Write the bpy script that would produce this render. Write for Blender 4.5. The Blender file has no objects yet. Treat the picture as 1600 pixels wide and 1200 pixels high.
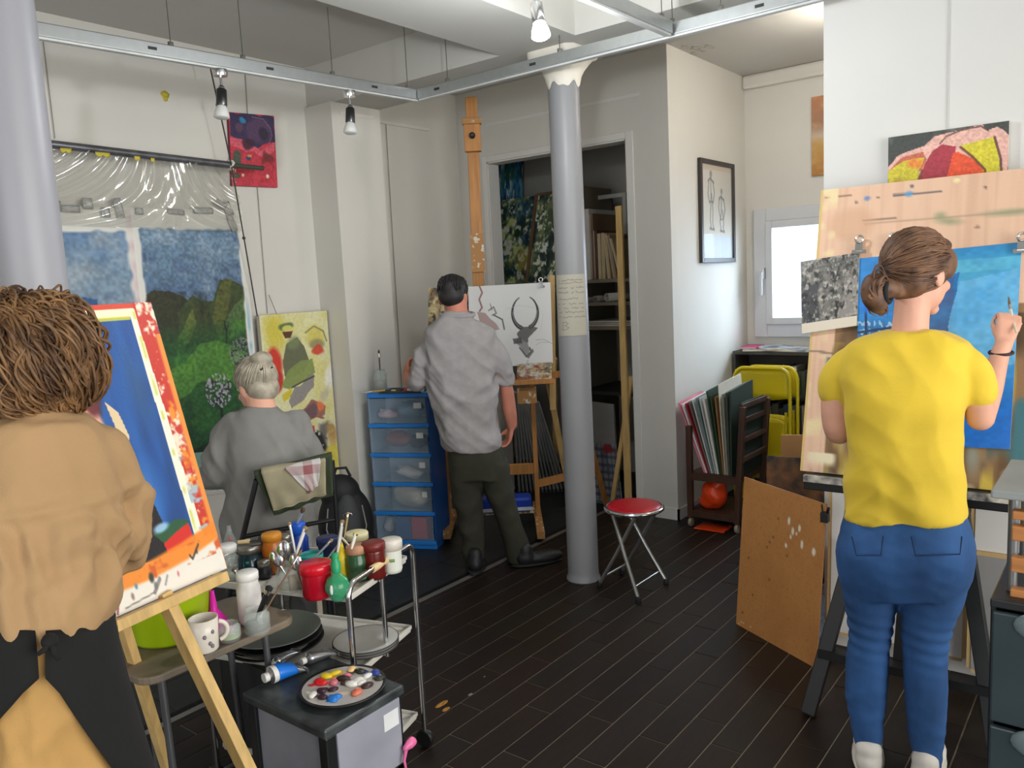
import bpy, bmesh, math, random
import numpy as np
from mathutils import Vector, Matrix

random.seed(7); np.random.seed(7)
SC = bpy.context.scene
COL = SC.collection
PI = math.pi

# ------------------------------------------------------------------ camera
CAM_H = 1.62
FPX = 1256.0
YAW, PIT, ROL = [math.radians(a) for a in (38.3, 7.2, -2.92)]
_cy, _sy = math.cos(YAW), math.sin(YAW)
FW = np.array([-_sy*math.cos(PIT), _cy*math.cos(PIT), -math.sin(PIT)])
_r0 = np.array([_cy, _sy, 0.0]); _u0 = np.cross(_r0, FW)
RT = _r0*math.cos(ROL) + _u0*math.sin(ROL)
UP = -_r0*math.sin(ROL) + _u0*math.cos(ROL)
CAMP = np.array([0.0, 0.0, CAM_H])

cam_d = bpy.data.cameras.new('camera'); cam = bpy.data.objects.new('camera', cam_d); COL.objects.link(cam)
cam_d.sensor_width = 36; cam_d.lens = FPX*36/1600; cam_d.clip_start = 0.05
M = Matrix.Identity(4)
for i in range(3):
    M[i][0], M[i][1], M[i][2], M[i][3] = RT[i], UP[i], -FW[i], CAMP[i]
cam.matrix_world = M
SC.camera = cam

# ------------------------------------------------------------------ view and world
SC.view_settings.view_transform = 'Standard'
SC.view_settings.look = 'None'
SC.view_settings.gamma = 1.0
SC.view_settings.use_curve_mapping = False
SC.view_settings.exposure = 0.17

W = bpy.data.worlds.new('daylight'); SC.world = W; W.use_nodes = True
bg = W.node_tree.nodes['Background']
bg.inputs['Color'].default_value = (0.74, 0.87, 1.0, 1); bg.inputs['Strength'].default_value = 0.8

def area(name, loc, target, sx, sy, power, col):
    d = bpy.data.lights.new(name, 'AREA'); d.shape = 'RECTANGLE'; d.size = sx; d.size_y = sy; d.energy = power; d.color = col
    o = bpy.data.objects.new(name, d); COL.objects.link(o); o.location = loc
    o.rotation_euler = (Vector(target)-Vector(loc)).to_track_quat('-Z', 'Y').to_euler()
    return o
# daylight through the shop window behind the camera and through the small window of the nook
area('side_window_daylight', (4.2, 1.0, 1.7), (-3.5, 1.6, 1.5), 5.0, 3.0, 330, (1.0, 0.965, 0.91))
area('shop_window_daylight', (-0.2, -4.2, 1.7), (-1.0, 3.4, 1.4), 4.6, 3.0, 104, (1.0, 0.97, 0.93))
area('nook_window_daylight', (-1.35, 6.5, 1.85), (-1.9, 5.0, 1.1), 0.9, 0.9, 45, (0.66, 0.82, 1.0))
area('courtyard_daylight', (-1.2, 6.4, 4.2), (-1.4, 7.6, 1.6), 2.5, 1.0, 420, (0.80, 0.90, 1.0))

# ------------------------------------------------------------------ pixel to place helpers (pixels of the 1600x1200 photograph)
def ray(x, y): return FW + RT*((x-800)/FPX) - UP*((y-600)/FPX)
def PZ(x, y, z=0.0):
    d = ray(x, y); return CAMP + d*((z-CAM_H)/d[2])
def PX(x, y, X):
    d = ray(x, y); return CAMP + d*(X/d[0])
def PY(x, y, Y):
    d = ray(x, y); return CAMP + d*(Y/d[1])
def PD(x, y, w): return CAMP + ray(x, y)*w
def PP(x, y, p0, n):
    d = ray(x, y); p0 = np.array(p0, float); n = np.array(n, float); return CAMP + d*(((p0-CAMP)@n)/(d@n))
def proj(P):
    d = np.array(P, float)-CAMP; w = d@FW; return (800+FPX*(d@RT)/w, 600-FPX*(d@UP)/w, w)
def V(*a): return np.array(a, float)
def unit(v):
    v = np.array(v, float); return v/np.linalg.norm(v)

# ------------------------------------------------------------------ materials
def lin(c):
    c = np.asarray(c, float)/255.0
    return np.where(c <= 0.04045, c/12.92, ((c+0.055)/1.055)**2.4)
_M = {}
def mat(name, col, rough=0.6, metal=0.0, var=0.12, scale=6.0, bump=0.0, bscale=40.0, trans=0.0, alpha=1.0, emit=0.0, coat=0.0, spec=0.5, col2=None, stretch=None, ior=1.45, sheen=0.0, rng=(0.32, 0.68)):
    if name in _M: return _M[name]
    m = bpy.data.materials.new(name); m.use_nodes = True; _M[name] = m
    nt = m.node_tree; b = nt.nodes['Principled BSDF']
    c = lin(col); c2 = lin(col2) if col2 is not None else np.clip(c*(1-var), 0, 1)
    c1 = c if col2 is not None else np.clip(c*(1+var*0.6), 0, 1)
    tc = nt.nodes.new('ShaderNodeTexCoord'); mp = nt.nodes.new('ShaderNodeMapping')
    if stretch: mp.inputs['Scale'].default_value = stretch
    nt.links.new(tc.outputs['Object'], mp.inputs['Vector'])
    nz = nt.nodes.new('ShaderNodeTexNoise'); nz.inputs['Scale'].default_value = scale; nz.inputs['Detail'].default_value = 5
    nt.links.new(mp.outputs['Vector'], nz.inputs['Vector'])
    mx = nt.nodes.new('ShaderNodeMix'); mx.data_type = 'RGBA'
    mx.inputs['A'].default_value = (*c1, 1); mx.inputs['B'].default_value = (*c2, 1)
    rp = nt.nodes.new('ShaderNodeMapRange'); rp.inputs['From Min'].default_value = rng[0]; rp.inputs['From Max'].default_value = rng[1]
    nt.links.new(nz.outputs['Fac'], rp.inputs['Value']); nt.links.new(rp.outputs['Result'], mx.inputs['Factor'])
    nt.links.new(mx.outputs['Result'], b.inputs['Base Color'])
    b.inputs['Roughness'].default_value = rough; b.inputs['Metallic'].default_value = metal
    b.inputs['Specular IOR Level'].default_value = spec; b.inputs['IOR'].default_value = ior
    b.inputs['Coat Weight'].default_value = coat; b.inputs['Transmission Weight'].default_value = trans
    b.inputs['Alpha'].default_value = alpha; b.inputs['Sheen Weight'].default_value = sheen
    if emit > 0:
        b.inputs['Emission Color'].default_value = (*c, 1); b.inputs['Emission Strength'].default_value = emit
    if bump > 0:
        bp = nt.nodes.new('ShaderNodeBump'); bp.inputs['Strength'].default_value = bump; bp.inputs['Distance'].default_value = 0.003
        n2 = nt.nodes.new('ShaderNodeTexNoise'); n2.inputs['Scale'].default_value = bscale; n2.inputs['Detail'].default_value = 4
        nt.links.new(mp.outputs['Vector'], n2.inputs['Vector']); nt.links.new(n2.outputs['Fac'], bp.inputs['Height'])
        nt.links.new(bp.outputs['Normal'], b.inputs['Normal'])
    return m
def paint_mat(name, rough=0.5, bump=0.15):
    if name in _M: return _M[name]
    m = bpy.data.materials.new(name); m.use_nodes = True; _M[name] = m
    nt = m.node_tree; b = nt.nodes['Principled BSDF']
    a = nt.nodes.new('ShaderNodeVertexColor'); a.layer_name = 'paint'
    nt.links.new(a.outputs['Color'], b.inputs['Base Color']); b.inputs['Roughness'].default_value = rough
    n2 = nt.nodes.new('ShaderNodeTexNoise'); n2.inputs['Scale'].default_value = 90; bp = nt.nodes.new('ShaderNodeBump')
    bp.inputs['Strength'].default_value = bump; bp.inputs['Distance'].default_value = 0.005
    nt.links.new(n2.outputs['Fac'], bp.inputs['Height']); nt.links.new(bp.outputs['Normal'], b.inputs['Normal'])
    return m

# ------------------------------------------------------------------ mesh building
def rotz(a):
    c, s = math.cos(a), math.sin(a); return np.array([[c, -s, 0], [s, c, 0], [0, 0, 1.0]])
def basis(z, x=None):
    z = unit(z); x = np.array(x if x is not None else ((1, 0, 0) if abs(z[0]) < 0.9 else (0, 1, 0)), float)
    x = unit(x - z*(x@z)); return np.stack([x, np.cross(z, x), z], 1)
class MB:
    def __init__(s): s.v = []; s.f = []; s.sm = []
    def add(s, v, f, smooth=True):
        o = len(s.v); s.v += [tuple(map(float, p)) for p in v]; s.f += [tuple(i+o for i in q) for q in f]; s.sm += [smooth]*len(f); return s
    def box(s, c, d, R=None):
        c = np.array(c, float); h = np.array(d, float)/2
        P = np.array([(x, y, z) for x in (-1, 1) for y in (-1, 1) for z in (-1, 1)])*h
        if R is not None: P = P@np.array(R).T
        return s.add(P+c, [(0, 1, 3, 2), (4, 6, 7, 5), (0, 4, 5, 1), (2, 3, 7, 6), (0, 2, 6, 4), (1, 5, 7, 3)], False)
    def span(s, a, b): a = np.array(a, float); b = np.array(b, float); return s.box((a+b)/2, np.abs(b-a))
    def bar(s, a, b, w, h, up=(0, 0, 1)):
        a = np.array(a, float); b = np.array(b, float); z = unit(b-a)
        y = np.array(up, float); y = y - z*(y@z)
        y = unit(y) if np.linalg.norm(y) > 1e-6 else basis(z)[:, 1]
        x = np.cross(y, z)
        return s.box((a+b)/2, (w, h, np.linalg.norm(b-a)), np.stack([x, y, z], 1))
    def slab(s, q, t):                       # four corners (in order) and a thickness vector
        q = [np.array(p, float) for p in q]; t = np.array(t, float)
        v = q + [p+t for p in q]
        n = len(q)
        f = [tuple(range(n)), tuple(range(2*n-1, n-1, -1))] + [(i, i+n, (i+1) % n+n, (i+1) % n) for i in range(n)]
        return s.add(v, f, False)
    def tube(s, pts, r, n=10, closed=False, caps=True, flat=None):
        pts = [np.array(p, float) for p in pts]; m = len(pts)
        rr = [r]*m if np.isscalar(r) else list(r)
        T = []
        for i in range(m):
            a = pts[(i-1) % m] if (closed or i > 0) else pts[i]; b = pts[(i+1) % m] if (closed or i < m-1) else pts[i]
            T.append(unit(b-a))
        X = basis(T[0])[:, 0]; v = []; f = []
        for i in range(m):
            X = unit(X - T[i]*(X@T[i])); Y = np.cross(T[i], X)
            k = flat if flat else 1.0
            for j in range(n):
                a = 2*PI*j/n; v.append(pts[i]+rr[i]*(X*math.cos(a)+Y*math.sin(a)*k))
        for i in range(m if closed else m-1):
            for j in range(n):
                k = (i+1) % m; f.append((i*n+j, i*n+(j+1) % n, k*n+(j+1) % n, k*n+j))
        s.add(v, f)
        if caps and not closed:
            s.add(v[:n], [tuple(range(n-1, -1, -1))], False); s.add(v[-n:], [tuple(range(n))], False)
        return s
    def lathe(s, prof, n=24, c=(0, 0, 0), ax=(0, 0, 1), caps=True):
        B = basis(ax); c = np.array(c, float); v = []; f = []
        for r, z in prof:
            for j in range(n):
                a = 2*PI*j/n; v.append(c + B@np.array([r*math.cos(a), r*math.sin(a), z]))
        for i in range(len(prof)-1):
            for j in range(n): f.append((i*n+j, i*n+(j+1) % n, (i+1)*n+(j+1) % n, (i+1)*n+j))
        s.add(v, f)
        if caps:
            if prof[0][0] > 1e-5: s.add(v[:n], [tuple(range(n-1, -1, -1))], False)
            if prof[-1][0] > 1e-5: s.add(v[-n:], [tuple(range(n))], False)
        return s
    def ball(s, c, r, nu=16, nv=10, R=None):
        r = np.array([r]*3 if np.isscalar(r) else r, float); c = np.array(c, float); v = []; f = []
        for i in range(nv+1):
            t = PI*i/nv
            for j in range(nu):
                a = 2*PI*j/nu; p = np.array([math.sin(t)*math.cos(a), math.sin(t)*math.sin(a), math.cos(t)])*r
                v.append(c + (R@p if R is not None else p))
        for i in range(nv):
            for j in range(nu): f.append((i*nu+j, (i+1)*nu+j, (i+1)*nu+(j+1) % nu, i*nu+(j+1) % nu))
        return s.add(v, f)
    def cone(s, a, b, ra, rb, n=14):         # tapered capsule
        a = np.array(a, float); b = np.array(b, float); s.tube([a, b], [ra, rb], n); s.ball(a, ra, n, 8); s.ball(b, rb, n, 8); return s
    def sheet(s, P, t=0.0):                  # grid of points [i][j]; optional thickness
        P = np.array(P, float); a, b = P.shape[:2]
        f = [(i*b+j, i*b+j+1, (i+1)*b+j+1, (i+1)*b+j) for i in range(a-1) for j in range(b-1)]
        if t == 0: return s.add(P.reshape(-1, 3), f)
        du = np.gradient(P, axis=0); dv = np.gradient(P, axis=1); N = np.cross(du, dv); N /= (np.linalg.norm(N, axis=2, keepdims=True)+1e-12)
        Q = P + N*t; n = a*b
        v = np.concatenate([P.reshape(-1, 3), Q.reshape(-1, 3)])
        f2 = f + [tuple(i+n for i in reversed(q)) for q in f]
        rim = [(0, j) for j in range(b)] + [(i, b-1) for i in range(1, a)] + [(a-1, j) for j in range(b-2, -1, -1)] + [(i, 0) for i in range(a-2, 0, -1)]
        idx = [i*b+j for i, j in rim]; k = len(idx)
        f2 += [(idx[(q+1) % k], idx[q], idx[q]+n, idx[(q+1) % k]+n) for q in range(k)]
        return s.add(v, f2)
    def mesh(s, name):
        me = bpy.data.meshes.new(name); me.from_pydata(s.v, [], s.f); me.polygons.foreach_set('use_smooth', s.sm); me.update(); return me
    def build(s, name, m, parent=None, bevel=0.0, world=True):
        v = np.array(s.v)
        if parent is not None:
            if world:
                L = np.array(parent['_o'][:]); v = (v - L)@rotz(parent['_a'])
            off = None
        else:
            off = np.array([(v[:, 0].min()+v[:, 0].max())/2, (v[:, 1].min()+v[:, 1].max())/2, v[:, 2].min()]); v = v-off
        s.v = [tuple(p) for p in v]
        o = bpy.data.objects.new(name, s.mesh(name)); COL.objects.link(o)
        if m is not None: o.data.materials.append(m)
        if parent is not None: 
            o.parent = parent; o['_o'] = parent['_o'][:] if world else [0, 0, 0]; o['_a'] = parent['_a'] if world else 0.0
        else: o.location = off; o['_o'] = list(off); o['_a'] = 0.0
        fix_normals(o.data)
        if bevel > 0:
            b = o.modifiers.new('bevel', 'BEVEL'); b.width = bevel; b.segments = 2; b.limit_method = 'ANGLE'
        return o
def fix_normals(me):
    bm = bmesh.new(); bm.from_mesh(me); bmesh.ops.recalc_face_normals(bm, faces=bm.faces); bm.to_mesh(me); bm.free()
# sub-parts: meshes of children are stored in the thing's frame, and a part sits at the thing's origin, so parent['_o'] carries down
def tag(o, label=None, cat=None, group=None, kind=None):
    if label: o['label'] = label
    if cat: o['category'] = cat
    if group: o['group'] = group
    if kind: o['kind'] = kind
    return o
def thing(name, label, cat, loc=(0, 0, 0), a=0.0, group=None):
    o = bpy.data.objects.new(name, None); COL.objects.link(o); o.location = tuple(map(float, loc)); o.rotation_euler = (0, 0, a)
    o.empty_display_size = 0.05
    o['_o'] = list(map(float, loc)); o['_a'] = float(a)
    return tag(o, label, cat, group)
def structure(o, label=None): o['kind'] = 'structure'; tag(o, label); return o
def bx(a, b): return MB().span(a, b)
def copy_tree(o, parent=None):
    c = o.copy(); COL.objects.link(c); c.parent = parent
    for ch in list(o.children): copy_tree(ch, c)
    return c

# ------------------------------------------------------------------ hand painted pictures (vertex colours on a fine grid)
def vnoise(u, v, sx, sy, seed):
    rs = np.random.RandomState(seed); nx, ny = int(sx)+3, int(sy)+3
    g = rs.rand(ny, nx); x = u*sx; y = v*sy
    i = np.clip(x.astype(int), 0, nx-2); j = np.clip(y.astype(int), 0, ny-2); fx = x-i; fy = y-j
    fx = fx*fx*(3-2*fx); fy = fy*fy*(3-2*fy)
    return (g[j, i]*(1-fx)+g[j, i+1]*fx)*(1-fy) + (g[j+1, i]*(1-fx)+g[j+1, i+1]*fx)*fy
class Pic:
    def __init__(s, nx, ny, base, asp=1.0):
        s.nx, s.ny = nx, ny; u = np.linspace(0, 1, nx); v = np.linspace(0, 1, ny); s.u, s.v = np.meshgrid(u, v)
        s.c = np.ones((ny, nx, 3))*np.array(base, float); s.asp = asp; s.k = 1
    def noise(s, sx, sy=None): s.k += 1; return vnoise(s.u, s.v, sx, sy or sx, s.k*13)
    def fbm(s, sx, sy=None): 
        sy = sy or sx; return s.noise(sx, sy)*.5+s.noise(sx*2.1, sy*2.1)*.3+s.noise(sx*4.3, sy*4.3)*.2
    def mix(s, w, col): 
        w = np.clip(w, 0, 1)[..., None]; s.c = s.c*(1-w)+np.array(col, float)*w; return s
    def grad(s, stops):
        v = s.v
        for k in range(3): s.c[..., k] = np.interp(v, [a for a, _ in stops], [b[k] for _, b in stops])
        return s
    def wob(s, amt, f=5):
        return s.u+(s.noise(f)-.5)*amt, s.v+(s.noise(f)-.5)*amt
    def poly(s, pts, col, a=1.0, wob=0.0, f=6):
        U, Vv = s.wob(wob, f) if wob else (s.u, s.v)
        ins = np.zeros(U.shape, bool); n = len(pts)
        for i in range(n):
            x1, y1 = pts[i]; x2, y2 = pts[(i+1) % n]
            c = ((y1 > Vv) != (y2 > Vv)); 
            if y1 != y2: ins ^= c & (U < (x2-x1)*(Vv-y1)/(y2-y1)+x1)
        return s.mix(ins*a, col)
    def blob(s, x, y, rx, ry, col, a=1.0, soft=0.2, wob=0.0, f=6, ang=0.0):
        U, Vv = s.wob(wob, f) if wob else (s.u, s.v)
        dx = U-x; dy = Vv-y; ca, sa = math.cos(ang), math.sin(ang)
        d = np.sqrt(((dx*ca+dy*sa)/rx)**2+((-dx*sa+dy*ca)/ry)**2)
        return s.mix(a*np.clip((1-d)/max(soft, 1e-3)+.0, 0, 1), col)
    def line(s, pts, w, col, a=1.0, wob=0.0, w2=None):
        U, Vv = s.wob(wob) if wob else (s.u, s.v)
        best = np.full(U.shape, 1e9); asp = s.asp
        m = len(pts)-1
        for i in range(m):
            (x1, y1), (x2, y2) = pts[i], pts[i+1]
            ax, ay = x2-x1, (y2-y1)*asp; L = ax*ax+ay*ay+1e-12
            t = np.clip(((U-x1)*ax+(Vv-y1)*asp*ay)/L, 0, 1)
            d = np.hypot(U-x1-t*ax, (Vv-y1)*asp-t*ay)
            ww = w if w2 is None else w+(w2-w)*(i+t)/m
            best = np.minimum(best, d/ww)
        return s.mix(a*np.clip((1-best)*3, 0, 1), col)
    def grain(s, amt, sx=60, sy=None):
        s.c = np.clip(s.c*(1+(s.noise(sx, sy)-.5)[..., None]*amt), 0, 255); return s
def picture(name, pic, tl, tr, bl, thick=0.02, parent=None, side=(225, 220, 210), rough=0.5, br=None, world=True, back=None):
    """A panel with real thickness whose front carries the painted grid; tl, tr, bl are its front corners."""
    tl, tr, bl = [np.array(p, float) for p in (tl, tr, bl)]; br = tr+bl-tl if br is None else np.array(br, float)
    u = pic.u[..., None]; v = pic.v[..., None]
    P = (tl*(1-u)+tr*u)*(1-v) + (bl*(1-u)+br*u)*v
    n = unit(np.cross(bl-tl, tr-tl))
    if n@(tl-CAMP) > 0 : n = -n
    ny, nx = pic.ny, pic.nx
    v0 = P.reshape(-1, 3); f = [(i*nx+j, (i+1)*nx+j, (i+1)*nx+j+1, i*nx+j+1) for i in range(ny-1) for j in range(nx-1)]
    mb = MB(); mb.add(v0, f, False)
    nf = len(f)
    q = [tl, tr, br, bl]; k = len(v0)
    back_ = [p-n*thick for p in q]
    mb.add(q+back_, [(7, 6, 5, 4)]+[(i, (i+1) % 4, (i+1) % 4+4, i+4) for i in range(4)], False)
    o = mb.build(name, paint_mat('painted_surface_%d' % int(rough*100), rough), parent, world=world)
    o.data.materials.append(mat('panel_edge_%d_%d_%d' % tuple(side), side, 0.7))
    mi = np.zeros(len(o.data.polygons), int); mi[nf:] = 1; o.data.polygons.foreach_set('material_index', mi)
    at = o.data.color_attributes.new('paint', 'FLOAT_COLOR', 'POINT')
    c = np.ones((len(o.data.vertices), 4)); c[:k, :3] = lin(np.clip(pic.c.reshape(-1, 3), 0, 255)); c[k:, :3] = lin(side)
    at.data.foreach_set('color', c.ravel())
    return o
# ================================================================== the room
YB, XL, XC, YN, YR, XRE = 4.717, -4.13, -2.378, 5.95, 3.43, -1.042     # closet wall, left wall, closet corner, nook window wall, right wall, its end
M_WALL = mat('white_wall_paint', (214, 211, 203), 0.75, var=0.03, scale=2.0, bump=0.08, bscale=60)
M_WALLR = mat('fresh_white_wall_paint', (216, 215, 211), 0.75, var=0.02, scale=2.0, bump=0.06, bscale=60)
M_CEIL = mat('ceiling_paint', (196, 194, 187), 0.85, var=0.03, scale=1.5)
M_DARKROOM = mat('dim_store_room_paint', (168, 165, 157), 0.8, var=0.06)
M_TRIM = mat('white_gloss_trim', (222, 220, 214), 0.45, var=0.02)
M_GROUT = mat('grey_tile_grout', (140, 127, 108), 0.9, var=0.1, scale=20)

# floor: bed of grout with every plank tile laid on it
floor = structure(bx((-5.1, -2.1, -0.05), (2.1, 6.1, -0.0018)).build('floor', M_GROUT))
PITCH, TL = 0.1151, 0.4595
phase = {0: 2.597, 1: 2.807, 2: 2.892, 3: 3.025, 4: 2.803, 5: 3.031, 6: 2.818, 7: 2.921, 8: 2.749, 9: 2.894, 10: 2.622, 11: 2.894, 12: 2.732, 13: 2.946, 14: 2.740, 15: 2.95, 16: 2.62, 17: 2.83}
def tile_mesh(w, l, t=0.008):
    return MB().add(*(lambda b: (b.v, b.f, False))(MB().box((0, 0, -t/2+0.001), (w, l, t)))).mesh('plank_tile')
TILE_MATS = [mat('dark_brown_tile_%d' % i, c, 0.44, var=0.25, scale=5, stretch=(14, 1.2, 1), spec=0.32, bump=0.05) for i, c in enumerate(((34, 25, 19), (30, 21, 17), (37, 28, 20), (32, 26, 21), (35, 24, 18)))]
TM = []
for tm in TILE_MATS:
    me = tile_mesh(PITCH-0.0055, TL-0.0055); me.materials.append(tm); TM.append(me)
cand = []
for r in range(-24, 19):
    x1 = -0.781-PITCH*r+0.0; x0 = x1-PITCH
    if x1 < -2.86: continue
    ph = phase.get(r, 2.6+((r*0.173) % 0.46))
    k0 = int((-2.1-ph)/TL)-1
    for k in range(k0, k0+20):
        y0 = ph+k*TL; y1 = y0+TL
        if y0 < -2.1 or y1 > 6.05: continue
        cx, cyy = (x0+x1)/2, (y0+y1)/2
        q = proj((cx, cyy, 0)); vis = q[2] > 0.3 and -60 < q[0] < 1660 and 0 < q[1] < 1260
        cand.append((0 if vis else 1, q[2] if q[2] > 0 else 99, cx, cyy))
cand.sort()
rest = MB()
for i, (nv, d, cx, cyy) in enumerate(cand):
    if i < 290 and not nv:
        o = bpy.data.objects.new('plank_tile', TM[random.randrange(5)]); COL.objects.link(o)
        o.parent = floor; o.location = (cx-floor.location.x, cyy-floor.location.y, -floor.location.z)
    else: rest.box((cx, cyy, -0.003), (PITCH-0.0055, TL-0.0055, 0.008))
o = rest.build('plank_tiles', TILE_MATS[0], floor); o['kind'] = 'stuff'
# charcoal square tiles beyond the metal strip
mc = mat('charcoal_floor_tile', (36, 37, 37), 0.4, var=0.2, scale=7, spec=0.4)
ms = MB().box((0, 0, -0.003), (0.297, 0.597, 0.008)).mesh('square_tile'); ms.materials.append(mc)
for ix in range(5):
    for iy in range(15):
        o = bpy.data.objects.new('square_tile', ms); COL.objects.link(o); o.parent = floor
        o.location = (-3.075-0.3*ix-floor.location.x, -1.8+0.6*iy-(0.3 if ix % 2 else 0)-floor.location.y, -floor.location.z)
        if -1.8+0.6*iy > 5.9: o.location.y = 5.7-floor.location.y
structure(bx((-2.925, -2.1, -0.004), (-2.893, YB, 0.004)).build('trim_1', mat('brushed_threshold_strip', (150, 146, 138), 0.4, 0.7)), 'thin metal threshold strip between the two dark floors')

# walls
structure(bx((XL-0.15, -2.1, 0), (XL, YB+0.12, 3.1)).build('wall_left', M_WALL)); structure(bx((-5.05, YB, 0), (XL-0.15, YB+0.12, 3.1)).build('wall_store_front', M_WALL))
structure(bx((XL, 3.30, 0), (-3.88, 3.695, 2.75)).build('wall_pilaster', M_WALL))
w = MB(); w.span((XL, YB, 0), (-3.86, YB+0.12, 3.1)); w.span((-2.677, YB, 0), (XC, YB+0.12, 3.1)); w.span((-3.86, YB, 2.51), (-2.677, YB+0.12, 3.1))
structure(w.build('wall_back', M_WALL))
t = MB(); t.span((-3.90, YB-0.012, 0), (-3.855, YB-0.0005, 2.55)); t.span((-2.682, YB-0.012, 0), (-2.627, YB-0.0005, 2.55)); t.span((-3.855, YB-0.012, 2.505), (-2.682, YB-0.0005, 2.55))
t.span((-3.8595, YB, 0), (-3.845, YB+0.125, 2.495)); t.span((-2.692, YB, 0), (-2.6775, YB+0.125, 2.495)); t.span((-3.845, YB, 2.495), (-2.692, YB+0.125, 2.5095))
structure(t.build('door_1', M_TRIM, bevel=0.004), 'white painted frame of the open store room doorway')
structure(bx((XC-0.12, YB+0.12, 0), (XC, YN, 3.1)).build('wall_nook', M_WALL))
structure(bx((-2.627, YB-0.012, 0), (XC+0.012, YB, 0.075)).build('baseboard_back', M_TRIM))
structure(bx((XC, YB-0.012, 0), (XC+0.012, YN, 0.075)).build('baseboard_nook', M_TRIM))
# window wall of the nook
a = PY(1183, 332, YN); b = PY(1187, 522, YN); WX0, WX1, WZ0, WZ1 = a[0], a[0]+1.05, b[2], a[2]
w = MB(); w.span((XC-0.12, YN, 0), (WX0, YN+0.2, 3.1)); w.span((WX1, YN, 0), (-0.4, YN+0.2, 3.1)); w.span((WX0, YN, 0), (WX1, YN+0.2, WZ0)); w.span((WX0, YN, WZ1), (WX1, YN+0.2, 3.1))
structure(w.build('wall_window', M_WALL))
fr = MB(); ft = 0.075
M_UPVC = mat('white_plastic_window_frame', (205, 206, 208), 0.4, var=0.02)
fr.span((WX0-0.02, YN-0.03, WZ0-0.02), (WX0+ft, YN+0.05, WZ1+0.02)); fr.span((WX1-ft, YN-0.03, WZ0-0.02), (WX1, YN+0.05, WZ1+0.02))
fr.span((WX0+ft, YN-0.03, WZ0-0.02), (WX1-ft, YN+0.05, WZ0+ft)); fr.span((WX0+ft, YN-0.03, WZ1-ft), (WX1-ft, YN+0.05, WZ1+0.02))
win = structure(fr.build('window_1', M_UPVC, bevel=0.006), 'small white window with bright daylight in the nook')
sa = MB(); s0 = ft; x0, x1, z0, z1 = WX0+s0, WX1-s0, WZ0+s0, WZ1-s0
sa.span((x0, YN-0.045, z0), (x0+0.05, YN+0.01, z1)); sa.span((x1-0.05, YN-0.045, z0), (x1, YN+0.01, z1)); sa.span((x0+0.05, YN-0.045, z0), (x1-0.05, YN+0.01, z0+0.05)); sa.span((x0+0.05, YN-0.045, z1-0.05), (x1-0.05, YN+0.01, z1))
sash = sa.build('sash', M_UPVC, win, bevel=0.005)
bx((x0+0.05, YN-0.02, z0+0.05), (x1-0.05, YN-0.014, z1-0.05)).build('pane', mat('window_glass', (240, 248, 255), 0.05, trans=1.0, alpha=0.25, var=0), win)
h = MB(); h.span((x0-0.035, YN-0.075, z0+0.34), (x0-0.005, YN-0.03, z0+0.42)); h.tube([(x0-0.02, YN-0.085, z0+0.39), (x0-0.02, YN-0.09, z0+0.22)], 0.014, 8); h.tube([(x0-0.02, YN-0.04, z0+0.39), (x0-0.02, YN-0.085, z0+0.39)], 0.012, 8)
h.build('window_handle', M_UPVC, win)
structure(bx((XC, YN-0.05, 2.93), (-0.4, YN, 3.03)).build('trim_2', M_WALL, bevel=0.02), 'white cove moulding above the nook window')
# what stands outside the window: a pale courtyard wall with a drain pipe
ow = MB(); ow.span((-3.2, 7.6, 0), (1.2, 7.7, 4.0)); structure(ow.build('wall_courtyard', mat('pale_courtyard_render', (235, 240, 245), 0.8)))
ob = thing('courtyard_post', 'pale blue post outside the nook window', 'post', (-2.12, 7.2, 0)); bx((-2.17, 7.18, 0), (-2.05, 7.3, 3.5)).build('shaft', mat('pale_blue_post_paint', (140, 165, 215), 0.6), ob, bevel=0.01)
bx((-2.2, 7.14, 0), (-2.02, 7.34, 0.12)).build('base_block', mat('pale_blue_post_paint', (140, 165, 215), 0.6), ob, bevel=0.01)
# right wall and the walls behind the camera
structure(bx((XRE, YR, 0), (2.1, YR+0.12, 3.1)).build('wall_right', M_WALLR))
structure(bx((XRE, YR+0.12, 0), (XRE+0.12, YN, 3.1)).build('wall_nook_right', M_WALL))
structure(bx((XRE, YR-0.014, 0), (2.0, YR, 0.09)).build('baseboard_right', M_TRIM))
w = MB(); w.span((2.0, 2.9, 0), (2.1, YR, 3.1)); w.span((2.0, -2.1, 0), (2.1, -1.6, 3.1)); w.span((2.0, -1.6, 0), (2.1, 2.9, 0.35)); w.span((2.0, -1.6, 2.6), (2.1, 2.9, 3.1))
structure(w.build('wall_far_right', M_WALL))
w = MB(); w.span((XL, -2.1, 0), (-2.3, -2.0, 3.1)); w.span((1.8, -2.1, 0), (2.0, -2.0, 3.1)); w.span((-2.3, -2.1, 0), (1.8, -2.0, 0.35)); w.span((-2.3, -2.1, 2.6), (1.8, -2.0, 3.1))
structure(w.build('wall_front', M_WALL))
# store room behind the doorway
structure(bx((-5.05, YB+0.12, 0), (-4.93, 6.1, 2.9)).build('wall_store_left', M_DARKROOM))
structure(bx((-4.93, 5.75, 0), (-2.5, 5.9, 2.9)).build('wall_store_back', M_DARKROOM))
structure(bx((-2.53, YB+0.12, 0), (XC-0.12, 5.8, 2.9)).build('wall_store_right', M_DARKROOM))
structure(bx((-5.05, YB+0.12, 2.85), (XC-0.13, 6.1, 2.9)).build('ceiling_store', M_DARKROOM))
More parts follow.
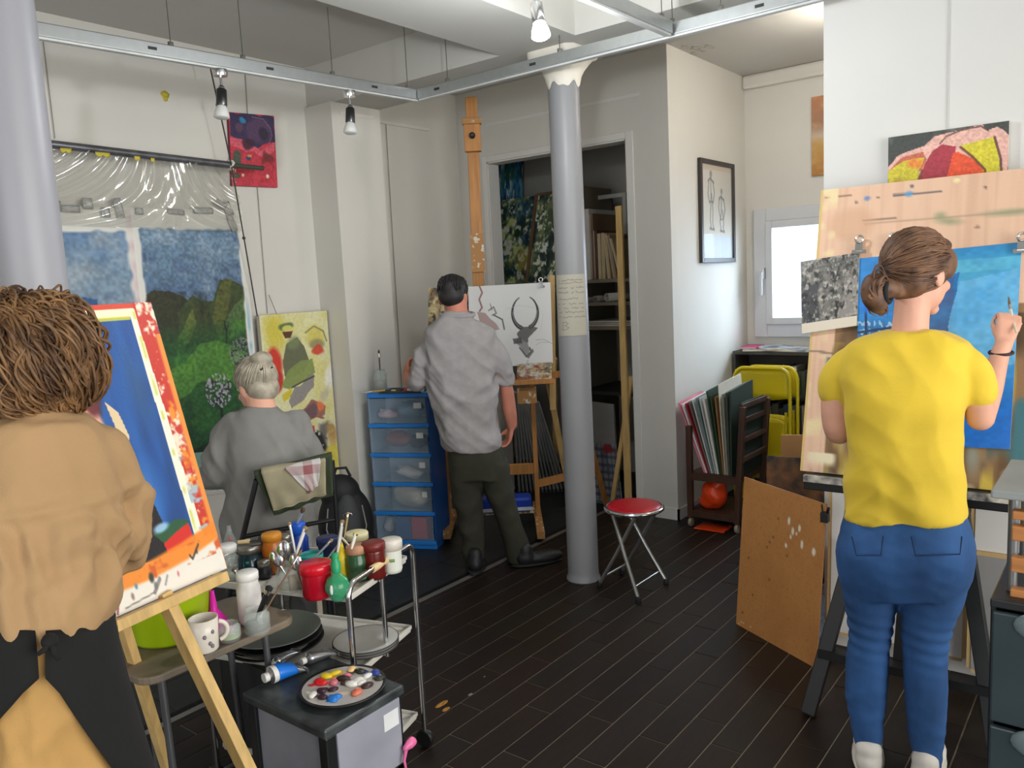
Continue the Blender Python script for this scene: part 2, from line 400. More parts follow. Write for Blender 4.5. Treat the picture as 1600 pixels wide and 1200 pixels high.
# ceiling and beams
c = MB(); c.span((-4.3, -2.1, 2.99), (2.1, 3.5, 3.1)); c.span((-4.3, 3.5, 3.03), (2.1, 6.15, 3.1)); structure(c.build('ceiling', M_CEIL))
structure(bx((XL, 3.32, 2.75), (XRE, 3.69, 3.05)).build('ceiling_beam_cross', M_CEIL), 'cross beam from the pilaster over the grey column')
structure(bx((-2.59, -2.0, 2.75), (-2.14, 3.32, 3.0)).build('ceiling_beam_long', M_CEIL), 'long beam carried by the row of columns')
# picture rails on the walls
structure(bx((XL, 3.75, 2.735), (XL+0.012, 4.40, 2.755)).build('trim_3', M_TRIM))
p0, p1 = PY(760, 196, YB), PY(1000, 147, YB); structure(MB().bar(p0, p1, 0.012, 0.02).build('trim_4', M_TRIM))
p0, p1 = PX(530, 176, -3.88), PX(583, 184, -3.88); structure(MB().bar(p0, p1, 0.012, 0.02).build('trim_5', M_TRIM))

# ------------------------------------------------------------------ columns
M_COLG = mat('grey_column_paint', (138, 138, 140), 0.42, var=0.04, scale=3)
M_COLL = mat('pale_grey_column_paint', (152, 152, 158), 0.42, var=0.03, scale=3)
def column(x, y, m, label, cap=True):
    t = thing('column', label, 'column', (x, y, 0))
    MB().lathe([(0.092, 0), (0.092, 0.012), (0.086, 0.02), (0.0835, 0.05), (0.0815, 1.4), (0.079, 2.62)], 40, (x, y, 0)).build('shaft', m, t)
    if cap:
        # flared capital: round below, square with chamfered corners above, hollow sides
        v = []; f = []; n = 48; prof = [(2.585, 0.081, 0), (2.60, 0.086, 0.0), (2.63, 0.088, 0.2), (2.66, 0.097, 0.5), (2.69, 0.112, 0.8), (2.712, 0.128, 0.95), (2.716, 0.14, 1), (2.75, 0.142, 1)]
        for z, r, sq in prof:
            for j in range(n):
                a = 2*PI*j/n; k = 1/max(abs(math.cos(a)), abs(math.sin(a))); k = min(k, 1.26); rr = r*(1+(k-1)*sq)
                zz = z - (0.012*math.sin(5*a)+0.008*math.sin(9*a+1))*(1 if z < 2.6 else 0)
                v.append((x+rr*math.cos(a), y+rr*math.sin(a), zz))
        for i in range(len(prof)-1):
            for j in range(n): f.append((i*n+j, i*n+(j+1) % n, (i+1)*n+(j+1) % n, (i+1)*n+j))
        MB().add(v, f).build('capital', mat('white_capital_paint', (226, 220, 206), 0.7), t)
    return t
COLX, COLY = -2.352, 3.522
column(COLX, COLY, M_COLG, 'grey round column with a handwritten note taped to it')
column(-2.352, 0.93, M_COLL, 'pale grey round column at the left edge beside the curly haired person')

# ------------------------------------------------------------------ light rails with their wires
M_ALU = mat('brushed_aluminium', (188, 192, 192), 0.38, 0.85, var=0.05, scale=30)
M_WIRE = mat('thin_steel_wire', (150, 148, 142), 0.5, 0.6)
RZ = 2.645
def rail(a, b, label, wires, marks=()):
    a = V(*a, RZ); b = V(*b, RZ); d = unit(b-a); s = np.cross(d, (0, 0, 1))
    t = thing('light_rail', label, 'light rail', (a+b)/2, group='ceiling light rails')
    m = MB(); m.bar(a, b, 0.044, 0.052); m.build('rail_body', M_ALU, t, bevel=0.004)
    g = MB(); g.bar(a+V(0, 0, -0.030), b+V(0, 0, -0.030), 0.026, 0.008); g.build('track_lip', mat('pale_track_lip', (205, 206, 204), 0.5, 0.3), t)
    for q in marks:
        p = a+(b-a)*q; mm = MB(); mm.bar(p-d*0.018+s*0.021, p+d*0.018+s*0.021, 0.006, 0.012); mm.build('rail_slot', mat('dark_slot', (45, 45, 45), 0.6), t)
    for q in wires:
        p = a+(b-a)*q; w = MB(); w.lathe([(0.012, 0.024), (0.012, 0.044), (0.0022, 0.046), (0.0022, 2.992-RZ)], 8, p); w.build('hanging_wire', M_WIRE, t)
    return t
A0, A1 = (-3.40, 0.3), (-3.13, 3.262)
rail(A0, A1, 'aluminium light rail along the left wall with two small spotlights', (0.55, 0.66, 0.82, 0.98), (0.52, 0.7, 0.9))
rail((-3.105, 3.262), (-0.7, 3.262), 'long aluminium light rail below the cross beam by the grey column', (0.085, 0.38, 0.62, 0.71), (0.06, 0.32, 0.78))
rail((-1.615, 3.225), (-1.66, 0.5), 'short aluminium light rail joining the long one near the top edge', (0.02,), (0.08,))
M_CHROME = mat('polished_chrome', (215, 215, 215), 0.16, 1.0, var=0.02)
M_FROST = mat('unlit_frosted_bulb', (225, 226, 222), 0.35, alpha=0.75)
def spot(P, tip, label, lit=False, rod=0.05):
    """P: point under the rail, tip: aim direction"""
    P = np.array(P, float); tip = unit(tip)
    t = thing('spotlight', label, 'spotlight', P, group='spotlights on the rails')
    MB().lathe([(0.03, -0.028), (0.032, -0.02), (0.032, 0.0)], 20, P).build('base', M_CHROME, t)
    j = P+V(0, 0, -0.028-rod); MB().tube([P+V(0, 0, -0.028), j], 0.006, 8).build('stem', M_CHROME, t)
    MB().ball(j, 0.014, 12, 8).build('joint', M_CHROME, t)
    MB().lathe([(0.012, 0.0), (0.022, 0.008), (0.024, 0.075), (0.022, 0.08)], 20, j, tip).build('housing', M_CHROME if lit else mat('dark_lamp_housing', (90, 90, 92), 0.3, 0.9), t)
    k = j+tip*0.08
    MB().lathe([(0.02, 0.0), (0.03, 0.025), (0.034, 0.048), (0.028, 0.052), (0.0, 0.053)], 20, k, tip).build('bulb', mat('glowing_bulb', (235, 245, 255), 0.4, emit=60) if lit else M_FROST, t)
    return j, k+tip*0.06
for px, py, lb in ((343, 104, 'dark unlit spotlight on the left rail, beside the red painting'), (545, 138, 'unlit spotlight on the left rail, near the rail corner')):
    P = PP(px, py, (*A0, RZ-0.035), (A1[1]-A0[1], -(A1[0]-A0[0]), 0)); P[2] = RZ-0.035
    spot(P, unit(V(0.03, -0.12, -1)), lb)
B = PZ(838, 22, 2.56)
rod0 = V(B[0], B[1], 2.99)
j, e = spot(rod0, V(0.22, -0.12, -1), 'lit spotlight with a glaring white bulb near the top edge', True, rod=2.99-0.028-2.60)
d = bpy.data.lights.new('spotlight_glow', 'POINT'); d.energy = 40; d.shadow_soft_size = 0.05; d.color = (0.92, 0.96, 1.0); o = bpy.data.objects.new('spotlight_glow', d); o.location = e; COL.objects.link(o)


# warm ceiling spot of the nook, round the corner of the right wall
j, e = spot(V(-1.22, 4.75, 3.03), V(-0.3, 0.1, -1), 'warm lit spotlight on the nook ceiling behind the right wall corner', True, rod=0.06)
d = bpy.data.lights.new('nook_lamp', 'POINT'); d.energy = 17; d.shadow_soft_size = 0.08; d.color = (1.0, 0.90, 0.78); o = bpy.data.objects.new('nook_lamp', d); o.location = e; COL.objects.link(o)

for px, py, w in ((1072, 74, .05), (1090, 76, .07), (1110, 73, .06), (1085, 83, .04), (1100, 80, .03)):
    c = PZ(px, py, 3.0285); k = px; MB().sheet([[c+V(w*.5*math.cos(a)*r*(1+.35*math.sin(3*a+k)), w*math.sin(a)*r*(1+.3*math.sin(5*a+k)), 0) for r in (.02, .5, 1)] for a in np.linspace(0, 6.283, 16)], .0012).build('plaster_flake', mat('flaking_plaster', (168, 162, 150), .9, scale=60, col2=(206, 202, 192)), bpy.data.objects['ceiling'])
# ================================================================== people
def evaluated(o):
    dg = bpy.context.evaluated_depsgraph_get(); dg.update()
    me = bpy.data.meshes.new_from_object(o.evaluated_get(dg)); old = o.data
    bpy.data.objects.remove(o); bpy.data.meshes.remove(old); return me
def fuse(mb, voxel=0.008, smooth=6, fac=0.5):
    """overlapping closed volumes -> points and faces of one continuous skin"""
    o = bpy.data.objects.new('tmp', mb.mesh('tmp')); COL.objects.link(o); fix_normals(o.data)
    r = o.modifiers.new('r', 'REMESH'); r.mode = 'VOXEL'; r.voxel_size = voxel
    s = o.modifiers.new('s', 'SMOOTH'); s.iterations = smooth; s.factor = fac
    me = evaluated(o); n = len(me.vertices); v = np.zeros(n*3); me.vertices.foreach_get('co', v); v = v.reshape(-1, 3)
    nn = np.zeros(n*3); me.vertices.foreach_get('normal', nn); nn = nn.reshape(-1, 3)
    f = [tuple(p.vertices) for p in me.polygons]; bpy.data.meshes.remove(me)
    return v, nn, f
def fused(name, mb, m, parent, voxel=0.008, smooth=6, disp=None):
    v, n, f = fuse(mb, voxel, smooth)
    if disp is not None: v = v + n*disp(v, n)[:, None]
    return MB().add(v, f).build(name, m, parent)
def crom(xs, ys, t):
    xs = np.array(xs, float); ys = np.array(ys, float); i = np.clip(np.searchsorted(xs, t)-1, 0, len(xs)-2)
    m = np.gradient(ys, xs, axis=0); h = (xs[i+1]-xs[i]); s = (t-xs[i])/h
    sh = (-1,)+(1,)*(ys.ndim-1); s = s.reshape(sh); h = h.reshape(sh)
    return (2*s**3-3*s**2+1)*ys[i]+(s**3-2*s**2+s)*h*m[i]+(-2*s**3+3*s**2)*ys[i+1]+(s**3-s**2)*h*m[i+1]
class Body:
    def __init__(s, base): s.p = np.array([base[0], base[1], 0.0]); s.n = unit([base[0], base[1], 0]); s.r = np.cross(s.n, (0, 0, 1))
    def Q(s, x, y, dd=0.0): return PP(x, y, s.p+s.n*dd, s.n)
    def px(s, k, x, y, dd=0.0): return k*np.linalg.norm(s.Q(x+1, y, dd)-s.Q(x, y, dd))
    def loft(s, rows, mb=None, n=40, e=2.3, sub=5):
        """rows: (y, x_left, x_right, half_thickness, depth_shift)"""
        mb = mb or MB(); rows = np.array([tuple(r)+(0.0,)*(5-len(r)) for r in rows], float)
        k = np.arange(len(rows)); t = np.linspace(0, len(rows)-1, (len(rows)-1)*sub+1); R = crom(k, rows, t)
        v = []; f = []
        for y, xl, xr, th, dd in R:
            a, b = s.Q(xl, y, dd), s.Q(xr, y, dd); c = (a+b)/2; h = (b-a)/2
            for j in range(n):
                q = 2*PI*j/n; cq, sq = math.cos(q), math.sin(q)
                v.append(c+h*np.sign(cq)*abs(cq)**(2/e)+s.n*th*np.sign(sq)*abs(sq)**(2/e))
        m = len(R)
        for i in range(m-1):
            for j in range(n): f.append((i*n+j, i*n+(j+1) % n, (i+1)*n+(j+1) % n, (i+1)*n+j))
        f.append(tuple(range(n-1, -1, -1))); f.append(tuple(range((m-1)*n, m*n)))
        return mb.add(v, f)
    def limb(s, pts, mb, n=14):
        """pts: (x, y, radius in metres, depth_shift): smooth tapered limb"""
        P = np.array([s.Q(x, y, dd) for x, y, r, dd in pts]); r = np.array([p[2] for p in pts]); k = np.arange(len(pts))
        t = np.linspace(0, len(pts)-1, (len(pts)-1)*6+1); PPs = crom(k, P, t); rr = crom(k, r, t)
        mb.tube(list(PPs), list(rr), n); mb.ball(PPs[0], rr[0], n, 8); mb.ball(PPs[-1], rr[-1], n, 8); return mb
def add_head(mb, c, fwd, up=(0, 0, 1), h=0.225):
    """c: centre of the skull; fwd: where the face looks. Skull, jaw, brow, nose, lips, chin and ears."""
    f = unit(fwd); u = unit(np.array(up, float)-f*(np.array(up, float)@f)); r = np.cross(f, u); B = np.stack([r, f, u], 1); c = np.array(c, float); k = h/0.225
    L = lambda x, y, z: c + B@np.array([x, y, z])*k
    mb.ball(L(0, -0.008, 0.025), np.array([0.074, 0.094, 0.088])*k, 20, 14, B); mb.ball(L(0, 0.03, -0.04), np.array([0.060, 0.062, 0.072])*k, 16, 12, B)
    mb.ball(L(0, 0.07, -0.098), np.array([0.026, 0.022, 0.02])*k, 12, 8, B); mb.cone(L(0, 0.088, 0.012), L(0, 0.110, -0.030), 0.008*k, 0.014*k, 10)
    mb.ball(L(0, 0.087, -0.064), np.array([0.024, 0.012, 0.009])*k, 12, 8, B); mb.ball(L(0, 0.078, 0.03), np.array([0.056, 0.02, 0.013])*k, 12, 8, B)
    for s in (-1, 1): mb.ball(L(0.074*s, -0.004, -0.012), np.array([0.010, 0.020, 0.032])*k, 12, 8, B); mb.ball(L(0.033*s, 0.075, -0.03), np.array([0.022, 0.016, 0.018])*k, 10, 8, B)
    return B, L, k
def add_eyes(L, k, parent):
    for s in (-1, 1):
        e = MB().ball(L(0.031*s, 0.083, 0.008), 0.0115*k, 12, 8).build('eye', mat('eye_white', (225, 220, 212), 0.2), parent)
        MB().ball(L(0.031*s, 0.0915, 0.008), 0.0055*k, 10, 6).build('iris', mat('dark_iris', (60, 45, 35), 0.2), e)
def add_hand(mb, w, d, palm, k=1.0, curl=0.5, thumb=1):
    """w: wrist, d: direction of the hand, palm: direction the palm faces; four unequal curled fingers and a thumb from the side of the palm"""
    d = unit(d); palm = unit(np.array(palm, float)-d*(np.array(palm, float)@d)); sd = np.cross(d, palm)*thumb; w = np.array(w, float)
    for j in range(4):
        o = (j-1.5)*0.019*k; mb.cone(w+sd*o*0.5+d*0.01*k, w+sd*o+d*0.085*k, 0.014*k, 0.0115*k, 10)
        ln = (0.062, 0.070, 0.076, 0.066)[j] if False else (0.058, 0.068, 0.075, 0.068)[j]
        p = w+sd*o*1.08+d*0.088*k; a = curl*(0.55+0.08*j)
        for q, fr in enumerate((0.45, 0.32, 0.23)):
            dd = d*math.cos(a)+palm*math.sin(a); e = p+dd*ln*fr*k*1.15; mb.cone(p, e, (0.0092-0.0007*q)*k, (0.0085-0.0007*q)*k, 8); p = e; a += curl*0.75
    p = w+sd*0.020*k+d*0.022*k; dd = unit(d*(0.55+.4*curl)+sd*(0.75-.45*curl)+palm*(0.35+.3*curl))
    for q, ln in enumerate((0.04, 0.032, 0.026)):
        e = p+dd*ln*k; mb.cone(p, e, (0.0125-0.0014*q)*k, (0.0115-0.0014*q)*k, 8); p = e; dd = unit(dd+d*0.3*curl+palm*0.25*curl-sd*0.2*curl)
M_SKIN = mat('light_skin', (214, 160, 136), 0.55, var=0.08, scale=14)
M_SKINR = mat('ruddy_skin', (190, 122, 100), 0.55, var=0.10, scale=14)
def folds(scale, amp, seed, stretch=(1, 1, 1)):
    rs = np.random.RandomState(seed); K = rs.normal(size=(14, 3))*np.array(stretch)*scale; ph = rs.rand(14)*6.28
    m0 = rs.normal(size=(3, 3))*7
    def g(v, n):
        a = np.zeros(len(v))
        for k, p in zip(K[:8], ph): a += 1-1.6*np.abs(np.sin(0.5*(v@k)+p+0.9*np.sin(v@k[::-1]*0.35)))
        w = 0.55+0.45*np.sin(v@m0[0])*np.sin(v@m0[1]+1)
        return amp*w*a/2.2
    return g

# ------------------------------------------------------------------ woman in the yellow T-shirt
b = Body((-0.575, 2.60)); Q = b.Q
wy = thing('person', 'person in a yellow T-shirt and blue jeans painting at the large board', 'person', b.p)
hc = Q(1434, 428, 0.03); look = unit(b.n*0.80+b.r*0.62+V(0, 0, -0.12))
mb = MB(); HB, HL, hk = add_head(mb, hc, look, h=0.228)
b.limb([(1426, 470, 0.050, 0.01), (1422, 515, 0.052, 0.0), (1418, 560, 0.07, 0.0)], mb)
b.loft([(535, 1345, 1490, 0.07), (600, 1335, 1492, 0.09), (700, 1345, 1490, 0.085), (790, 1335, 1500, 0.09), (850, 1325, 1505, 0.09)], mb)
b.limb([(1350, 572, 0.036, 0), (1308, 612, 0.043, 0.01), (1308, 672, 0.040, 0.03), (1322, 665, 0.036, 0.12), (1350, 635, 0.028, 0.24)], mb)
wl = Q(1350, 635, 0.24); add_hand(mb, wl, b.n+V(0, 0, 0.5), -b.r, 0.95, 0.6)
b.limb([(1485, 572, 0.036, 0), (1523, 612, 0.043, 0.01), (1532, 652, 0.040, 0.04)], mb)
b.limb([(1532, 650, 0.040, 0.04), (1546, 610, 0.036, 0.10), (1562, 555, 0.027, 0.16), (1568, 540, 0.025, 0.17)], mb)
wr = Q(1568, 540, 0.17)
add_hand(mb, wr, unit(Q(1582, 484, 0.22)-wr), unit(-b.r*0.12+b.n*0.99), 0.92, 0.90, thumb=1)
for xs in ((1362, 1357, 1356), (1462, 1447, 1447)): b.limb([(xs[0], 860, 0.07, 0), (xs[1], 1000, 0.048, 0), (xs[2], 1150, 0.036, 0), (xs[2], 1186, 0.034, 0.03)], mb)
body = fused('body', mb, M_SKIN, wy, 0.0065, 4)
add_eyes(HL, hk, body)
# T-shirt
mb = MB()
b.loft([(516, 1388, 1462, 0.066, -0.012), (520, 1368, 1480, 0.078), (528, 1340, 1502, 0.088), (545, 1318, 1518, 0.10), (580, 1310, 1515, 0.115), (630, 1316, 1509, 0.125), (690, 1324, 1506, 0.12), (750, 1320, 1510, 0.125), (785, 1316, 1514, 0.13), (806, 1318, 1512, 0.132)], mb, e=2.5)
b.limb([(1352, 562, 0.058, 0), (1322, 572, 0.052, 0.0), (1306, 592, 0.050, 0.005), (1304, 611, 0.050, 0.01)], mb)
b.limb([(1482, 562, 0.058, 0), (1510, 572, 0.052, 0.0), (1523, 590, 0.053, 0.01), (1527, 611, 0.055, 0.015)], mb)
fd = folds(52, 0.010, 3, (0.6, 0.6, 0.8))
def shirt_disp(v, n):
    z = v[:, 2]; lat = (v-b.p)@b.r
    low = np.clip((1.02-z)/0.25, 0, 1)
    return fd(v, n)*(0.45+0.7*low) + low*0.012*np.sin(34*(z+0.42*np.abs(lat+0.02))+2.0*np.sin(lat*9)) 
fused('t_shirt', mb, mat('yellow_cotton', (216, 184, 52), 0.85, var=0.05, scale=5, bump=0.12, bscale=160, sheen=0.1), wy, 0.0075, 5, shirt_disp)
# jeans
mb = MB()
b.loft([(770, 1328, 1502, 0.095), (800, 1320, 1509, 0.105, -0.0), (850, 1306, 1525, 0.13, -0.02), (890, 1309, 1523, 0.125, -0.02), (925, 1318, 1512, 0.105, -0.01)], mb, e=2.4)
b.loft([(880, 1311, 1408, 0.105, -0.01), (930, 1317, 1404, 0.095), (985, 1326, 1395, 0.075), (1030, 1321, 1390, 0.072), (1090, 1322, 1386, 0.066), (1160, 1336, 1379, 0.052)], mb)
b.loft([(880, 1410, 1521, 0.105, -0.01), (930, 1408, 1511, 0.095), (985, 1408, 1488, 0.076), (1030, 1410, 1482, 0.073), (1100, 1414, 1481, 0.066), (1200, 1427, 1472, 0.052)], mb)
fj = folds(60, 0.0020, 9, (0.5, 0.5, 1.2))
def jean_disp(v, n):
    z = v[:, 2]; kn = np.exp(-((z-0.47)/0.07)**2); lat = (v-b.p)@b.r
    seat = np.exp(-((z-0.82)/0.10)**2)*np.exp(-((np.abs(lat+0.0)-0.105)/0.075)**2)*np.clip(-(n@b.n), 0, 1)
    return fj(v, n)+kn*0.0028*np.sin(z*150+lat*22)+0.016*seat
jeans = fused('jeans', mb, mat('blue_denim', (46, 86, 138), 0.85, var=0.4, scale=7, bump=0.2, bscale=250, stretch=(1, 1, 0.5)), wy, 0.007, 4, jean_disp)
M_SEAM = mat('denim_seam', (28, 50, 88), 0.85)
for pts in ([(1424, 838), (1430, 868), (1500, 866), (1503, 838)], [(1331, 838), (1338, 868), (1376, 868), (1380, 838)]):
    mp = [Q(x, y, -0.158 if y > 850 else -0.150) for x, y in pts]; MB().tube(mp, 0.0022, 6).build('pocket_seam', M_SEAM, jeans)
for (ax, ay, dx) in ((1357, 1150, 0), (1448, 1192, 0)):
    f0 = Q(ax, ay); f0[2] = 0; fwd = unit(b.n*0.95+b.r*(0.15 if ax > 1400 else -0.05)); sd = np.cross(fwd, (0, 0, 1)); B3 = np.stack([sd, fwd, (0, 0, 1)], 1)
    m = MB(); m.ball(f0+V(0, 0, 0.045)-fwd*0.025, (0.042, 0.06, 0.048), 16, 10, B3); m.ball(f0+fwd*0.09+V(0, 0, 0.038), (0.046, 0.10, 0.036), 16, 10, B3); m.cone(f0+V(0, 0, 0.07)-fwd*0.03, f0+V(0, 0, 0.085)-fwd*0.035, 0.04, 0.04)
    sh = fused('shoe', m, mat('white_sneaker', (222, 216, 206), 0.6), wy, 0.006, 3)
    s = MB(); s.ball(f0+fwd*0.05+V(0, 0, 0.014), (0.05, 0.145, 0.014), 20, 8, B3); s.build('sole', mat('cream_rubber_sole', (205, 198, 184), 0.7), sh)
# hair with ponytail
def hair_mat(name, c1, c2): return mat(name, c1, 0.58, var=0.2, scale=22, col2=c2)
def strands(parent, m, L, paths, r=.0035, wave=0.0, seed=1, n=14, lift=.004, rad=(0.083, 0.103, 0.096), cen=(0, -0.016, 0.032), wl=3.0):
    """locks of hair that follow the rounded head from start to end directions (local head frame)"""
    rs = np.random.RandomState(seed); ck = MB(); rad = np.array(rad); cen = np.array(cen)
    for (a, b_) in paths:
        a = unit(a); b_ = unit(b_); pts = []; ph = rs.rand()*6.28; side = unit(np.cross(a, b_)+1e-6); lf = lift*rs.uniform(.4, 1.6)
        for i in range(n):
            t = i/(n-1); d = unit(a*(1-t)+b_*t); p = cen+d*(rad+lf*math.sin(PI*min(1, t*1.1+.05)))
            w = wave*math.sin(ph+t*wl*6.28)*(.3+.7*t); p = p+side*w+d*wave*.5*math.cos(ph+t*wl*6.28); pts.append(L(*p))
        rr = r*rs.uniform(.7, 1.3); ck.tube(pts, [rr*(.35+.65*math.sin(PI*(.12+.82*i/(n-1)))) for i in range(n)], 5, caps=False)
    o = ck.build('locks', m, parent); o['kind'] = 'stuff'; return o
MH = hair_mat('brown_hair', (124, 88, 62), (66, 44, 32))
mb = MB(); mb.ball(HL(0, -0.016, 0.032), np.array([0.083, 0.103, 0.096]), 24, 16, HB); mb.ball(HL(0, -0.046, -0.02), np.array([0.070, 0.052, 0.062]), 20, 12, HB)
for s in (-1, 1): mb.ball(HL(0.062*s, 0.03, 0.03), np.array([0.022, 0.05, 0.05]), 14, 10, HB)
mb.ball(HL(0, 0.05, 0.085), np.array([0.06, 0.045, 0.03]), 14, 10, HB)
b.limb([(1402, 455, 0.022, -0.045), (1386, 450, 0.030, -0.068), (1367, 448, 0.030, -0.08), (1358, 455, 0.024, -0.08)], mb)
b.limb([(1384, 445, 0.022, -0.07), (1366, 442, 0.032, -0.08), (1366, 463, 0.036, -0.085), (1374, 480, 0.026, -0.08), (1380, 488, 0.010, -0.075)], mb)
dirn = HB[:, 1]
def hair_disp(v, n): return 0.0*v[:, 0]
hair = fused('hair', mb, MH, wy, 0.0055, 4, hair_disp)
rs = np.random.RandomState(17); pth = []
tie = unit(V(-.45, -1.0, -.30))
for k in range(230):
    d = unit(V(rs.normal()*.9, rs.uniform(-.2, 1.0), rs.uniform(-.35, 1.0))); 
    if d[1] > .75 and d[2] < .55: d = unit(V(d[0], .5, .9))
    pth.append((d, unit(tie+rs.normal(size=3)*.08)))
for k in range(90): pth.append((unit(V(rs.uniform(-1, 1), rs.uniform(-.9, .1), rs.uniform(-1.0, -.45))), unit(tie+rs.normal(size=3)*.08)))
strands(hair, MH, HL, pth, .0034, .0012, 18)
for k in range(60):
    o1, o2, o3 = rs.normal(size=3)*.5, rs.normal(size=3), rs.normal(size=3); pts = [Q(1390+o1[0]*6, 452+o1[1]*8, -.075), Q(1376+o2[0]*5, 444+o2[1]*8, -.085-abs(o2[2])*.008), Q(1364+o2[0]*6, 454+o2[1]*8, -.088-abs(o2[2])*.02), Q(1370+o3[0]*5, 476+o3[1]*4, -.086-abs(o2[2])*.01), Q(1379+o3[0]*3, 489+o3[1]*4, -.08)]
    kk = np.arange(5); P5 = crom(kk, np.array(pts), np.linspace(0, 4, 13)); pth_ = MB().tube(list(P5), [.0042*math.sin(PI*(.1+.85*q/12)) for q in range(13)], 5, caps=False) if k == 0 else pth_.tube(list(P5), [.0042*math.sin(PI*(.1+.85*q/12)) for q in range(13)], 5, caps=False)
o = pth_.build('ponytail_locks', MH, hair); o['kind'] = 'stuff'
MB().tube([Q(1388+5*math.cos(a), 456+16*math.sin(a), -0.075+0.03*math.cos(a)) for a in np.linspace(0, 6.28, 18)[:-1]], 0.008, 8, closed=True).build('hair_band', mat('black_hair_band', (22, 22, 24), 0.8), hair)
MB().tube([Q(1564, 551, 0.165)+b.r*0.031*math.cos(a)+b.n*0.031*math.sin(a)+V(0, 0, 0.004*math.sin(a)) for a in np.linspace(0, 6.28, 20)[:-1]], 0.0045, 8, closed=True).build('bracelet', mat('dark_bracelet', (50, 30, 30), 0.6), wy)
pb = thing('paintbrush', 'thin pale paintbrush held in the hand of the person in yellow', 'paintbrush', Q(1583, 500, 0.19))
MB().tube([Q(1588, 520, 0.16), Q(1579, 484, 0.25)], [0.003, 0.0045], 8).build('handle', mat('pale_brush_handle', (205, 200, 180), 0.5), pb)
MB().tube([Q(1579, 484, 0.25), Q(1577.5, 476, 0.268)], 0.0045, 8).build('ferrule', M_CHROME, pb)
MB().tube([Q(1577.5, 476, 0.268), Q(1576, 464, 0.30)], [0.005, 0.0015], 8).build('bristles', mat('brush_bristles', (120, 95, 60), 0.9), pb)

# ------------------------------------------------------------------ man in the grey linen shirt
b = Body((-2.92, 3.44)); Q = b.Q
mn = thing('person', 'person in a grey short sleeved shirt and dark trousers drawing a bull', 'person', b.p)
hc = Q(708, 465, 0.02); look = unit(b.n*0.97+b.r*0.18+V(0, 0, -0.2))
mb = MB(); HB, HL, hk = add_head(mb, hc, look, h=0.222)
b.limb([(713, 478, 0.062, 0), (714, 500, 0.066, 0), (716, 520, 0.07, 0)], mb)
b.loft([(520, 668, 762, 0.08), (580, 676, 770, 0.10), (650, 690, 772, 0.105), (705, 702, 778, 0.10), (735, 705, 792, 0.10)], mb)
b.limb([(752, 545, 0.045, 0), (786, 592, 0.040, 0.01), (796, 640, 0.040, 0.03), (800, 664, 0.031, 0.045)], mb)
w = Q(800, 664, 0.045); add_hand(mb, w, Q(793, 694, 0.05)-w, unit(-b.r*0.9-b.n*0.2), 1.0, 0.75, thumb=1)
b.limb([(688, 545, 0.045, 0), (652, 592, 0.040, 0.02)], mb); b.limb([(652, 592, 0.047, 0.02), (645, 597, 0.044, 0.06), (638, 590, 0.034, 0.2)], mb)
w = Q(638, 590, 0.2); add_hand(mb, w, Q(634, 572, 0.27)-w, unit(b.r*0.8-V(0, 0, 0.4)), 1.0, 0.7, thumb=1)
for L in ([(727, 735, 0.085, 0), (735, 800, 0.06, 0.01), (742, 872, 0.042, 0), (742, 893, 0.038, 0.02)], [(770, 735, 0.085, 0), (790, 800, 0.06, 0.02), (808, 862, 0.042, 0.0), (812, 880, 0.038, 0.0)]): b.limb(L, mb)
body = fused('body', mb, M_SKINR, mn, 0.007, 3); add_eyes(HL, hk, body)
mb = MB()
b.loft([(486, 694, 736, 0.064, -0.01), (496, 684, 742, 0.085), (506, 672, 757, 0.105), (520, 662, 775, 0.115), (560, 662, 777, 0.135), (610, 668, 776, 0.145), (660, 682, 778, 0.145), (690, 690, 783, 0.145), (702, 696, 780, 0.14)], mb, e=2.5)
b.limb([(684, 532, 0.066, 0), (664, 555, 0.062, 0.0), (652, 596, 0.058, 0.02)], mb); b.limb([(758, 532, 0.066, 0), (778, 555, 0.064, 0), (788, 587, 0.060, 0.01)], mb)
b.limb([(752, 548, .07, 0), (774, 576, .058, .005)], mb)
fs = folds(46, 0.013, 21, (0.9, 0.9, 0.5))
def sd_(v, n):
    z = v[:, 2]; lat = (v-b.p)@b.r
    return fs(v, n)+0.012*np.exp(-((z-0.93-0.12*np.cos(lat*7))/0.035)**2)*np.clip(-(n@b.n), 0, 1)
sh = fused('shirt', mb, mat('grey_linen', (154, 150, 150), 0.9, var=0.08, scale=25, bump=0.25, bscale=300), mn, 0.008, 4, sd_)
cp = [Q(714+26*math.cos(a), 488+4*math.sin(a)*0, -0.0+0.075*math.sin(a))+V(0, 0, 0.012*math.sin(a)) for a in np.linspace(0, 6.28, 30)[:-1]]
MB().tube([p_-V(0, 0, .012) for p_ in cp], 0.013, 8, closed=True).build('collar', mat('grey_linen', (0, 0, 0)), sh)
mb = MB()
b.loft([(690, 698, 782, 0.12), (715, 700, 791, 0.135), (745, 702, 797, 0.13)], mb)
b.loft([(720, 700, 752, 0.12), (770, 705, 753, 0.10), (820, 717, 757, 0.085), (860, 722, 757, 0.08), (886, 727, 759, 0.082)], mb)
b.loft([(720, 742, 794, 0.12), (770, 758, 803, 0.10), (820, 778, 816, 0.085), (850, 787, 828, 0.085), (876, 792, 829, 0.082)], mb)
ft_ = folds(40, 0.009, 31, (0.5, 0.5, 1.2))
fused('trousers', mb, mat('dark_olive_trousers', (50, 49, 38), 0.9, var=0.15, scale=12, bump=0.2, bscale=200), mn, 0.009, 4, lambda v, n: ft_(v, n)*np.clip(1.2-v[:, 2]*1.4, 0.3, 1.2))
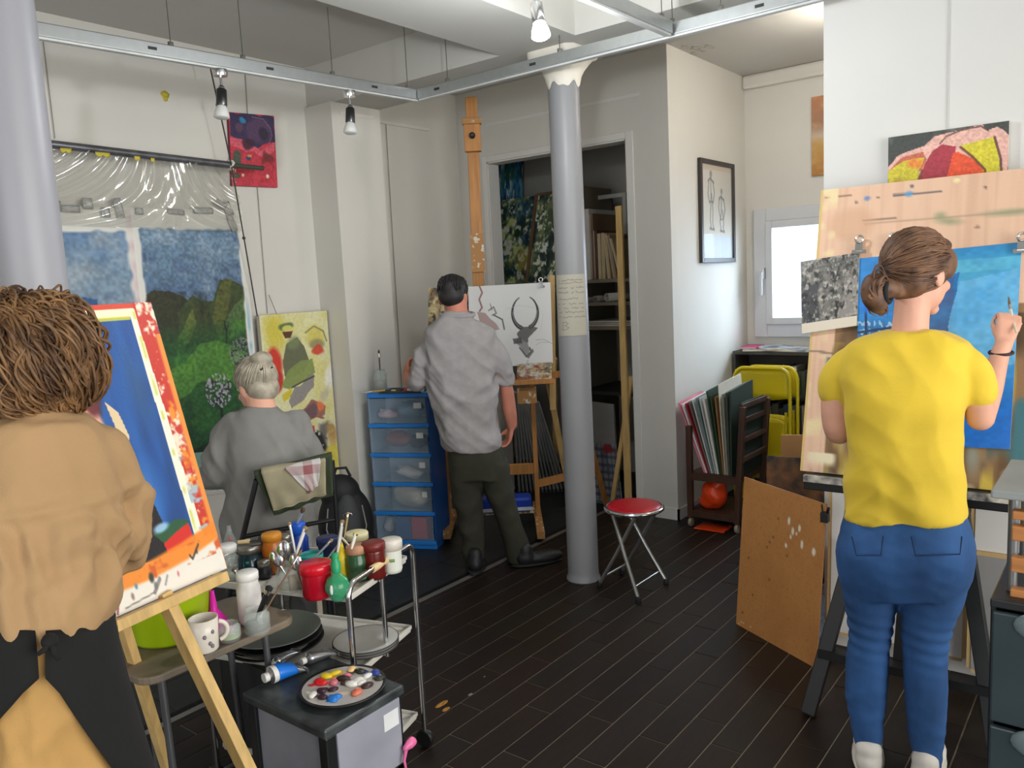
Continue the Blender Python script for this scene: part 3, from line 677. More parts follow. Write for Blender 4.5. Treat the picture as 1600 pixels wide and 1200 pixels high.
for (fx, fy, fd_) in ((744, 893, b.n*0.9+b.r*0.1), (822, 884, b.n*0.25+b.r*0.95)):
    f0 = PZ(fx, fy, 0); fwd = unit([fd_[0], fd_[1], 0]); sd = np.cross(fwd, (0, 0, 1)); B3 = np.stack([sd, fwd, (0, 0, 1)], 1)
    m = MB(); m.ball(f0+V(0, 0, 0.05), (0.045, 0.06, 0.05), 14, 10, B3); m.ball(f0+fwd*0.11+V(0, 0, 0.04), (0.05, 0.12, 0.04), 16, 10, B3); m.cone(f0+V(0, 0, 0.07), f0+V(0, 0, 0.10), 0.042, 0.04)
    s_ = fused('shoe', m, mat('black_leather_shoe', (30, 30, 32), 0.5), mn, 0.008, 3)
    MB().ball(f0+fwd*0.065+V(0, 0, 0.012), (0.054, 0.16, 0.012), 18, 6, B3).build('sole', mat('black_rubber', (20, 20, 20), 0.7), s_)
mb = MB(); mb.ball(HL(0, -0.014, 0.05), np.array([0.081, 0.102, 0.082]), 22, 14, HB); mb.ball(HL(0, -0.055, 0.0), np.array([0.074, 0.055, 0.06]), 18, 12, HB)
hair = fused('hair', mb, hair_mat('short_black_hair', (44, 40, 40), (20, 18, 18)), mn, 0.007, 4)
rs = np.random.RandomState(29); pth = []
for k in range(240):
    az = rs.uniform(0, 6.28); d = unit(V(math.cos(az), min(math.sin(az), .5), rs.uniform(-.35, .9))); pth.append((unit(d+V(0, 0, .45)), unit(d+rs.normal(size=3)*.1)))
strands(hair, hair_mat('short_black_hair', (0, 0, 0), (0, 0, 0)), HL, pth, .0034, .001, 30, n=8, rad=(.081, .104, .084), cen=(0, -.014, .046))

# ------------------------------------------------------------------ seated person in the grey smock
b = Body((-2.86, 1.955)); Q = b.Q
sp = thing('person', 'seated person with grey hair in a bun and a loose grey smock', 'person', b.p)
hc = Q(400, 603, 0.03); look = unit(b.n*0.8-b.r*0.5+V(0, 0, -0.25))
mb = MB(); HB, HL, hk = add_head(mb, hc, look, h=0.215)
b.limb([(405, 620, 0.058, 0.0), (410, 645, 0.06, -0.01), (414, 670, 0.07, -0.01)], mb)
b.loft([(662, 370, 455, 0.08), (720, 365, 470, 0.11), (800, 365, 472, 0.12), (850, 365, 475, 0.13)], mb)
b.limb([(372, 668, 0.055, 0), (346, 735, 0.045, 0.06), (338, 742, 0.038, 0.2), (330, 735, 0.028, 0.32)], mb); w = Q(330, 735, 0.32); add_hand(mb, w, b.n-b.r*0.2, -V(0, 0, 1), 0.92, 0.5)
b.limb([(462, 672, 0.055, 0), (482, 722, 0.045, 0.05), (470, 740, 0.036, 0.22), (458, 735, 0.028, 0.32)], mb); w = Q(458, 735, 0.32); add_hand(mb, w, b.n-b.r*0.2, -V(0, 0, 1), 0.92, 0.5)
for sx in (-0.1, 0.1):
    p0 = b.p+V(0, 0, 0.48)+b.r*sx; p1 = p0+b.n*0.40; p2 = b.p+b.r*sx+b.n*0.42+V(0, 0, 0.07)
    mb.cone(p0, p1, 0.075, 0.055); mb.cone(p1, p2, 0.052, 0.038); mb.cone(p2, p2+b.n*0.12+V(0, 0, -0.03), 0.036, 0.03)
body = fused('body', mb, M_SKIN, sp, 0.008, 4); add_eyes(HL, hk, body)
mb = MB()
b.loft([(633, 386, 430, 0.064, -0.005), (640, 374, 440, 0.085), (650, 364, 452, 0.105), (670, 353, 469, 0.125), (710, 350, 482, 0.145), (750, 353, 490, 0.155), (800, 350, 492, 0.17), (835, 346, 494, 0.185), (858, 348, 492, 0.19)], mb, e=2.4)
b.limb([(376, 668, 0.075, 0), (350, 710, 0.073, 0.02), (340, 740, 0.068, 0.06), (335, 742, 0.06, 0.14)], mb); b.limb([(458, 668, 0.075, 0), (478, 705, 0.072, 0.02), (486, 728, 0.062, 0.06), (478, 738, 0.055, 0.14)], mb)
lp = MB()
for sx in (-0.1, 0.1): p0 = b.p+V(0, 0, 0.49)+b.r*sx; lp.cone(p0, p0+b.n*0.40, 0.105, 0.085)
mb.v and mb.add(lp.v, lp.f)
fs2 = folds(38, 0.013, 44, (0.9, 0.9, 0.35))
fused('smock', mb, mat('grey_cotton_smock', (125, 124, 120), 0.9, var=0.1, scale=8, bump=0.2, bscale=260), sp, 0.009, 4, fs2)
mb = MB()
for sx in (-0.1, 0.1):
    p1 = b.p+V(0, 0, 0.47)+b.r*sx+b.n*0.40; mb.cone(p1, b.p+b.r*sx+b.n*0.42+V(0, 0, 0.09), 0.075, 0.058)
fused('trousers', mb, mat('dark_grey_trousers', (62, 62, 60), 0.9), sp, 0.009, 3, fs2)
for sx in (-0.1, 0.1):
    f0 = b.p+b.r*sx+b.n*0.46; B3 = np.stack([b.r, b.n, (0, 0, 1)], 1); m = MB(); m.ball(f0+V(0, 0, 0.042), (0.045, 0.06, 0.042), 14, 8, B3); m.ball(f0+b.n*0.08+V(0, 0, 0.032), (0.046, 0.10, 0.032), 14, 8, B3)
    fused('shoe', m, mat('black_leather_shoe', (0, 0, 0)), sp, 0.008, 2)
mb = MB(); mb.ball(HL(0, -0.012, 0.035), np.array([0.080, 0.10, 0.090]), 22, 14, HB); mb.ball(HL(0, -0.05, -0.02), np.array([0.072, 0.055, 0.06]), 18, 12, HB)
mb.ball(HL(0.005, -0.078, 0.098), np.array([0.050, 0.042, 0.036]), 16, 10, HB)
hair = fused('hair', mb, hair_mat('grey_hair', (176, 168, 150), (128, 120, 104)), sp, 0.006, 3, None)
rs = np.random.RandomState(23); strands(hair, hair_mat('grey_hair', (0, 0, 0), (0, 0, 0)), HL, [(unit(V(rs.normal(), rs.uniform(-.9, .8), rs.uniform(-.6, .6))), unit(V(.06, -.62, .8)+rs.normal(size=3)*.1)) for k in range(170)], .0036, .001, 24, rad=(.080, .10, .090), cen=(0, -.012, .035))
MB().tube([HL(0.005+0.036*math.cos(a), -0.102+0.012*math.sin(a), 0.062+0.008*math.cos(2*a)) for a in np.linspace(0.2, 2.9, 10)], 0.0055, 8).build('hair_clip', mat('black_hair_clip', (25, 25, 25), 0.4), hair)
MB().tube([HL(-0.03+0.012*k, -0.11, 0.05+0.006*(k % 2)) for k in range(6)], 0.0045, 6).build('hair_clip', mat('black_hair_clip', (0, 0, 0)), hair)

# ------------------------------------------------------------------ curly haired person in the tan shirt
b = Body((-1.60, 0.625)); Q = b.Q
tp = thing('person', 'person with curly brown hair in a tan gathered shirt and black apron', 'person', b.p)
hc = Q(58, 562, 0.02); look = unit(b.n*0.9+b.r*0.42+V(0, 0, -0.1))
mb = MB(); HB, HL, hk = add_head(mb, hc, look, h=0.222)
b.limb([(66, 610, 0.058, 0), (68, 650, 0.06, -0.005), (70, 700, 0.07, 0)], mb)
b.loft([(680, -30, 165, 0.08), (800, -40, 170, 0.11), (950, -30, 160, 0.115), (1100, -25, 180, 0.12)], mb)
b.limb([(145, 730, 0.04, 0), (180, 830, 0.040, 0.04), (180, 850, 0.038, 0.12), (200, 800, 0.03, 0.27)], mb); w = Q(200, 800, 0.27); add_hand(mb, w, b.n+V(0, 0, 0.5), -b.r, 0.92, 0.7)
b.limb([(-25, 730, 0.04, 0), (-52, 830, 0.040, 0.04), (-50, 850, 0.038, 0.12), (-50, 800, 0.03, 0.27)], mb); w = Q(-50, 800, 0.27); add_hand(mb, w, b.n+V(0, 0, 0.5), b.r, 0.92, 0.7)
for L_ in ([(40, 1050, .075, 0), (75, 1330, .05, .01), (105, 1560, .038, 0), (112, 1620, .034, .06)], [(120, 1050, .075, 0), (160, 1330, .05, .01), (190, 1560, .038, 0), (197, 1620, .034, .06)]): b.limb(L_, mb)
body = fused('body', mb, M_SKIN, tp, 0.008, 4); add_eyes(HL, hk, body)
mb = MB()
b.loft([(636, 28, 108, 0.066, -0.012), (645, 5, 128, 0.09), (655, -25, 152, 0.11), (685, -52, 176, 0.115), (730, -62, 190, 0.125), (800, -70, 200, 0.14), (870, -70, 200, 0.155), (920, -62, 190, 0.165), (960, -42, 168, 0.165), (985, -20, 140, 0.15)], mb, e=2.3)
b.limb([(152, 706, 0.058, 0), (176, 765, 0.056, 0.02), (184, 830, 0.058, 0.05), (180, 862, 0.056, 0.10)], mb); b.limb([(-35, 706, 0.062, 0), (-50, 770, 0.062, 0.02), (-56, 830, 0.060, 0.05), (-50, 850, 0.056, 0.12)], mb)
fb = folds(55, 0.010, 51, (1.0, 1.0, 0.45))
def gather(v, n):
    z = v[:, 2]; lat = (v-b.p)@b.r; g = np.clip((1.262-z)/0.03, 0, 1)*np.clip((z-1.0)/.13, .08, 1)
    return fb(v, n)*(0.4+g)+g*0.0105*np.sin(lat*112+2.5*np.sin(z*7)+3*np.sin(lat*17))*(0.6+0.4*np.sin(lat*23+z*4))+0.006*np.exp(-((z-1.268)/0.010)**2)*np.clip(-(n@b.n), 0, 1)
fused('shirt', mb, mat('tan_cotton', (160, 128, 90), 0.9, var=0.08, scale=7, bump=0.25, bscale=220), tp, 0.006, 4, gather)
mb = MB(); b.loft([(955, -45, 165, 0.15), (1005, -52, 172, 0.17), (1080, -60, 192, 0.18), (1200, -62, 226, 0.19), (1400, -40, 270, 0.20), (1560, -20, 300, 0.20)], mb, e=2.2)
fk = folds(34, 0.012, 61, (1.4, 1.4, 0.12))
fused('skirt', mb, mat('ochre_linen_skirt', (178, 138, 80), 0.9, var=0.15, scale=6, bump=0.2, bscale=200), tp, 0.01, 4, fk)
# apron: wraps the front and sides, open down the back in a tall triangle
def apron_side(sgn):
    rows = []
    for i in range(30):
        t = i/29; y = 938+(1540-938)*t
        xl = np.interp(y, [938, 1005, 1080, 1200, 1540], [-60, -66, -74, -78, -40]); xr = np.interp(y, [938, 1005, 1080, 1200, 1540], [174, 184, 204, 240, 316]); th = np.interp(y, [938, 1005, 1200, 1540], [0.165, 0.185, 0.205, 0.22])
        a, c2 = Q(xl, y), Q(xr, y); c = (a+c2)/2; h = (c2-a)/2
        edge = np.interp(y, [938, 1000, 1012, 1200, 1400], [0.04, 0.02, 0.10, 0.72, 1.0]) if sgn > 0 else np.interp(y, [938, 1000, 1012, 1120, 1400], [0.04, 0.02, 0.12, 0.75, 1.0])
        a0 = -PI/2+edge*1.15; a1 = PI/2
        r = []
        for j in range(26):
            q = a0+(a1-a0)*j/25; cq, sq = math.cos(q), math.sin(q)
            r.append(c+sgn*h*np.sign(cq)*abs(cq)**(2/2.2)+b.n*th*np.sign(sq)*abs(sq)**(2/2.2))
        rows.append(r)
    return rows
M_APR = mat('black_apron_cloth', (13, 13, 12), 0.9, var=0.2, scale=9, bump=0.2, bscale=200)
ap = MB().sheet(apron_side(1), 0.004).build('apron_panel', M_APR, tp); MB().sheet(apron_side(-1), 0.004).build('apron_panel', M_APR, tp)
kc = Q(78, 1002, -0.19)
for e in ((60, 1022), (92, 1030)): MB().tube([kc, (kc+Q(*e, -0.2))/2+b.n*-0.01, Q(*e, -0.195)], [0.007, 0.005, 0.004], 6).build('apron_tie', M_APR, tp)
mk = MB(); mk.ball(kc, 0.014, 10, 8); mk.build('apron_knot', M_APR, tp)
# curly hair: a full rounded mass covered with coiled locks
KH = .80
mb = MB(); mb.ball(HL(0, -0.012, 0.025), np.array([0.105, 0.118, 0.100])*KH, 24, 16, HB); mb.ball(HL(0, -0.045, -0.04), np.array([0.102, 0.08, 0.098])*KH, 20, 14, HB)
for s in (-1, 1): mb.ball(HL(0.07*s, 0.0, -0.02), np.array([0.038, 0.066, 0.085])*KH, 16, 12, HB)
rs = np.random.RandomState(5)
for i in range(40):
    d = unit(rs.normal(size=3))
    if d[1] > 0.45: d[1] = -d[1]
    p = HL(d[0]*0.094*KH, -0.022+d[1]*0.102*KH, -.004+d[2]*0.112*KH); mb.ball(p, rs.uniform(0.02, 0.032)*KH, 12, 8)
MC = hair_mat('curly_brown_hair', (136, 100, 62), (70, 46, 28))
hair = fused('hair', mb, MC, tp, .006, 3)
pth = []
for k in range(560):
    az = rs.uniform(0, 6.28); st = V(.35*math.cos(az)*rs.rand(), .35*math.sin(az)*rs.rand()-.1, 1); lo = rs.uniform(-2.4, .5); en_ = V(math.cos(az), min(math.sin(az), .25), lo*1.0); st2 = unit(st*(1-.55*rs.rand())+unit(en_)*.5*rs.rand()); pth.append((st2, unit(en_)))
pth2 = [(unit(a_+rs.normal(size=3)*.05), unit(b2+rs.normal(size=3)*.05)) for a_, b2 in pth for q in range(2)]
strands(hair, MC, HL, pth2, .0029, .0095, 6, n=52, lift=.014, rad=np.array([.112, .118, .142])*KH, cen=(0, -.02, -.008), wl=4.6)
strands(hair, MC, HL, pth[::2], .0026, .020, 61, n=52, lift=.024, rad=np.array([.112, .118, .142])*KH, cen=(0, -.02, -.008), wl=3.4)
# ================================================================== pictures on the walls
def wire_path(name_parent, pts, r=0.0022, name='hanging_wire', m=None):
    return MB().tube(pts, r, 6).build(name, m or M_WIRE, name_parent)

# two tall landscape sheets on the left wall
def landscape_right():
    p = Pic(150, 300, (222, 220, 212), 2.2)
    top = 0.062
    inside = np.clip((p.u-0.015-0.015*p.noise(3, 30))*60, 0, 1)*np.clip((0.955-0.02*p.noise(3, 30)-p.u)*60, 0, 1)*np.clip((p.v-top-0.012*p.noise(20, 3))*120, 0, 1)
    q = Pic(150, 300, (0, 0, 0), 2.2); q.k = 40
    q.grad([(0, (84, 112, 142)), (0.12, (104, 132, 156)), (0.22, (98, 124, 148)), (0.33, (72, 96, 128)), (1, (40, 70, 60))])
    q.mix((q.fbm(5, 12)-.45)*2.2*(q.v < .36), (150, 168, 184)); q.mix((q.fbm(9, 18)-.55)*2*(q.v < .36), (62, 78, 112))
    # ridges
    q.poly([(0, .315), (.1, .29), (.25, .30), (.36, .325), (.5, .36), (.5, 1), (0, 1)], (50, 52, 34), wob=.02)
    q.poly([(.3, .36), (.44, .305), (.52, .33), (.62, .345), (.7, .27), (.78, .262), (.9, .285), (1, .30), (1, 1), (.2, 1)], (58, 70, 38), wob=.02)
    q.poly([(.60, .40), (.66, .30), (.74, .262), (.83, .27), (.78, .36), (.66, .48)], (88, 92, 42), .8, wob=.04)
    q.mix((q.fbm(14, 8)-.5)*2.5*(q.v > .30), (38, 44, 28))
    q.poly([(0, .62), (.2, .50), (.35, .42), (.44, .36), (.46, .42), (.3, .52), (.1, .66)], (104, 116, 50), .75, wob=.05)
    q.poly([(.72, .44), (.86, .34), (1, .32), (1, .52), (.7, .58)], (84, 112, 64), .75, wob=.05)
    q.mix(np.clip((q.v-.40)*9, 0, 1), (38, 84, 40)); q.mix((q.fbm(6, 14)-.45)*2.6*(q.v > .42), (70, 122, 46)); q.mix((q.fbm(10, 18)-.52)*3*(q.v > .42), (24, 58, 32))
    q.poly([(.05, .62), (.45, .50), (.62, .50), (.95, .56), (.9, .66), (.4, .62), (.1, .72)], (92, 140, 52), .6, wob=.05)
    q.mix(np.clip((q.v-.76)*4, 0, .85), (18, 50, 34)); q.mix((q.fbm(30, 8)-.55)*2.5*(q.v > .72), (30, 80, 50))
    for x, y, r, c in ((.60, .68, .13, (168, 160, 176)), (.86, .55, .12, (118, 122, 118)), (.97, .80, .13, (120, 150, 170))):
        q.line([(x, y+.02), (x+.01, y+.085), (x+.0, y+.13)], .016, (22, 36, 26)); 
        d = np.hypot((q.u-x)/r, (q.v-y)/(r*.52)); dots = (q.noise(70, 130) > .5); q.mix((d < 1)*dots*.9, c); q.mix((d < .9)*(q.noise(60, 110) > .68), (44, 44, 52))
    q.line([(.72, .42), (.73, .47), (.72, .50)], .010, (20, 44, 26)); q.line([(.73, .46), (.76, .43)], .006, (20, 44, 26))
    q.line([(0, .95), (.3, .90), (.6, .86), (1, .84)], .03, (24, 34, 26), .7)
    q.grain(.35, 50, 120)
    p.c = p.c*(1-inside[..., None])+q.c*inside[..., None]
    e = np.clip((p.u-.945)*60, 0, 1)*np.clip((.99-p.u)*50, 0, 1)*(p.v > .3)*p.noise(3, 40); p.mix(e*.8, (110, 170, 200))
    return p
def landscape_left():
    p = Pic(130, 240, (224, 222, 214), 2.2); p.k = 80
    inside = np.clip((.965-0.03*p.noise(3, 30)-p.u)*40, 0, 1)*np.clip((p.v-.07-0.012*p.noise(20, 3))*120, 0, 1)
    q = Pic(130, 240, (96, 124, 150), 2.2); q.k = 120
    q.grad([(0, (88, 122, 166)), (.2, (118, 144, 166)), (.35, (128, 146, 160)), (.6, (84, 110, 132)), (1, (70, 90, 110))])
    q.mix((q.fbm(5, 9)-.42)*2.4, (150, 162, 172)); q.mix((q.fbm(8, 16)-.55)*2.2, (70, 98, 140))
    q.poly([(0, .27), (.28, .30), (.32, .38), (.34, .6), (.0, .6)], (60, 96, 128), .8, wob=.05)
    q.poly([(.50, .35), (.64, .30), (.72, .31), (.70, .40), (.66, .6), (.46, .6)], (42, 84, 134), .9, wob=.05)
    q.line([(.95, .2), (.96, .3), (.99, .4)], .02, (40, 88, 150), .8); q.grain(.25, 50, 100)
    p.c = p.c*(1-inside[..., None])+q.c*inside[..., None]
    p.mix(np.clip((p.u-.93)*30, 0, 1)*(p.u < .98)*p.noise(3, 30)*.5, (190, 130, 150))
    return p
Zt = 2.095
ls = thing('landscape_painting', 'tall painting of green hills and blossoming trees under a blue sky', 'painting', (-4.09, 2.43, 0.62))
picture('sheet', landscape_right(), (-4.088, 2.125, Zt), (-4.088, 2.765, Zt+0.012), (-4.088, 2.125, 0.62), 0.004, ls, rough=0.65)
l2 = thing('landscape_painting', 'pale blue misty painting taped left of the green hills', 'painting', (-4.09, 1.8, 0.62))
picture('sheet', landscape_left(), (-4.088, 1.35, Zt-0.01), (-4.089, 2.128, Zt), (-4.088, 1.35, 0.62), 0.004, l2, rough=0.65)
M_TAPE = mat('greyish_tape', (190, 190, 186), 0.25, var=0.15, scale=40, alpha=0.8)
def tape(par, px, py, w, h, a=0.0):
    c = PX(px, py, -4.076); u_ = V(0, math.cos(a), math.sin(a)); v_ = V(0, -math.sin(a), math.cos(a)); n0, n1 = 7, 4
    P = [[c+u_*(i/(n0-1)-.5)*w*(1-0.12*abs(j/(n1-1)-.5))+v_*(j/(n1-1)-.5)*h+V(0.002*math.sin(i*1.3+j), 0, 0) for j in range(n1)] for i in range(n0)]
    MB().sheet(P, 0.0008).build('tape', M_TAPE, par)
for a in ((84, 322, .07, .05), (104, 326, .13, .035), (137, 318, .05, .055), (165, 332, .045, .05), (186, 325, .04, .10, .15)): tape(l2, *a)
for a in ((218, 330, .04, .035), (275, 331, .10, .03, -.05), (318, 329, .12, .035), (345, 318, .07, .03, -.5), (356, 326, .05, .08, .3), (363, 350, .04, .09, .35)): tape(ls, *a)
# pole and clear plastic sheet above them
pole = thing('hanging_pole', 'long grey metal pole holding a clear plastic sheet on the left wall', 'pole', (-4.0, 2.1, 2.34))
pa, pb_, pc = V(-4.0, 1.25, 2.369), PX(360, 258, -4.0), PX(411, 263, -4.0)
MB().tube([pa, pb_], 0.020, 16).build('outer_tube', mat('worn_grey_tube', (120, 120, 124), 0.35, 0.7, var=0.3, scale=20), pole)
MB().tube([pb_, pc], 0.013, 12).build('inner_rod', mat('dark_green_rod', (66, 72, 60), 0.6), pole)
MB().tube([pb_+V(0.022*math.cos(a), 0.01*math.sin(3*a), 0.024*math.sin(a)) for a in np.linspace(0, 6.28, 16)[:-1]], 0.007, 8, closed=True).build('tie', mat('white_cord', (220, 216, 205), 0.8), pole)
for y, w in ((1.78, .05), (1.95, .07), (2.12, .03), (2.2, .02)):
    mbp = MB(); z = 2.365-(y-1.25)*0.018-0.022
    mbp.sheet([[V(-3.978, y+w*(i/6-.5), z+0.01-(0.012+0.014*math.sin(i*2.1)**2)*j/3) for j in range(4)] for i in range(7)], 0.001); mbp.build('paint_drip', mat('yellow_paint', (196, 180, 60), 0.5), pole)
def film_mat():
    m = bpy.data.materials.new('clear_plastic_film'); m.use_nodes = True; nt = m.node_tree; nt.nodes.clear()
    o = nt.nodes.new('ShaderNodeOutputMaterial'); mx = nt.nodes.new('ShaderNodeMixShader'); t = nt.nodes.new('ShaderNodeBsdfTransparent'); g = nt.nodes.new('ShaderNodeBsdfGlossy')
    g.inputs['Roughness'].default_value = 0.09; t.inputs['Color'].default_value = (0.96, 0.96, 0.95, 1); mx.inputs[0].default_value = 0.09
    nz = nt.nodes.new('ShaderNodeTexNoise'); nz.inputs['Scale'].default_value = 5; bp = nt.nodes.new('ShaderNodeBump'); bp.inputs['Strength'].default_value = 0.3
    nt.links.new(nz.outputs['Fac'], bp.inputs['Height']); nt.links.new(bp.outputs['Normal'], g.inputs['Normal'])
    nt.links.new(t.outputs[0], mx.inputs[1]); nt.links.new(g.outputs[0], mx.inputs[2]); nt.links.new(mx.outputs[0], o.inputs[0]); return m
P = []
for i in range(150):
    y = 1.28+(2.70-1.28)*i/149; r = []
    for j in range(50):
        t = j/49; z = 2.362-(y-1.25)*0.019-t*0.36; rad = (y-2.75)+t*0.9*(2.2-y)
        k = 0.010*math.sin(rad*75+6*math.sin(t*3+y*2))*(0.25+t)+0.006*math.sin(rad*160+t*9)+0.012*math.sin(y*11+t*4)
        r.append((-4.03+0.03*(1-t)+k, y, z))
    P.append(r)
MB().sheet(P, 0.0006).build('plastic_sheet', film_mat(), pole)
# cord running from the rail past the pole
cd_ = thing('cord', 'dark hanging cord running down past the pole end', 'cord', PX(402, 492, -4.0))
wire_path(cd_, [PX(326, 94, -3.95), PX(343, 172, -3.97), PX(361, 255, -3.975), PX(380, 365, -4.02), PX(402, 494, -4.06)], 0.004, 'cord_line', mat('dark_cord', (70, 66, 60), 0.8))
MB().ball(PX(340, 164, -3.965), 0.011, 10, 8).build('knot', mat('dark_cord', (0, 0, 0)), cd_); MB().ball(PX(381, 372, -4.02), 0.010, 10, 8).build('knot', mat('dark_cord', (0, 0, 0)), cd_)
w1 = thing('picture_wire', 'bare thin picture wire on the far left wall', 'wire', PX(86, 215, -4.12)); wire_path(w1, [PX(66, 50, -4.12), PX(86, 216, -4.12)])
w2 = thing('picture_wire', 'bare dark picture wire left of the person in the grey shirt', 'wire', PX(628, 605, -4.12)); wire_path(w2, [PX(603, 194, -4.12), PX(628, 610, -4.12)], 0.0026)
st = MB(); c = PX(258, 150, -4.1285); st.sheet([[c+V(0, 0.022*math.cos(a)*r*(1+.3*math.sin(3*a)), 0.028*math.sin(a)*r) for r in (0.01, .5, 1)] for a in np.linspace(0, 6.28, 14)], 0.0008); st.build('paint_stain', mat('yellow_paint', (0, 0, 0)), bpy.data.objects['wall_left'])

# purple and red abstract hanging on the left wall
def red_abstract():
    p = Pic(110, 150, (196, 52, 70), 1.35); p.k = 200
    p.mix((p.fbm(6, 8)-.4)*2, (170, 34, 52)); p.poly([(0, 0), (1, 0), (1, .36), (.8, .40), (.62, .46), (.4, .44), (.3, .36), (0, .33)], (52, 42, 78), wob=.05)
    p.poly([(0, .33), (.3, .36), (.42, .45), (.62, .48), (1, .36), (1, .50), (.6, .56), (.3, .5), (0, .46)], (216, 96, 112), .8, wob=.06)
    p.blob(.62, .22, .32, .20, (84, 58, 92), .9, .3, .04); p.blob(.72, .26, .14, .12, (40, 30, 52), .9, .4, .08); p.blob(.40, .40, .16, .09, (58, 26, 48), .9, .4, .08)
    p.line([(.5, .04), (.75, .06), (.9, .18), (.93, .28), (.86, .38)], .012, (128, 100, 120), .8); p.blob(.28, .11, .09, .06, (40, 132, 176), .95, .3, .06); p.blob(.22, .22, .10, .08, (96, 62, 82), .8, .4, .08)
    p.blob(.13, .62, .12, .16, (60, 84, 66), .9, .25, .06); p.blob(.36, .63, .08, .05, (44, 62, 110), .95, .3, .08); p.blob(.40, .58, .06, .02, (196, 160, 60), .9, .3); p.blob(.80, .58, .17, .11, (110, 36, 40), .9, .35, .12)
    p.blob(.78, .85, .04, .03, (222, 200, 180), 1, .2); p.blob(.24, .85, .03, .025, (222, 190, 180), 1, .2); p.blob(.12, .83, .08, .05, (66, 76, 52), .9, .3, .08)
    p.line([(.5, .7), (.42, .85), (.45, .95)], .012, (130, 40, 40), .8); p.line([(.93, .70), (.85, .88), (.6, .94)], .012, (140, 44, 44), .8); p.grain(.3, 60); return p
t = thing('abstract_painting', 'small purple and red abstract canvas high on the left wall', 'painting', (-4.12, 2.9, 2.25))
picture('canvas', red_abstract(), PX(357, 175, -4.105), PX(428, 181, -4.105), PX(363, 290, -4.105), 0.02, t, side=(120, 40, 60), br=PX(434, 293, -4.105))
wire_path(t, [PX(383, 112, -4.12), PX(387, 180, -4.12)]); wire_path(t, [PX(402, 290, -4.12), PX(418, 490, -4.12)])
# tall yellow abstract
def yellow_abstract():
    p = Pic(120, 240, (222, 218, 170), 2.1); p.k = 260
    p.mix((p.fbm(5, 9)-.45)*2.2, (214, 206, 130)); p.blob(.18, .10, .20, .13, (206, 190, 60), .8, .6, .05)
    p.blob(.14, .30, .14, .12, (204, 54, 40), .95, .3, .06); p.blob(.16, .36, .12, .07, (186, 44, 40), .9, .3, .06)
    p.poly([(.34, .16), (.52, .13), (.62, .20), (.68, .30), (.62, .33), (.30, .36), (.28, .26)], (98, 102, 78), .95, wob=.03); p.blob(.46, .16, .12, .05, (126, 140, 96), .7, .5, .04)
    p.blob(.36, .07, .13, .03, (84, 110, 64), .95, .3, .04); p.blob(.38, .085, .09, .022, (222, 214, 110), .9, .3); p.poly([(.30, .10), (.46, .10), (.42, .135), (.34, .135)], (88, 52, 40), .95, wob=.02)
    p.blob(.78, .15, .18, .08, (210, 196, 90), .8, .4, .05); p.blob(.82, .19, .14, .04, (140, 136, 104), .8, .4, .05); p.line([(.64, .12), (.78, .085), (.92, .12), (.96, .18)], .012, (120, 120, 90), .8); p.blob(.80, .235, .12, .025, (206, 76, 54), .95, .3, .05)
    p.poly([(.22, .42), (.34, .33), (.52, .28), (.72, .27), (.74, .36), (.5, .41), (.34, .43)], (132, 148, 84), .95, wob=.03); p.poly([(.22, .46), (.4, .42), (.36, .47), (.24, .50)], (208, 190, 50), .95, wob=.03); p.poly([(.40, .42), (.74, .38), (.70, .45), (.46, .50), (.34, .56), (.30, .52)], (136, 132, 132), .9, wob=.05); p.line([(.38, .425), (.55, .40), (.72, .38)], .012, (60, 50, 40), .9)
    p.blob(.95, .40, .10, .09, (238, 236, 226), .9, .4, .06); p.blob(.85, .47, .10, .05, (190, 180, 160), .7, .5, .1)
    p.poly([(.40, .58), (.66, .53), (.84, .56), (.8, .62), (.5, .66)], (150, 96, 84), .9, wob=.05); p.blob(.78, .56, .08, .035, (224, 120, 76), .95, .3, .04); p.blob(.62, .60, .12, .035, (108, 84, 92), .9, .3, .08); p.blob(.46, .68, .14, .05, (150, 84, 54), .9, .4, .08)
    p.blob(.58, .70, .10, .03, (206, 60, 44), .95, .3, .06); p.blob(.86, .70, .16, .07, (112, 108, 108), .95, .3, .06); p.blob(.60, .78, .24, .06, (36, 34, 36), .95, .3, .09); p.blob(.78, .82, .14, .03, (210, 206, 200), .8, .3, .2)
    p.blob(.40, .57, .08, .03, (110, 110, 104), .9, .4, .1); p.mix((p.noise(22, 40) > .72)*(p.v > .62)*.8, (216, 212, 204)); p.blob(.93, .88, .12, .08, (212, 200, 80), .95, .3, .05); p.blob(.70, .88, .12, .05, (160, 92, 50), .9, .4, .1); p.blob(.80, .93, .06, .06, (206, 96, 44), .9, .4, .1); p.blob(.92, .74, .10, .06, (190, 150, 84), .8, .5, .1); p.grain(.08, 60, 120); return p
t = thing('abstract_painting', 'tall yellow abstract canvas with red and black shapes beside the pilaster', 'painting', (-4.06, 3.04, 0.46))
picture('canvas', yellow_abstract(), V(-4.05, 2.79, 1.503), V(-4.05, 3.285, 1.503), V(-4.05, 2.79, 0.45), 0.03, t, side=(190, 180, 170))
wire_path(t, [V(-4.06, 2.92, 1.5), V(-4.115, 2.915, 1.62)])
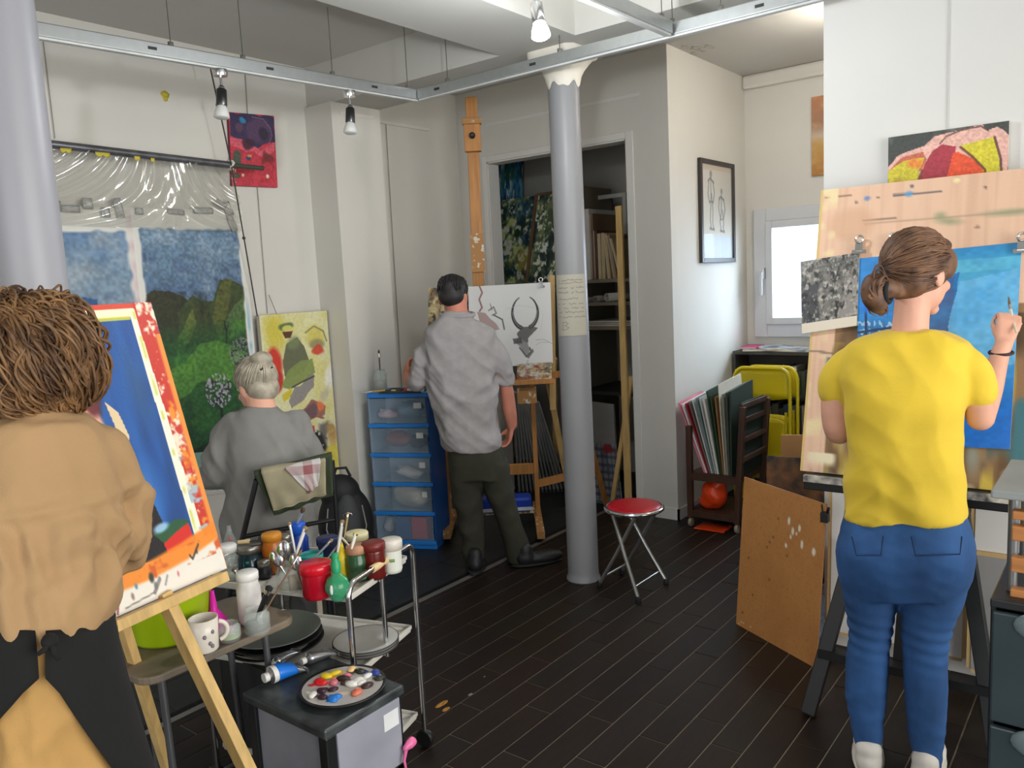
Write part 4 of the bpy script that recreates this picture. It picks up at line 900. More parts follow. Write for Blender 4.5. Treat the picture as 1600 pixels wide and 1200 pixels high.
# red and yellow landscape canvas on the right wall
def right_abstract():
    p = Pic(140, 90, (66, 70, 66), .55); p.k = 320
    p.mix((p.fbm(7, 4)-.5)*2, (110, 114, 106)); p.poly([(0, .46), (.08, .30), (.2, .24), (.32, .2), (.4, .08), (.56, .05), (.66, .02), (.80, -.02), (.84, .10), (.92, .06), (1, .2), (1, 1), (0, 1)], (226, 178, 164), wob=.03)
    p.poly([(0, .48), (.1, .34), (.3, .28), (.34, .40), (.3, .55), (0, .6)], (190, 96, 70), .9, wob=.03); p.poly([(0, .52), (.14, .37), (.32, .36), (.26, .56), (.30, .70), (.2, .92), (0, .98)], (206, 196, 54), .97, wob=.03); p.blob(.24, .45, .10, .09, (224, 128, 60), .9, .6, .06); p.blob(.1, .65, .08, .08, (180, 150, 60), .6, .6, .1)
    p.poly([(.32, .48), (.38, .28), (.46, .20), (.58, .26), (.56, .5), (.5, .95), (.2, 1), (.28, .7)], (166, 52, 66), .97, wob=.03); p.poly([(.56, .36), (.60, .34), (.72, .46), (.82, .66), (.84, .95), (.48, .95)], (228, 84, 46), .97, wob=.02)
    p.poly([(.62, .26), (.88, .20), (.93, .5), (.95, .96), (.86, .96), (.80, .62), (.70, .42)], (210, 200, 50), .97, wob=.02); p.line([(.62, .28), (.72, .44), (.82, .64), (.85, .96)], .012, (96, 50, 36), .8); p.line([(.89, .2), (.94, .5), (.96, .95)], .012, (80, 44, 36), .8); p.line([(.3, .55), (.25, .75), (.3, .85)], .01, (80, 50, 40), .7); p.line([(.45, .19), (.5, .1), (.62, .04), (.78, .02), (.84, .1)], .008, (90, 60, 56), .8)
    p.mix((p.noise(40, 24) > .86)*(p.v > .8), (40, 36, 34)); p.grain(.2, 60, 40); return p
tl, tr, bl, br = PY(1388, 215, 3.405), PY(1577, 188, 3.405), PY(1390, 300, 3.405), PY(1580, 288, 3.405)
t = thing('abstract_painting', 'wide red and yellow abstract canvas on the right wall above the big board', 'painting', (tl+tr)/2-V(0, 0, .25))
bl = tl-V(0, 0, .25); picture('canvas', right_abstract(), tl, V(tr[0], tr[1], tl[2]), bl, 0.022, t, side=(200, 196, 186))
wire_path(t, [V((tl[0]+tr[0])/2, 3.427, tl[2]), V((tl[0]+tr[0])/2, 3.427, 2.98)], 0.0014, m=mat('pale_nylon_line', (200, 198, 192), .6))
# orange canvas in the nook
def orange():
    p = Pic(50, 80, (190, 134, 92), 1.5); p.k = 380; p.grad([(0, (186, 124, 88)), (.35, (158, 118, 92)), (.5, (196, 176, 160)), (.6, (190, 150, 80)), (1, (170, 116, 50))]); p.mix((p.fbm(5, 8)-.5)*2, (206, 170, 120)); return p
a = PY(1268, 152, 5.93); bz = PY(1270, 275, 5.93)[2]
t = thing('abstract_painting', 'ochre canvas half hidden behind the edge of the right wall', 'painting', (a[0]+.2, 5.93, bz)); picture('canvas', orange(), a, a+V(.5, 0, 0), V(a[0], 5.93, bz), 0.02, t, side=(150, 110, 80))
# framed figure drawing on the nook wall
def figures():
    p = Pic(110, 140, (206, 200, 186), 1.25); p.k = 420; p.mix(np.clip((p.v-.74)*30, 0, 1), (196, 206, 214)); p.poly([(0, 0), (1, 0), (1, .05), (.08, .06), (.08, .74), (0, .74)], (204, 178, 146), .7)
    for x, w, y0, y1 in ((.32, 1.0, .10, .68), (.66, .85, .27, .70)):
        g = (90, 86, 80); p.blob(x, y0, .055*w, .05*w, g, .6, .5); p.line([(x-.08, y0+.08), (x-.02, y0+.05), (x+.08, y0+.09)], .02, g, .7, .02)
        p.line([(x-.07, y0+.08), (x-.10, y0+.2), (x-.05, y0+.3)], .016, g, .7, .03); p.line([(x+.07, y0+.09), (x+.11, y0+.2), (x+.06, y0+.3)], .016, g, .7, .03); p.line([(x, y0+.05), (x-.01, y0+.25), (x-.05, y1-.1), (x-.02, y1)], .016, g, .7, .03); p.line([(x+.02, y0+.2), (x+.05, y0+.35), (x+.03, y1-.05), (x+.06, y1)], .016, g, .7, .03); p.line([(x-.06, y0+.3), (x+.06, y0+.3)], .012, g, .6, .03); p.line([(x-.06, y1), (x+.08, y1+.01)], .02, g, .7)
    return p
y0, y1, z0, z1 = 5.12, 5.69, 1.685, 2.38; fx = XC+0.001
t = thing('framed_drawing', 'black framed drawing of two figures on the nook wall', 'framed drawing', (fx, 5.4, z0))
m = MB(); fw_ = 0.03
m.span((fx, y0, z0), (fx+.025, y0+fw_, z1)); m.span((fx, y1-fw_, z0), (fx+.025, y1, z1)); m.span((fx, y0+fw_, z0), (fx+.025, y1-fw_, z0+fw_)); m.span((fx, y0+fw_, z1-fw_), (fx+.025, y1-fw_, z1)); m.build('frame', mat('dark_frame_wood', (58, 54, 52), 0.5), t, bevel=0.003)
picture('drawing', figures(), V(fx+.008, y0+fw_, z1-fw_), V(fx+.008, y1-fw_, z1-fw_), V(fx+.008, y0+fw_, z0+fw_), 0.004, t, rough=.7)
bx((fx+.014, y0+fw_, z0+fw_), (fx+.016, y1-fw_, z1-fw_)).build('glass', mat('picture_glass', (235, 240, 245), 0.03, alpha=0.08, var=0), t)
# handwritten note taped to the column
def note():
    p = Pic(120, 260, (172, 167, 152), 2.2); p.k = 470; p.mix((p.fbm(3, 5)-.5)*.8, (160, 154, 138)); rs = np.random.RandomState(4); ink = (92, 88, 76)
    lines = ((.09, ((.22, .90),)), (.135, ((.20, .92),)), (.215, ((.10, .42), (.52, .60), (.68, .93))), (.29, ((.08, .44), (.54, .60), (.66, .96))), (.395, ((.10, .72),)), (.475, ((.06, .14), (.24, .34), (.46, .66), (.74, .90))), (.545, ((.06, .14), (.28, .42), (.52, .74), (.82, .92))), (.61, ((.10, .22), (.32, .90))), (.69, ((.08, .16), (.22, .54), (.60, .98))))
    for y, ws in lines:
        for a, e in ws:
            n = max(3, int((e-a)*34)); p.line([(a+(e-a)*i/n, y+rs.uniform(-.011, .011)*(1.8 if rs.rand() < .25 else 1)) for i in range(n+1)], .010, ink, .75)
    p.line([(.20, .90), (.24, .82), (.22, .78), (.34, .77), (.40, .80), (.30, .83), (.42, .86), (.36, .89), (.2, .90)], .010, ink, .75); p.line([(.13, .08), (.15, .16)], .010, ink, .6); return p
nt_ = note(); a0 = math.atan2(-COLY, -COLX); cz1, cz0 = PX(888, 428, COLX)[2], 0
zt, zb = None, None
pc_ = V(COLX, COLY, 0); dn = unit([COLX, COLY, 0]); zt = PP(888, 429, pc_-dn*0.083, dn)[2]; zb = PP(892, 525, pc_-dn*0.083, dn)[2]
t = thing('paper_note', 'yellowish handwritten paper note wrapped on the grey column', 'note', (COLX-dn[0]*.083, COLY-dn[1]*.083, zb))
o = picture('sheet', nt_, V(0, 0, 0), V(1, 0, 0), V(0, 1, 0), 0.02, None, side=(172, 167, 152), rough=.8)
me = o.data; n = len(me.vertices); co = np.zeros(n*3); me.vertices.foreach_get('co', co); co = co.reshape(-1, 3)+np.array(o.location); R0 = 0.0832
th = a0-1.15+co[:, 0]*2.08; rr = np.where(np.arange(n) < 120*260, R0+0.0014, R0+0.0004); rr = np.where((np.arange(n) >= 120*260+4), R0-0.001, np.where(np.arange(n) >= 120*260, R0+0.0014, rr))
nc = np.stack([COLX+rr*np.cos(th), COLY+rr*np.sin(th), zt+(zb-zt)*co[:, 1]], 1)-np.array(t.location); me.vertices.foreach_set('co', nc.ravel()); me.update(); o.location = (0, 0, 0); o.parent = t; fix_normals(me)
# ================================================================== the big board and its easel on the right
BX0, BZ0, BY0 = -1.001, 0.858, 3.0; TILT = math.radians(13.96)
BU = V(1, 0, 0); BV = V(0, math.sin(TILT), math.cos(TILT)); BN = np.cross(BU, BV)      # BN points to the camera side
BO = V(BX0, BY0, BZ0)
def on_board(px, py, off=0.0): return PP(px, py, BO+BN*off, BN)
BH = 1.0876; BWD = 1.06
def board_pic():
    p = Pic(170, 170, (222, 184, 156), 1.0); p.k = 520
    p.mix((p.fbm(40, 3)-.45)*1.2, (206, 166, 138)); p.mix((p.noise(90, 3)-.6)*1.2, (196, 154, 128))
    def uv(x, y):
        P = on_board(x, y); d = P-BO; return ((d@BU)/BWD, 1-(d@BV)/BH)
    for y0, x0, x1, c in ((309, 1290, 1330, (120, 88, 64)), (305, 1396, 1470, (70, 70, 84)), (351, 1350, 1600, (176, 146, 120)), (345, 1350, 1400, (110, 90, 74))):
        p.line([uv(x0, y0), uv(x1, y0-(x1-x0)*.09)], .004, c, .8)
    for x, y, r, c in ((1355, 310, .010, (90, 130, 180)), (1420, 303, .012, (80, 150, 196)), (1425, 291, .006, (70, 80, 96)), (1540, 293, .005, (80, 60, 54)), (1527, 355, .007, (150, 110, 92)), (1338, 316, .005, (90, 70, 60)), (1372, 308, .004, (80, 70, 60)), (1495, 282, .010, (232, 224, 160))):
        q = uv(x, y); p.blob(q[0], q[1], r*1.4, r, c, .9, .5)
    for x, y, rx in ((1580, 335, .12), (1470, 338, .03), (1480, 345, .06)):
        q = uv(x, y); p.blob(q[0], q[1], rx, .018, (140, 146, 112), .75, .8, .02)
    q = uv(1330, 350); p.blob(q[0], q[1], .10, .07, (200, 158, 126), .6, .4)
    p.poly([(.085, .42), (1, .42), (1, 1), (.085, 1)], (128, 96, 60), .85, wob=.02); p.mix((p.fbm(14, 6)-.42)*3*(p.v > .45)*(p.u > .08), (84, 62, 38)); p.mix((p.noise(30, 10)-.62)*4*(p.v > .6)*(p.u > .08), (150, 160, 150)); p.mix((p.noise(44, 6)-.66)*4*(p.v > .55)*(p.u > .08), (196, 170, 70)); p.mix((p.noise(26, 8)-.7)*5*(p.v > .6), (60, 110, 120))
    p.mix((p.noise(20, 30)-.62)*4*(p.u < .06), (226, 206, 160)); p.mix(np.clip((.012-p.u)*200, 0, 1), (206, 176, 110)); p.mix((p.noise(30, 20)-.55)*3*(p.v > .93), (226, 214, 180)); p.line([(0, .58), (.085, .585)], .004, (110, 96, 80), .8); return p
t = thing('drawing_board', 'large paint stained plywood board behind the person in yellow', 'drawing board', BO)
TLc = BO+BV*BH
picture('panel', board_pic(), TLc, TLc+BU*BWD, BO, 0.018, t, side=(196, 160, 110), rough=.7)
# blue painting clipped to the board
def blue_sea():
    p = Pic(230, 240, (50, 134, 204), 1.2); p.k = 600
    p.grad([(0, (40, 130, 186)), (.1, (70, 160, 200)), (.45, (90, 166, 214)), (.8, (24, 116, 200)), (1, (14, 100, 190))])
    p.poly([(0, .06), (1, .06), (1, .13), (.62, .13), (.5, .17), (0, .2)], (92, 176, 204), .8, wob=.02)
    p.poly([(.22, .22), (.5, .16), (.66, .13), (.60, .5), (.46, 1), (.22, 1)], (34, 104, 172), .9, wob=.03); p.poly([(.5, .3), (.64, .14), (.62, .45), (.54, .62), (.44, .62)], (74, 92, 132), .7, wob=.06)
    p.poly([(.66, .16), (1, .13), (1, .6), (.62, .62), (.60, .4)], (104, 178, 222), .85, wob=.03); p.mix((p.fbm(5, 6)-.5)*1.6, (60, 146, 208)); p.mix(np.clip((p.v-.66)*3, 0, .9)*(p.u > .5), (16, 106, 196))
    L = p.u < .24; p.mix(L*1.0, (44, 128, 196)); p.mix(L*np.clip((p.v-.34)*20, 0, 1)*(p.fbm(24, 26)-.25)*1.5, (44, 88, 130)); p.mix(L*(p.v > .35)*(p.noise(60, 60) > .66), (150, 190, 215)); p.line([(.055, .22), (.06, .5)], .010, (24, 50, 90)); p.line([(0, .41), (.24, .39)], .010, (24, 56, 100)); p.line([(0, .48), (.22, .46)], .008, (30, 60, 104)); p.line([(.12, .05), (.14, .16)], .012, (30, 84, 140), .7); p.line([(.18, .06), (.19, .2)], .012, (30, 84, 140), .7); p.blob(.06, .27, .06, .05, (30, 120, 220), .8, .6)
    p.grain(.12, 30, 60); return p
a, b_, c_, d_ = on_board(1341, 404, .006), on_board(1597, 378, .006), on_board(1338, 690, .006), on_board(1578, 702, .006)
t = thing('sea_painting', 'unfinished blue painting on paper clipped to the big board', 'painting', c_)
picture('paper', blue_sea(), a, b_, c_, 0.003, t, br=d_, rough=.45)
def print_pic():
    p = Pic(110, 120, (112, 110, 104), 1.1); p.k = 660; p.mix((p.fbm(9)-.45)*3, (60, 60, 58)); p.mix((p.fbm(14)-.5)*3, (150, 146, 136)); p.poly([(.0, .25), (.3, .35), (.36, .9), (0, 1)], (58, 60, 64), .8, wob=.1); p.poly([(.78, .45), (1, .30), (1, .84), (.5, .86), (.7, .7)], (140, 136, 130), .9, wob=.03); p.poly([(.6, .62), (.68, .64), (.66, .86), (.6, .82)], (40, 40, 38), .9, wob=.04)
    p.blob(.34, .56, .07, .09, (186, 178, 164), .9, .6, .1); p.blob(.28, .2, .06, .06, (40, 40, 40), .9, .6, .08); p.mix((p.fbm(18)-.55)*5, (176, 172, 164)); p.mix((p.fbm(15)-.56)*5, (44, 44, 44)); p.line([(.1, .14), (.6, .10), (1, .05)], .02, (90, 88, 84), .7); p.poly([(0, .865), (1, .865), (1, 1), (0, 1)], (216, 206, 188)); return p
a, b_, c_, d_ = on_board(1251, 409, .012), on_board(1343, 394, .012), on_board(1253, 522, .012), on_board(1339, 509, .012)
t = thing('photo_print', 'black and white photo print with a pale lower margin clipped beside the sea painting', 'photo print', c_)
picture('paper', print_pic(), a, b_, c_, 0.002, t, br=d_, rough=.35)
def clip(P, n, up, label, s=1.0):
    n, up = unit(n), unit(up); x = np.cross(up, n)
    t = thing('bulldog_clip', label, 'clip', P, group='metal clips holding papers')
    B = np.stack([x, n, up], 1)
    MB().box(np.array(P)-up*0.012*s+n*0.004, (0.05*s, 0.006, 0.014*s), B).build('jaw', M_CHROME, t); MB().box(np.array(P)+up*0.006*s+n*0.008, (0.026*s, 0.008, 0.03*s), B).build('spring', M_CHROME, t)
    MB().tube([np.array(P)+up*(0.034*s+0.013*s*math.sin(q))+x*0.013*s*math.cos(q)+n*0.012 for q in np.linspace(0, 6.28, 14)[:-1]], 0.0045*s, 8, closed=True).build('loop', M_CHROME, t)
clip(on_board(1343, 389, .012), BN, BV, 'chrome clip between the photo print and the sea painting'); clip(on_board(1396, 386, .012), BN, BV, 'chrome clip just left of the ponytailed head'); clip(on_board(1597, 387, .012), BN, BV, 'chrome clip at the right corner of the sea painting')
# black easel
M_BLK = mat('black_painted_wood', (17, 18, 17), 0.5, var=0.25, scale=14)
t = thing('easel', 'black wooden easel standing behind the person in yellow', 'easel', (-0.63, 2.85, 0))
lf, rf = V(-0.905, 2.785, 0.01), V(-0.31, 2.80, 0.01); lt, rt = V(-0.70, 3.115, 1.1), V(-0.53, 3.115, 1.1)
MB().bar(lf, lt, 0.05, 0.035, (0, 1, 0)).build('leg', M_BLK, t, bevel=0.003); MB().bar(rf, rt, 0.05, 0.035, (0, 1, 0)).build('leg', M_BLK, t, bevel=0.003); MB().bar(V(-0.61, 3.28, 0.01), V(-0.615, 3.12, 1.08), 0.04, 0.03, (0, 1, 0)).build('leg', M_BLK, t, bevel=0.003)
MB().bar(V(-0.63, 2.90, 0.20), V(-0.615, 3.10, 1.0), 0.035, 0.03, (0, 1, 0)).build('mast', M_BLK, t)
za = 0.20; MB().bar(lf+(lt-lf)*za-V(0.02, 0, 0), rf+(rt-rf)*za+V(.02, 0, 0), 0.055, 0.03, (0, 0, 1)).build('crossbar', M_BLK, t)
tray = MB().span((-0.955, 2.90, 0.815), (-0.30, 3.03, 0.855)).build('tray', M_BLK, t, bevel=.004)
MB().span((-0.955, 2.895, 0.845), (-0.30, 2.915, 0.868)).build('tray_lip', mat('paint_splashed_lip', (206, 200, 186), 0.6, var=.5, scale=25, col2=(50, 52, 60)), tray)
# pale canvases leaning against the right wall behind the easel
M_CANV = mat('primed_canvas', (214, 212, 208), 0.85, var=0.03)
def leaning(name, label, x0, x1, y0, z0, h, tilt, m, cat='canvas', th=0.02, frame=True):
    t = thing(name, label, cat, ((x0+x1)/2, y0, z0)); k = V(0, math.sin(tilt), math.cos(tilt))*h
    q = [V(x0, y0, z0), V(x1, y0, z0), V(x1, y0, z0)+k, V(x0, y0, z0)+k]; nn = unit(np.cross(q[1]-q[0], k))
    MB().slab(q, -nn*0.003).build('face', m, t)
    for a, c in ((q[0], q[1]), (q[1], q[2]), (q[2], q[3]), (q[3], q[0])): MB().bar(a-nn*(th/2+.003), c-nn*(th/2+.003), 0.03, th, nn).build('stretcher_bar', mat('pine_stretcher', (200, 170, 120), 0.6), t)
    return t
leaning('blank_canvas', 'large blank white canvas leaning behind the black easel', -0.99, -0.50, 3.33, 0.10, 0.80, 0.06, M_CANV)
leaning('blank_canvas', 'blank pale canvas leaning at the wall right of the black easel', -0.46, 0.25, 3.30, 0.55, 0.42, 0.08, M_CANV)
leaning('grey_panel', 'grey primed panel leaning low behind the black easel on the right', -0.46, 0.25, 3.27, 0.095, 0.44, 0.03, mat('grey_primed_panel', (150, 148, 146), 0.8), 'panel')
# hardboard sheet leaning in front
h0, h1 = PZ(1150, 975), PZ(1275, 1045); he = unit(h1-h0); hn = np.cross(V(0, 0, 1), he); hn = hn if hn@h0 > 0 else -hn; hup = unit(V(0, 0, 1)+hn*0.10); hN = np.cross(he, hup)
def hardboard():
    p = Pic(110, 150, (178, 122, 66), 1.5); p.k = 700; p.mix((p.fbm(4, 5)-.45)*1.2, (160, 104, 54)); p.mix((p.noise(90, 110)-.6)*1.5, (150, 98, 52))
    for x, y, r in ((.72, .20, .018), (.60, .19, .02), (.64, .24, .02), (.76, .30, .022), (.58, .33, .012), (.90, .30, .02), (.70, .23, .01), (.63, .28, .012)): p.blob(x, y, r, r*1.5, (222, 216, 200), .95, .4, .03)
    for x, y in ((.47, .19), (.38, .36), (.35, .40), (.12, .52), (.4, .60), (.2, .75), (.6, .4), (.08, .9), (.42, .32)): p.blob(x, y, .016, .012, (96, 60, 34), .8, .6)
    for x in (.04, .10, .2, .07): p.blob(x, .985-.02*(x > .05), .012, .006, (216, 206, 190), .9, .4)
    return p
t = thing('hardboard_sheet', 'brown hardboard sheet with white paint drops leaning beside the easel', 'board', h0)
picture('sheet', hardboard(), PP(1163, 745, h0, hN), PP(1291, 788, h0, hN), h0, 0.006, t, br=h1, side=(150, 100, 56), rough=.6)
bc = PP(1289, 808, h0+hn*-.01, hN); m = MB(); m.box(bc, (0.03, 0.03, 0.04)); m.tube([bc+V(-.01, 0, .02), bc+V(-.012, 0, .05)], .004, 6); 
t = thing('spring_clamp', 'small black spring clamp on the edge of the hardboard sheet', 'clamp', bc); m.build('jaw', mat('black_clamp_plastic', (24, 24, 26), .5), t, bevel=.004); MB().tube([bc+V(.01, 0, .015), bc+V(.02, -.02, .045)], .006, 8).build('handle', mat('black_clamp_plastic', (0, 0, 0)), t)
# stained board and cardboard behind it
M_CARD = mat('brown_cardboard', (176, 130, 82), 0.85, var=.08)
def card(name, label, q, thick, m, cat):
    t = thing(name, label, cat, q[0]); n = unit(np.cross(q[1]-q[0], q[3]-q[0])); n = n if n@(q[0]-CAMP) > 0 else -n
    MB().slab(q, n*thick).build('panel', m, t); MB().bar(q[0]+n*thick*1.5, q[1]+n*thick*1.5, thick, thick).build('back_batten', m, t); return t
Yc = 4.15
sb = card('stained_board', 'brown board with dark paint stains behind the hardboard sheet', [PY(1196, 775, Yc)*V(1, 1, 0)+V(0, 0, .002), PY(1292, 800, Yc)*V(1, 1, 0)+V(0, 0, .002), PY(1292, 718, Yc), PY(1198, 712, Yc)], .01, mat('stained_brown_board', (140, 96, 62), .8, scale=14, col2=(60, 56, 52)), 'board')
Yc = 4.5; card('cardboard_piece', 'small plain cardboard piece beside the yellow chairs', [PY(1218, 716, Yc)*V(1, 1, 0)+V(0, 0, .002), PY(1258, 716, Yc)*V(1, 1, 0)+V(0, 0, .002), PY(1258, 680, Yc), PY(1220, 680, Yc)], .02, M_CARD, 'cardboard')

# ------------------------------------------------------------------ trolley with drawers at the right edge
TY = 2.02
p = PY(1548, 765, TY+.0); X0 = p[0]; ZT = p[2]
DY = TY-.02; q0 = PY(1547, 935, DY); DX = q0[0]; zt = q0[2]
t = thing('tray_table', 'grey tray rack with wooden slats standing on the drawers at the right edge', 'table', (X0+.2, TY+.15, zt+.001))
M_GT = mat('painted_grey_tray', (142, 146, 144), .5, var=.1)
m = MB(); m.span((X0, TY, ZT-.02), (X0+.42, TY+.34, ZT)); m.build('tray_top', M_GT, t, bevel=.004)
for (xx, yy) in ((X0+.04, TY+.05), (X0+.04, TY+.29), (X0+.36, TY+.05), (X0+.36, TY+.29)): MB().tube([(xx, yy, ZT-.02), (xx, yy, zt+.002)], .011, 10).build('leg', mat('grey_tube', (130, 132, 132), .35, .8), t)
M_SLAT = mat('oak_slat', (178, 116, 62), .5, var=.25, scale=5, stretch=(1, 12, 12))
for k, (px, py) in enumerate(((1562, 800), (1562, 828), (1560, 876), (1560, 925))):
    q = PY(px, py, TY+.03); MB().box((X0+.24, TY+.03, q[2]), (.40, .028, .034 if k else .02)).build('slat', M_SLAT, t, bevel=.003)
def palette_pic(seed, base=(190, 196, 200)):
    p = Pic(60, 50, base, .8); p.k = seed; rs = np.random.RandomState(seed)
    for i in range(16): p.blob(rs.rand(), rs.rand(), rs.uniform(.05, .14), rs.uniform(.04, .1), [(70, 140, 200), (230, 232, 232), (60, 90, 130), (40, 60, 80), (120, 190, 220)][i % 5], .9, .4, .1)
    return p
t2 = thing('paint_palette', 'flat palette with blue and white paint on the grey tray', 'palette', (X0+.3, TY+.15, ZT+.001)); c = ZT+.008
picture('sheet', palette_pic(720), V(X0+.12, TY+.30, c), V(X0+.40, TY+.30, c), V(X0+.12, TY+.04, c), .006, t2)
t3 = thing('drawer_unit', 'dark plastic drawer unit with scooped handles at the right edge', 'drawers', (X0+.2, TY-.1, 0))
M_DKP = mat('black_drawer_frame', (28, 30, 32), .4); M_TEAL = mat('smoky_teal_plastic', (54, 66, 70), .3, alpha=.85, var=.15)
m = MB(); m.span((DX, DY, zt-.02), (DX+.38, DY+.36, zt)); m.span((DX, DY+.34, 0.02), (DX+.38, DY+.36, zt-.02)); m.span((DX, DY+.01, .02), (DX+.012, DY+.34, zt-.02)); m.span((DX+.368, DY+.01, .02), (DX+.38, DY+.34, zt-.02)); m.span((DX, DY+.01, 0), (DX+.38, DY+.36, .02)); m.build('body', M_DKP, t3, bevel=.003)
hh = (zt-.05)/3
for k in range(3):
    z1 = zt-.025-k*hh; z0 = z1-hh+.012
    dr = MB(); dr.span((DX+.006, DY-.012, z0), (DX+.374, DY+.004, z1)); dr.span((DX+.02, DY+.01, z0), (DX+.36, DY+.32, z0+.01)); d_ = dr.build('drawer', M_TEAL if k < 2 else mat('pale_drawer', (150, 154, 158), .35), t3, bevel=.004)
    MB().ball((DX+.13, DY-.012, z1-.02), (.085, .012, .04), 20, 10).build('scoop_handle', mat('smoky_scoop', (104, 118, 122), .3), d_)
# ================================================================== nook: shelf, chairs, portfolio rack
bxp = lambda a, b, m, n, t, bv=0: bx(a, b).build(n, m, t, bevel=bv)
M_SHELF = mat('dark_grey_shelf', (64, 62, 62), .6); SX0, SX1, SY0, SY1 = XC+.014, -1.2, 5.62, 5.90
SZ = PY(1163, 549, SY0)[2]
t = thing('bookcase', 'low dark bookcase under the nook window packed with books', 'bookcase', ((SX0+SX1)/2, 5.76, 0))
bxp((SX0, SY0, SZ-.025), (SX1, SY1, SZ), M_SHELF, 'top_board', t, .003)
for x in (SX0, (SX0+SX1)/2, SX1-.02): bxp((x, SY0+.005, 0), (x+.02, SY1, SZ-.026), M_SHELF, 'side_panel', t)
for z in (.08, .40, .70): bxp((SX0+.021, SY0+.005, z), (SX1-.021, SY1, z+.018), M_SHELF, 'shelf', t)
bxp((SX0+.02, SY1-.008, .1), (SX1-.02, SY1, SZ-.03), M_SHELF, 'back_panel', t)
def book(c, d, col, label, a=0.0, lean=0.0, group='books in the low bookcase', name='book', cat='book'):
    c = np.array(c, float); b_ = thing(name, label, cat, c, a, group); w, dp, h = d
    R = np.array([[math.cos(lean), 0, math.sin(lean)], [0, 1, 0], [-math.sin(lean), 0, math.cos(lean)]])
    m = MB()
    for lo, hi in (((-w/2, -dp/2, 0), (-w/2+.003, dp/2, h)), ((w/2-.003, -dp/2, 0), (w/2, dp/2, h)), ((-w/2+.003, -dp/2, 0), (w/2-.003, -dp/2+.003, h))): m.span(lo, hi)
    m.v = [tuple(R@np.array(p)) for p in m.v]; m.build('cover', mat('book_cover_%d_%d_%d' % col, col, .55), b_, world=False)
    m = MB().span((-w/2+.0035, -dp/2+.0035, .004), (w/2-.0035, dp/2-.004, h-.004)); m.v = [tuple(R@np.array(p)) for p in m.v]; m.build('pages', mat('book_pages', (214, 206, 190), .8), b_, world=False); return b_
cols = [(44, 46, 60), (150, 146, 140), (72, 74, 66), (110, 36, 44), (36, 60, 84), (180, 170, 150), (60, 58, 56), (130, 110, 80), (40, 70, 60), (96, 92, 100)]
cn = ['navy', 'pale grey', 'olive grey', 'dark red', 'blue', 'cream', 'charcoal', 'tan', 'green', 'mauve grey']
rs = np.random.RandomState(11)
for sh, (zb, hm) in enumerate(((.7185, .22), (.4185, .24), (.0985, .26))):
    x = SX0+.06 if sh else SX0+.30; n = 0
    while x < SX1-.10 and n < 13:
        wd = rs.uniform(.022, .05); k = rs.randint(10); mid = (SX0+SX1)/2
        if abs(x+wd/2-mid-.01) < wd/2+.02: x = mid+.028
        book((x+wd/2, SY0+.12, zb), (wd, .2, hm*rs.uniform(.8, 1.0)), cols[k], '%s book upright on the %s bookcase shelf, %s from the left' % (cn[k], ('top', 'middle', 'bottom')[sh], ('first', 'second', 'third', 'fourth', 'fifth', 'sixth', 'seventh', 'eighth', 'ninth', 'tenth', 'eleventh', 'twelfth', 'thirteenth')[n])); x += wd+.004; n += 1
# red books lying on the top shelf at the left end
for k, (col, w) in enumerate((((122, 34, 52), .22), ((150, 44, 66), .24), ((60, 40, 60), .21), ((140, 40, 60), .2))):
    z = .7185+.028*k; b_ = thing('book', ('dark red', 'crimson', 'plum', 'wine red')[k]+' book lying flat on the top bookcase shelf, %s from below' % ('first', 'second', 'third', 'fourth')[k], 'book', (SX0+.16, SY0+.13, z), 0.04*k, 'books lying flat')
    m = MB(); m.span((-w/2, -.10, 0), (w/2, .08, .004)); m.span((-w/2, -.10, .021), (w/2, .08, .025)); m.span((-w/2, .076, .004), (w/2, .08, .021)); m.build('cover', mat('book_cover_%d_%d_%d' % col, col, .5), b_, world=False); MB().span((-w/2+.004, -.095, .0042), (w/2-.004, .0755, .0208)).build('pages', mat('book_pages', (0, 0, 0)), b_, world=False)
# magazines on top of the bookcase
def mag_pic(k):
    p = Pic(40, 50, (196, 204, 214), 1.3); p.k = 800+k*7; p.mix((p.fbm(4)-.42)*4, (70, 78, 92)); p.poly([(0, 0), (1, 0), (1, .12), (0, .12)], (236, 238, 240)); return p
def magazine(x, y, a, k, z, label, cov=None):
    tt = thing('magazine', label, 'magazine', (x, y, z), a, 'magazines on the bookcase'); w, h = .11, .14
    o = picture('cover', mag_pic(k), V(-w, h, .011), V(w, h, .011), V(-w, -h, .011), .003, tt, rough=.3, world=False); 
    MB().span((-w+.002, -h+.002, 0), (w-.002, h-.002, .0078)).build('pages', mat('book_pages', (0, 0, 0)), tt, world=False)
    return tt
for k, (x, y, a, z, l) in enumerate(((SX0+.15, 5.76, .3, SZ+.001, 'grey magazine nearest the nook wall on the bookcase'), (SX0+.38, 5.76, -.2, SZ+.001, 'second magazine from the nook wall on the bookcase'), (SX0+.62, 5.76, .15, SZ+.001, 'magazine under the window right of the others'), (SX0+.27, 5.75, .7, SZ+.0135, 'open topped magazine lying across two others'))): magazine(x, y, a, k, z, l)
b_ = thing('folder', 'pink folder sticking out at the end of the magazines', 'folder', (SX0+.09, 5.78, SZ+.014), .1); MB().span((-.06, -.12, 0), (.06, .10, .012)).build('cover', mat('pink_folder', (190, 70, 110), .5), b_, world=False); MB().span((-.055, -.121, .003), (.055, -.12, .009)).build('papers', mat('book_pages', (0, 0, 0)), b_, world=False)

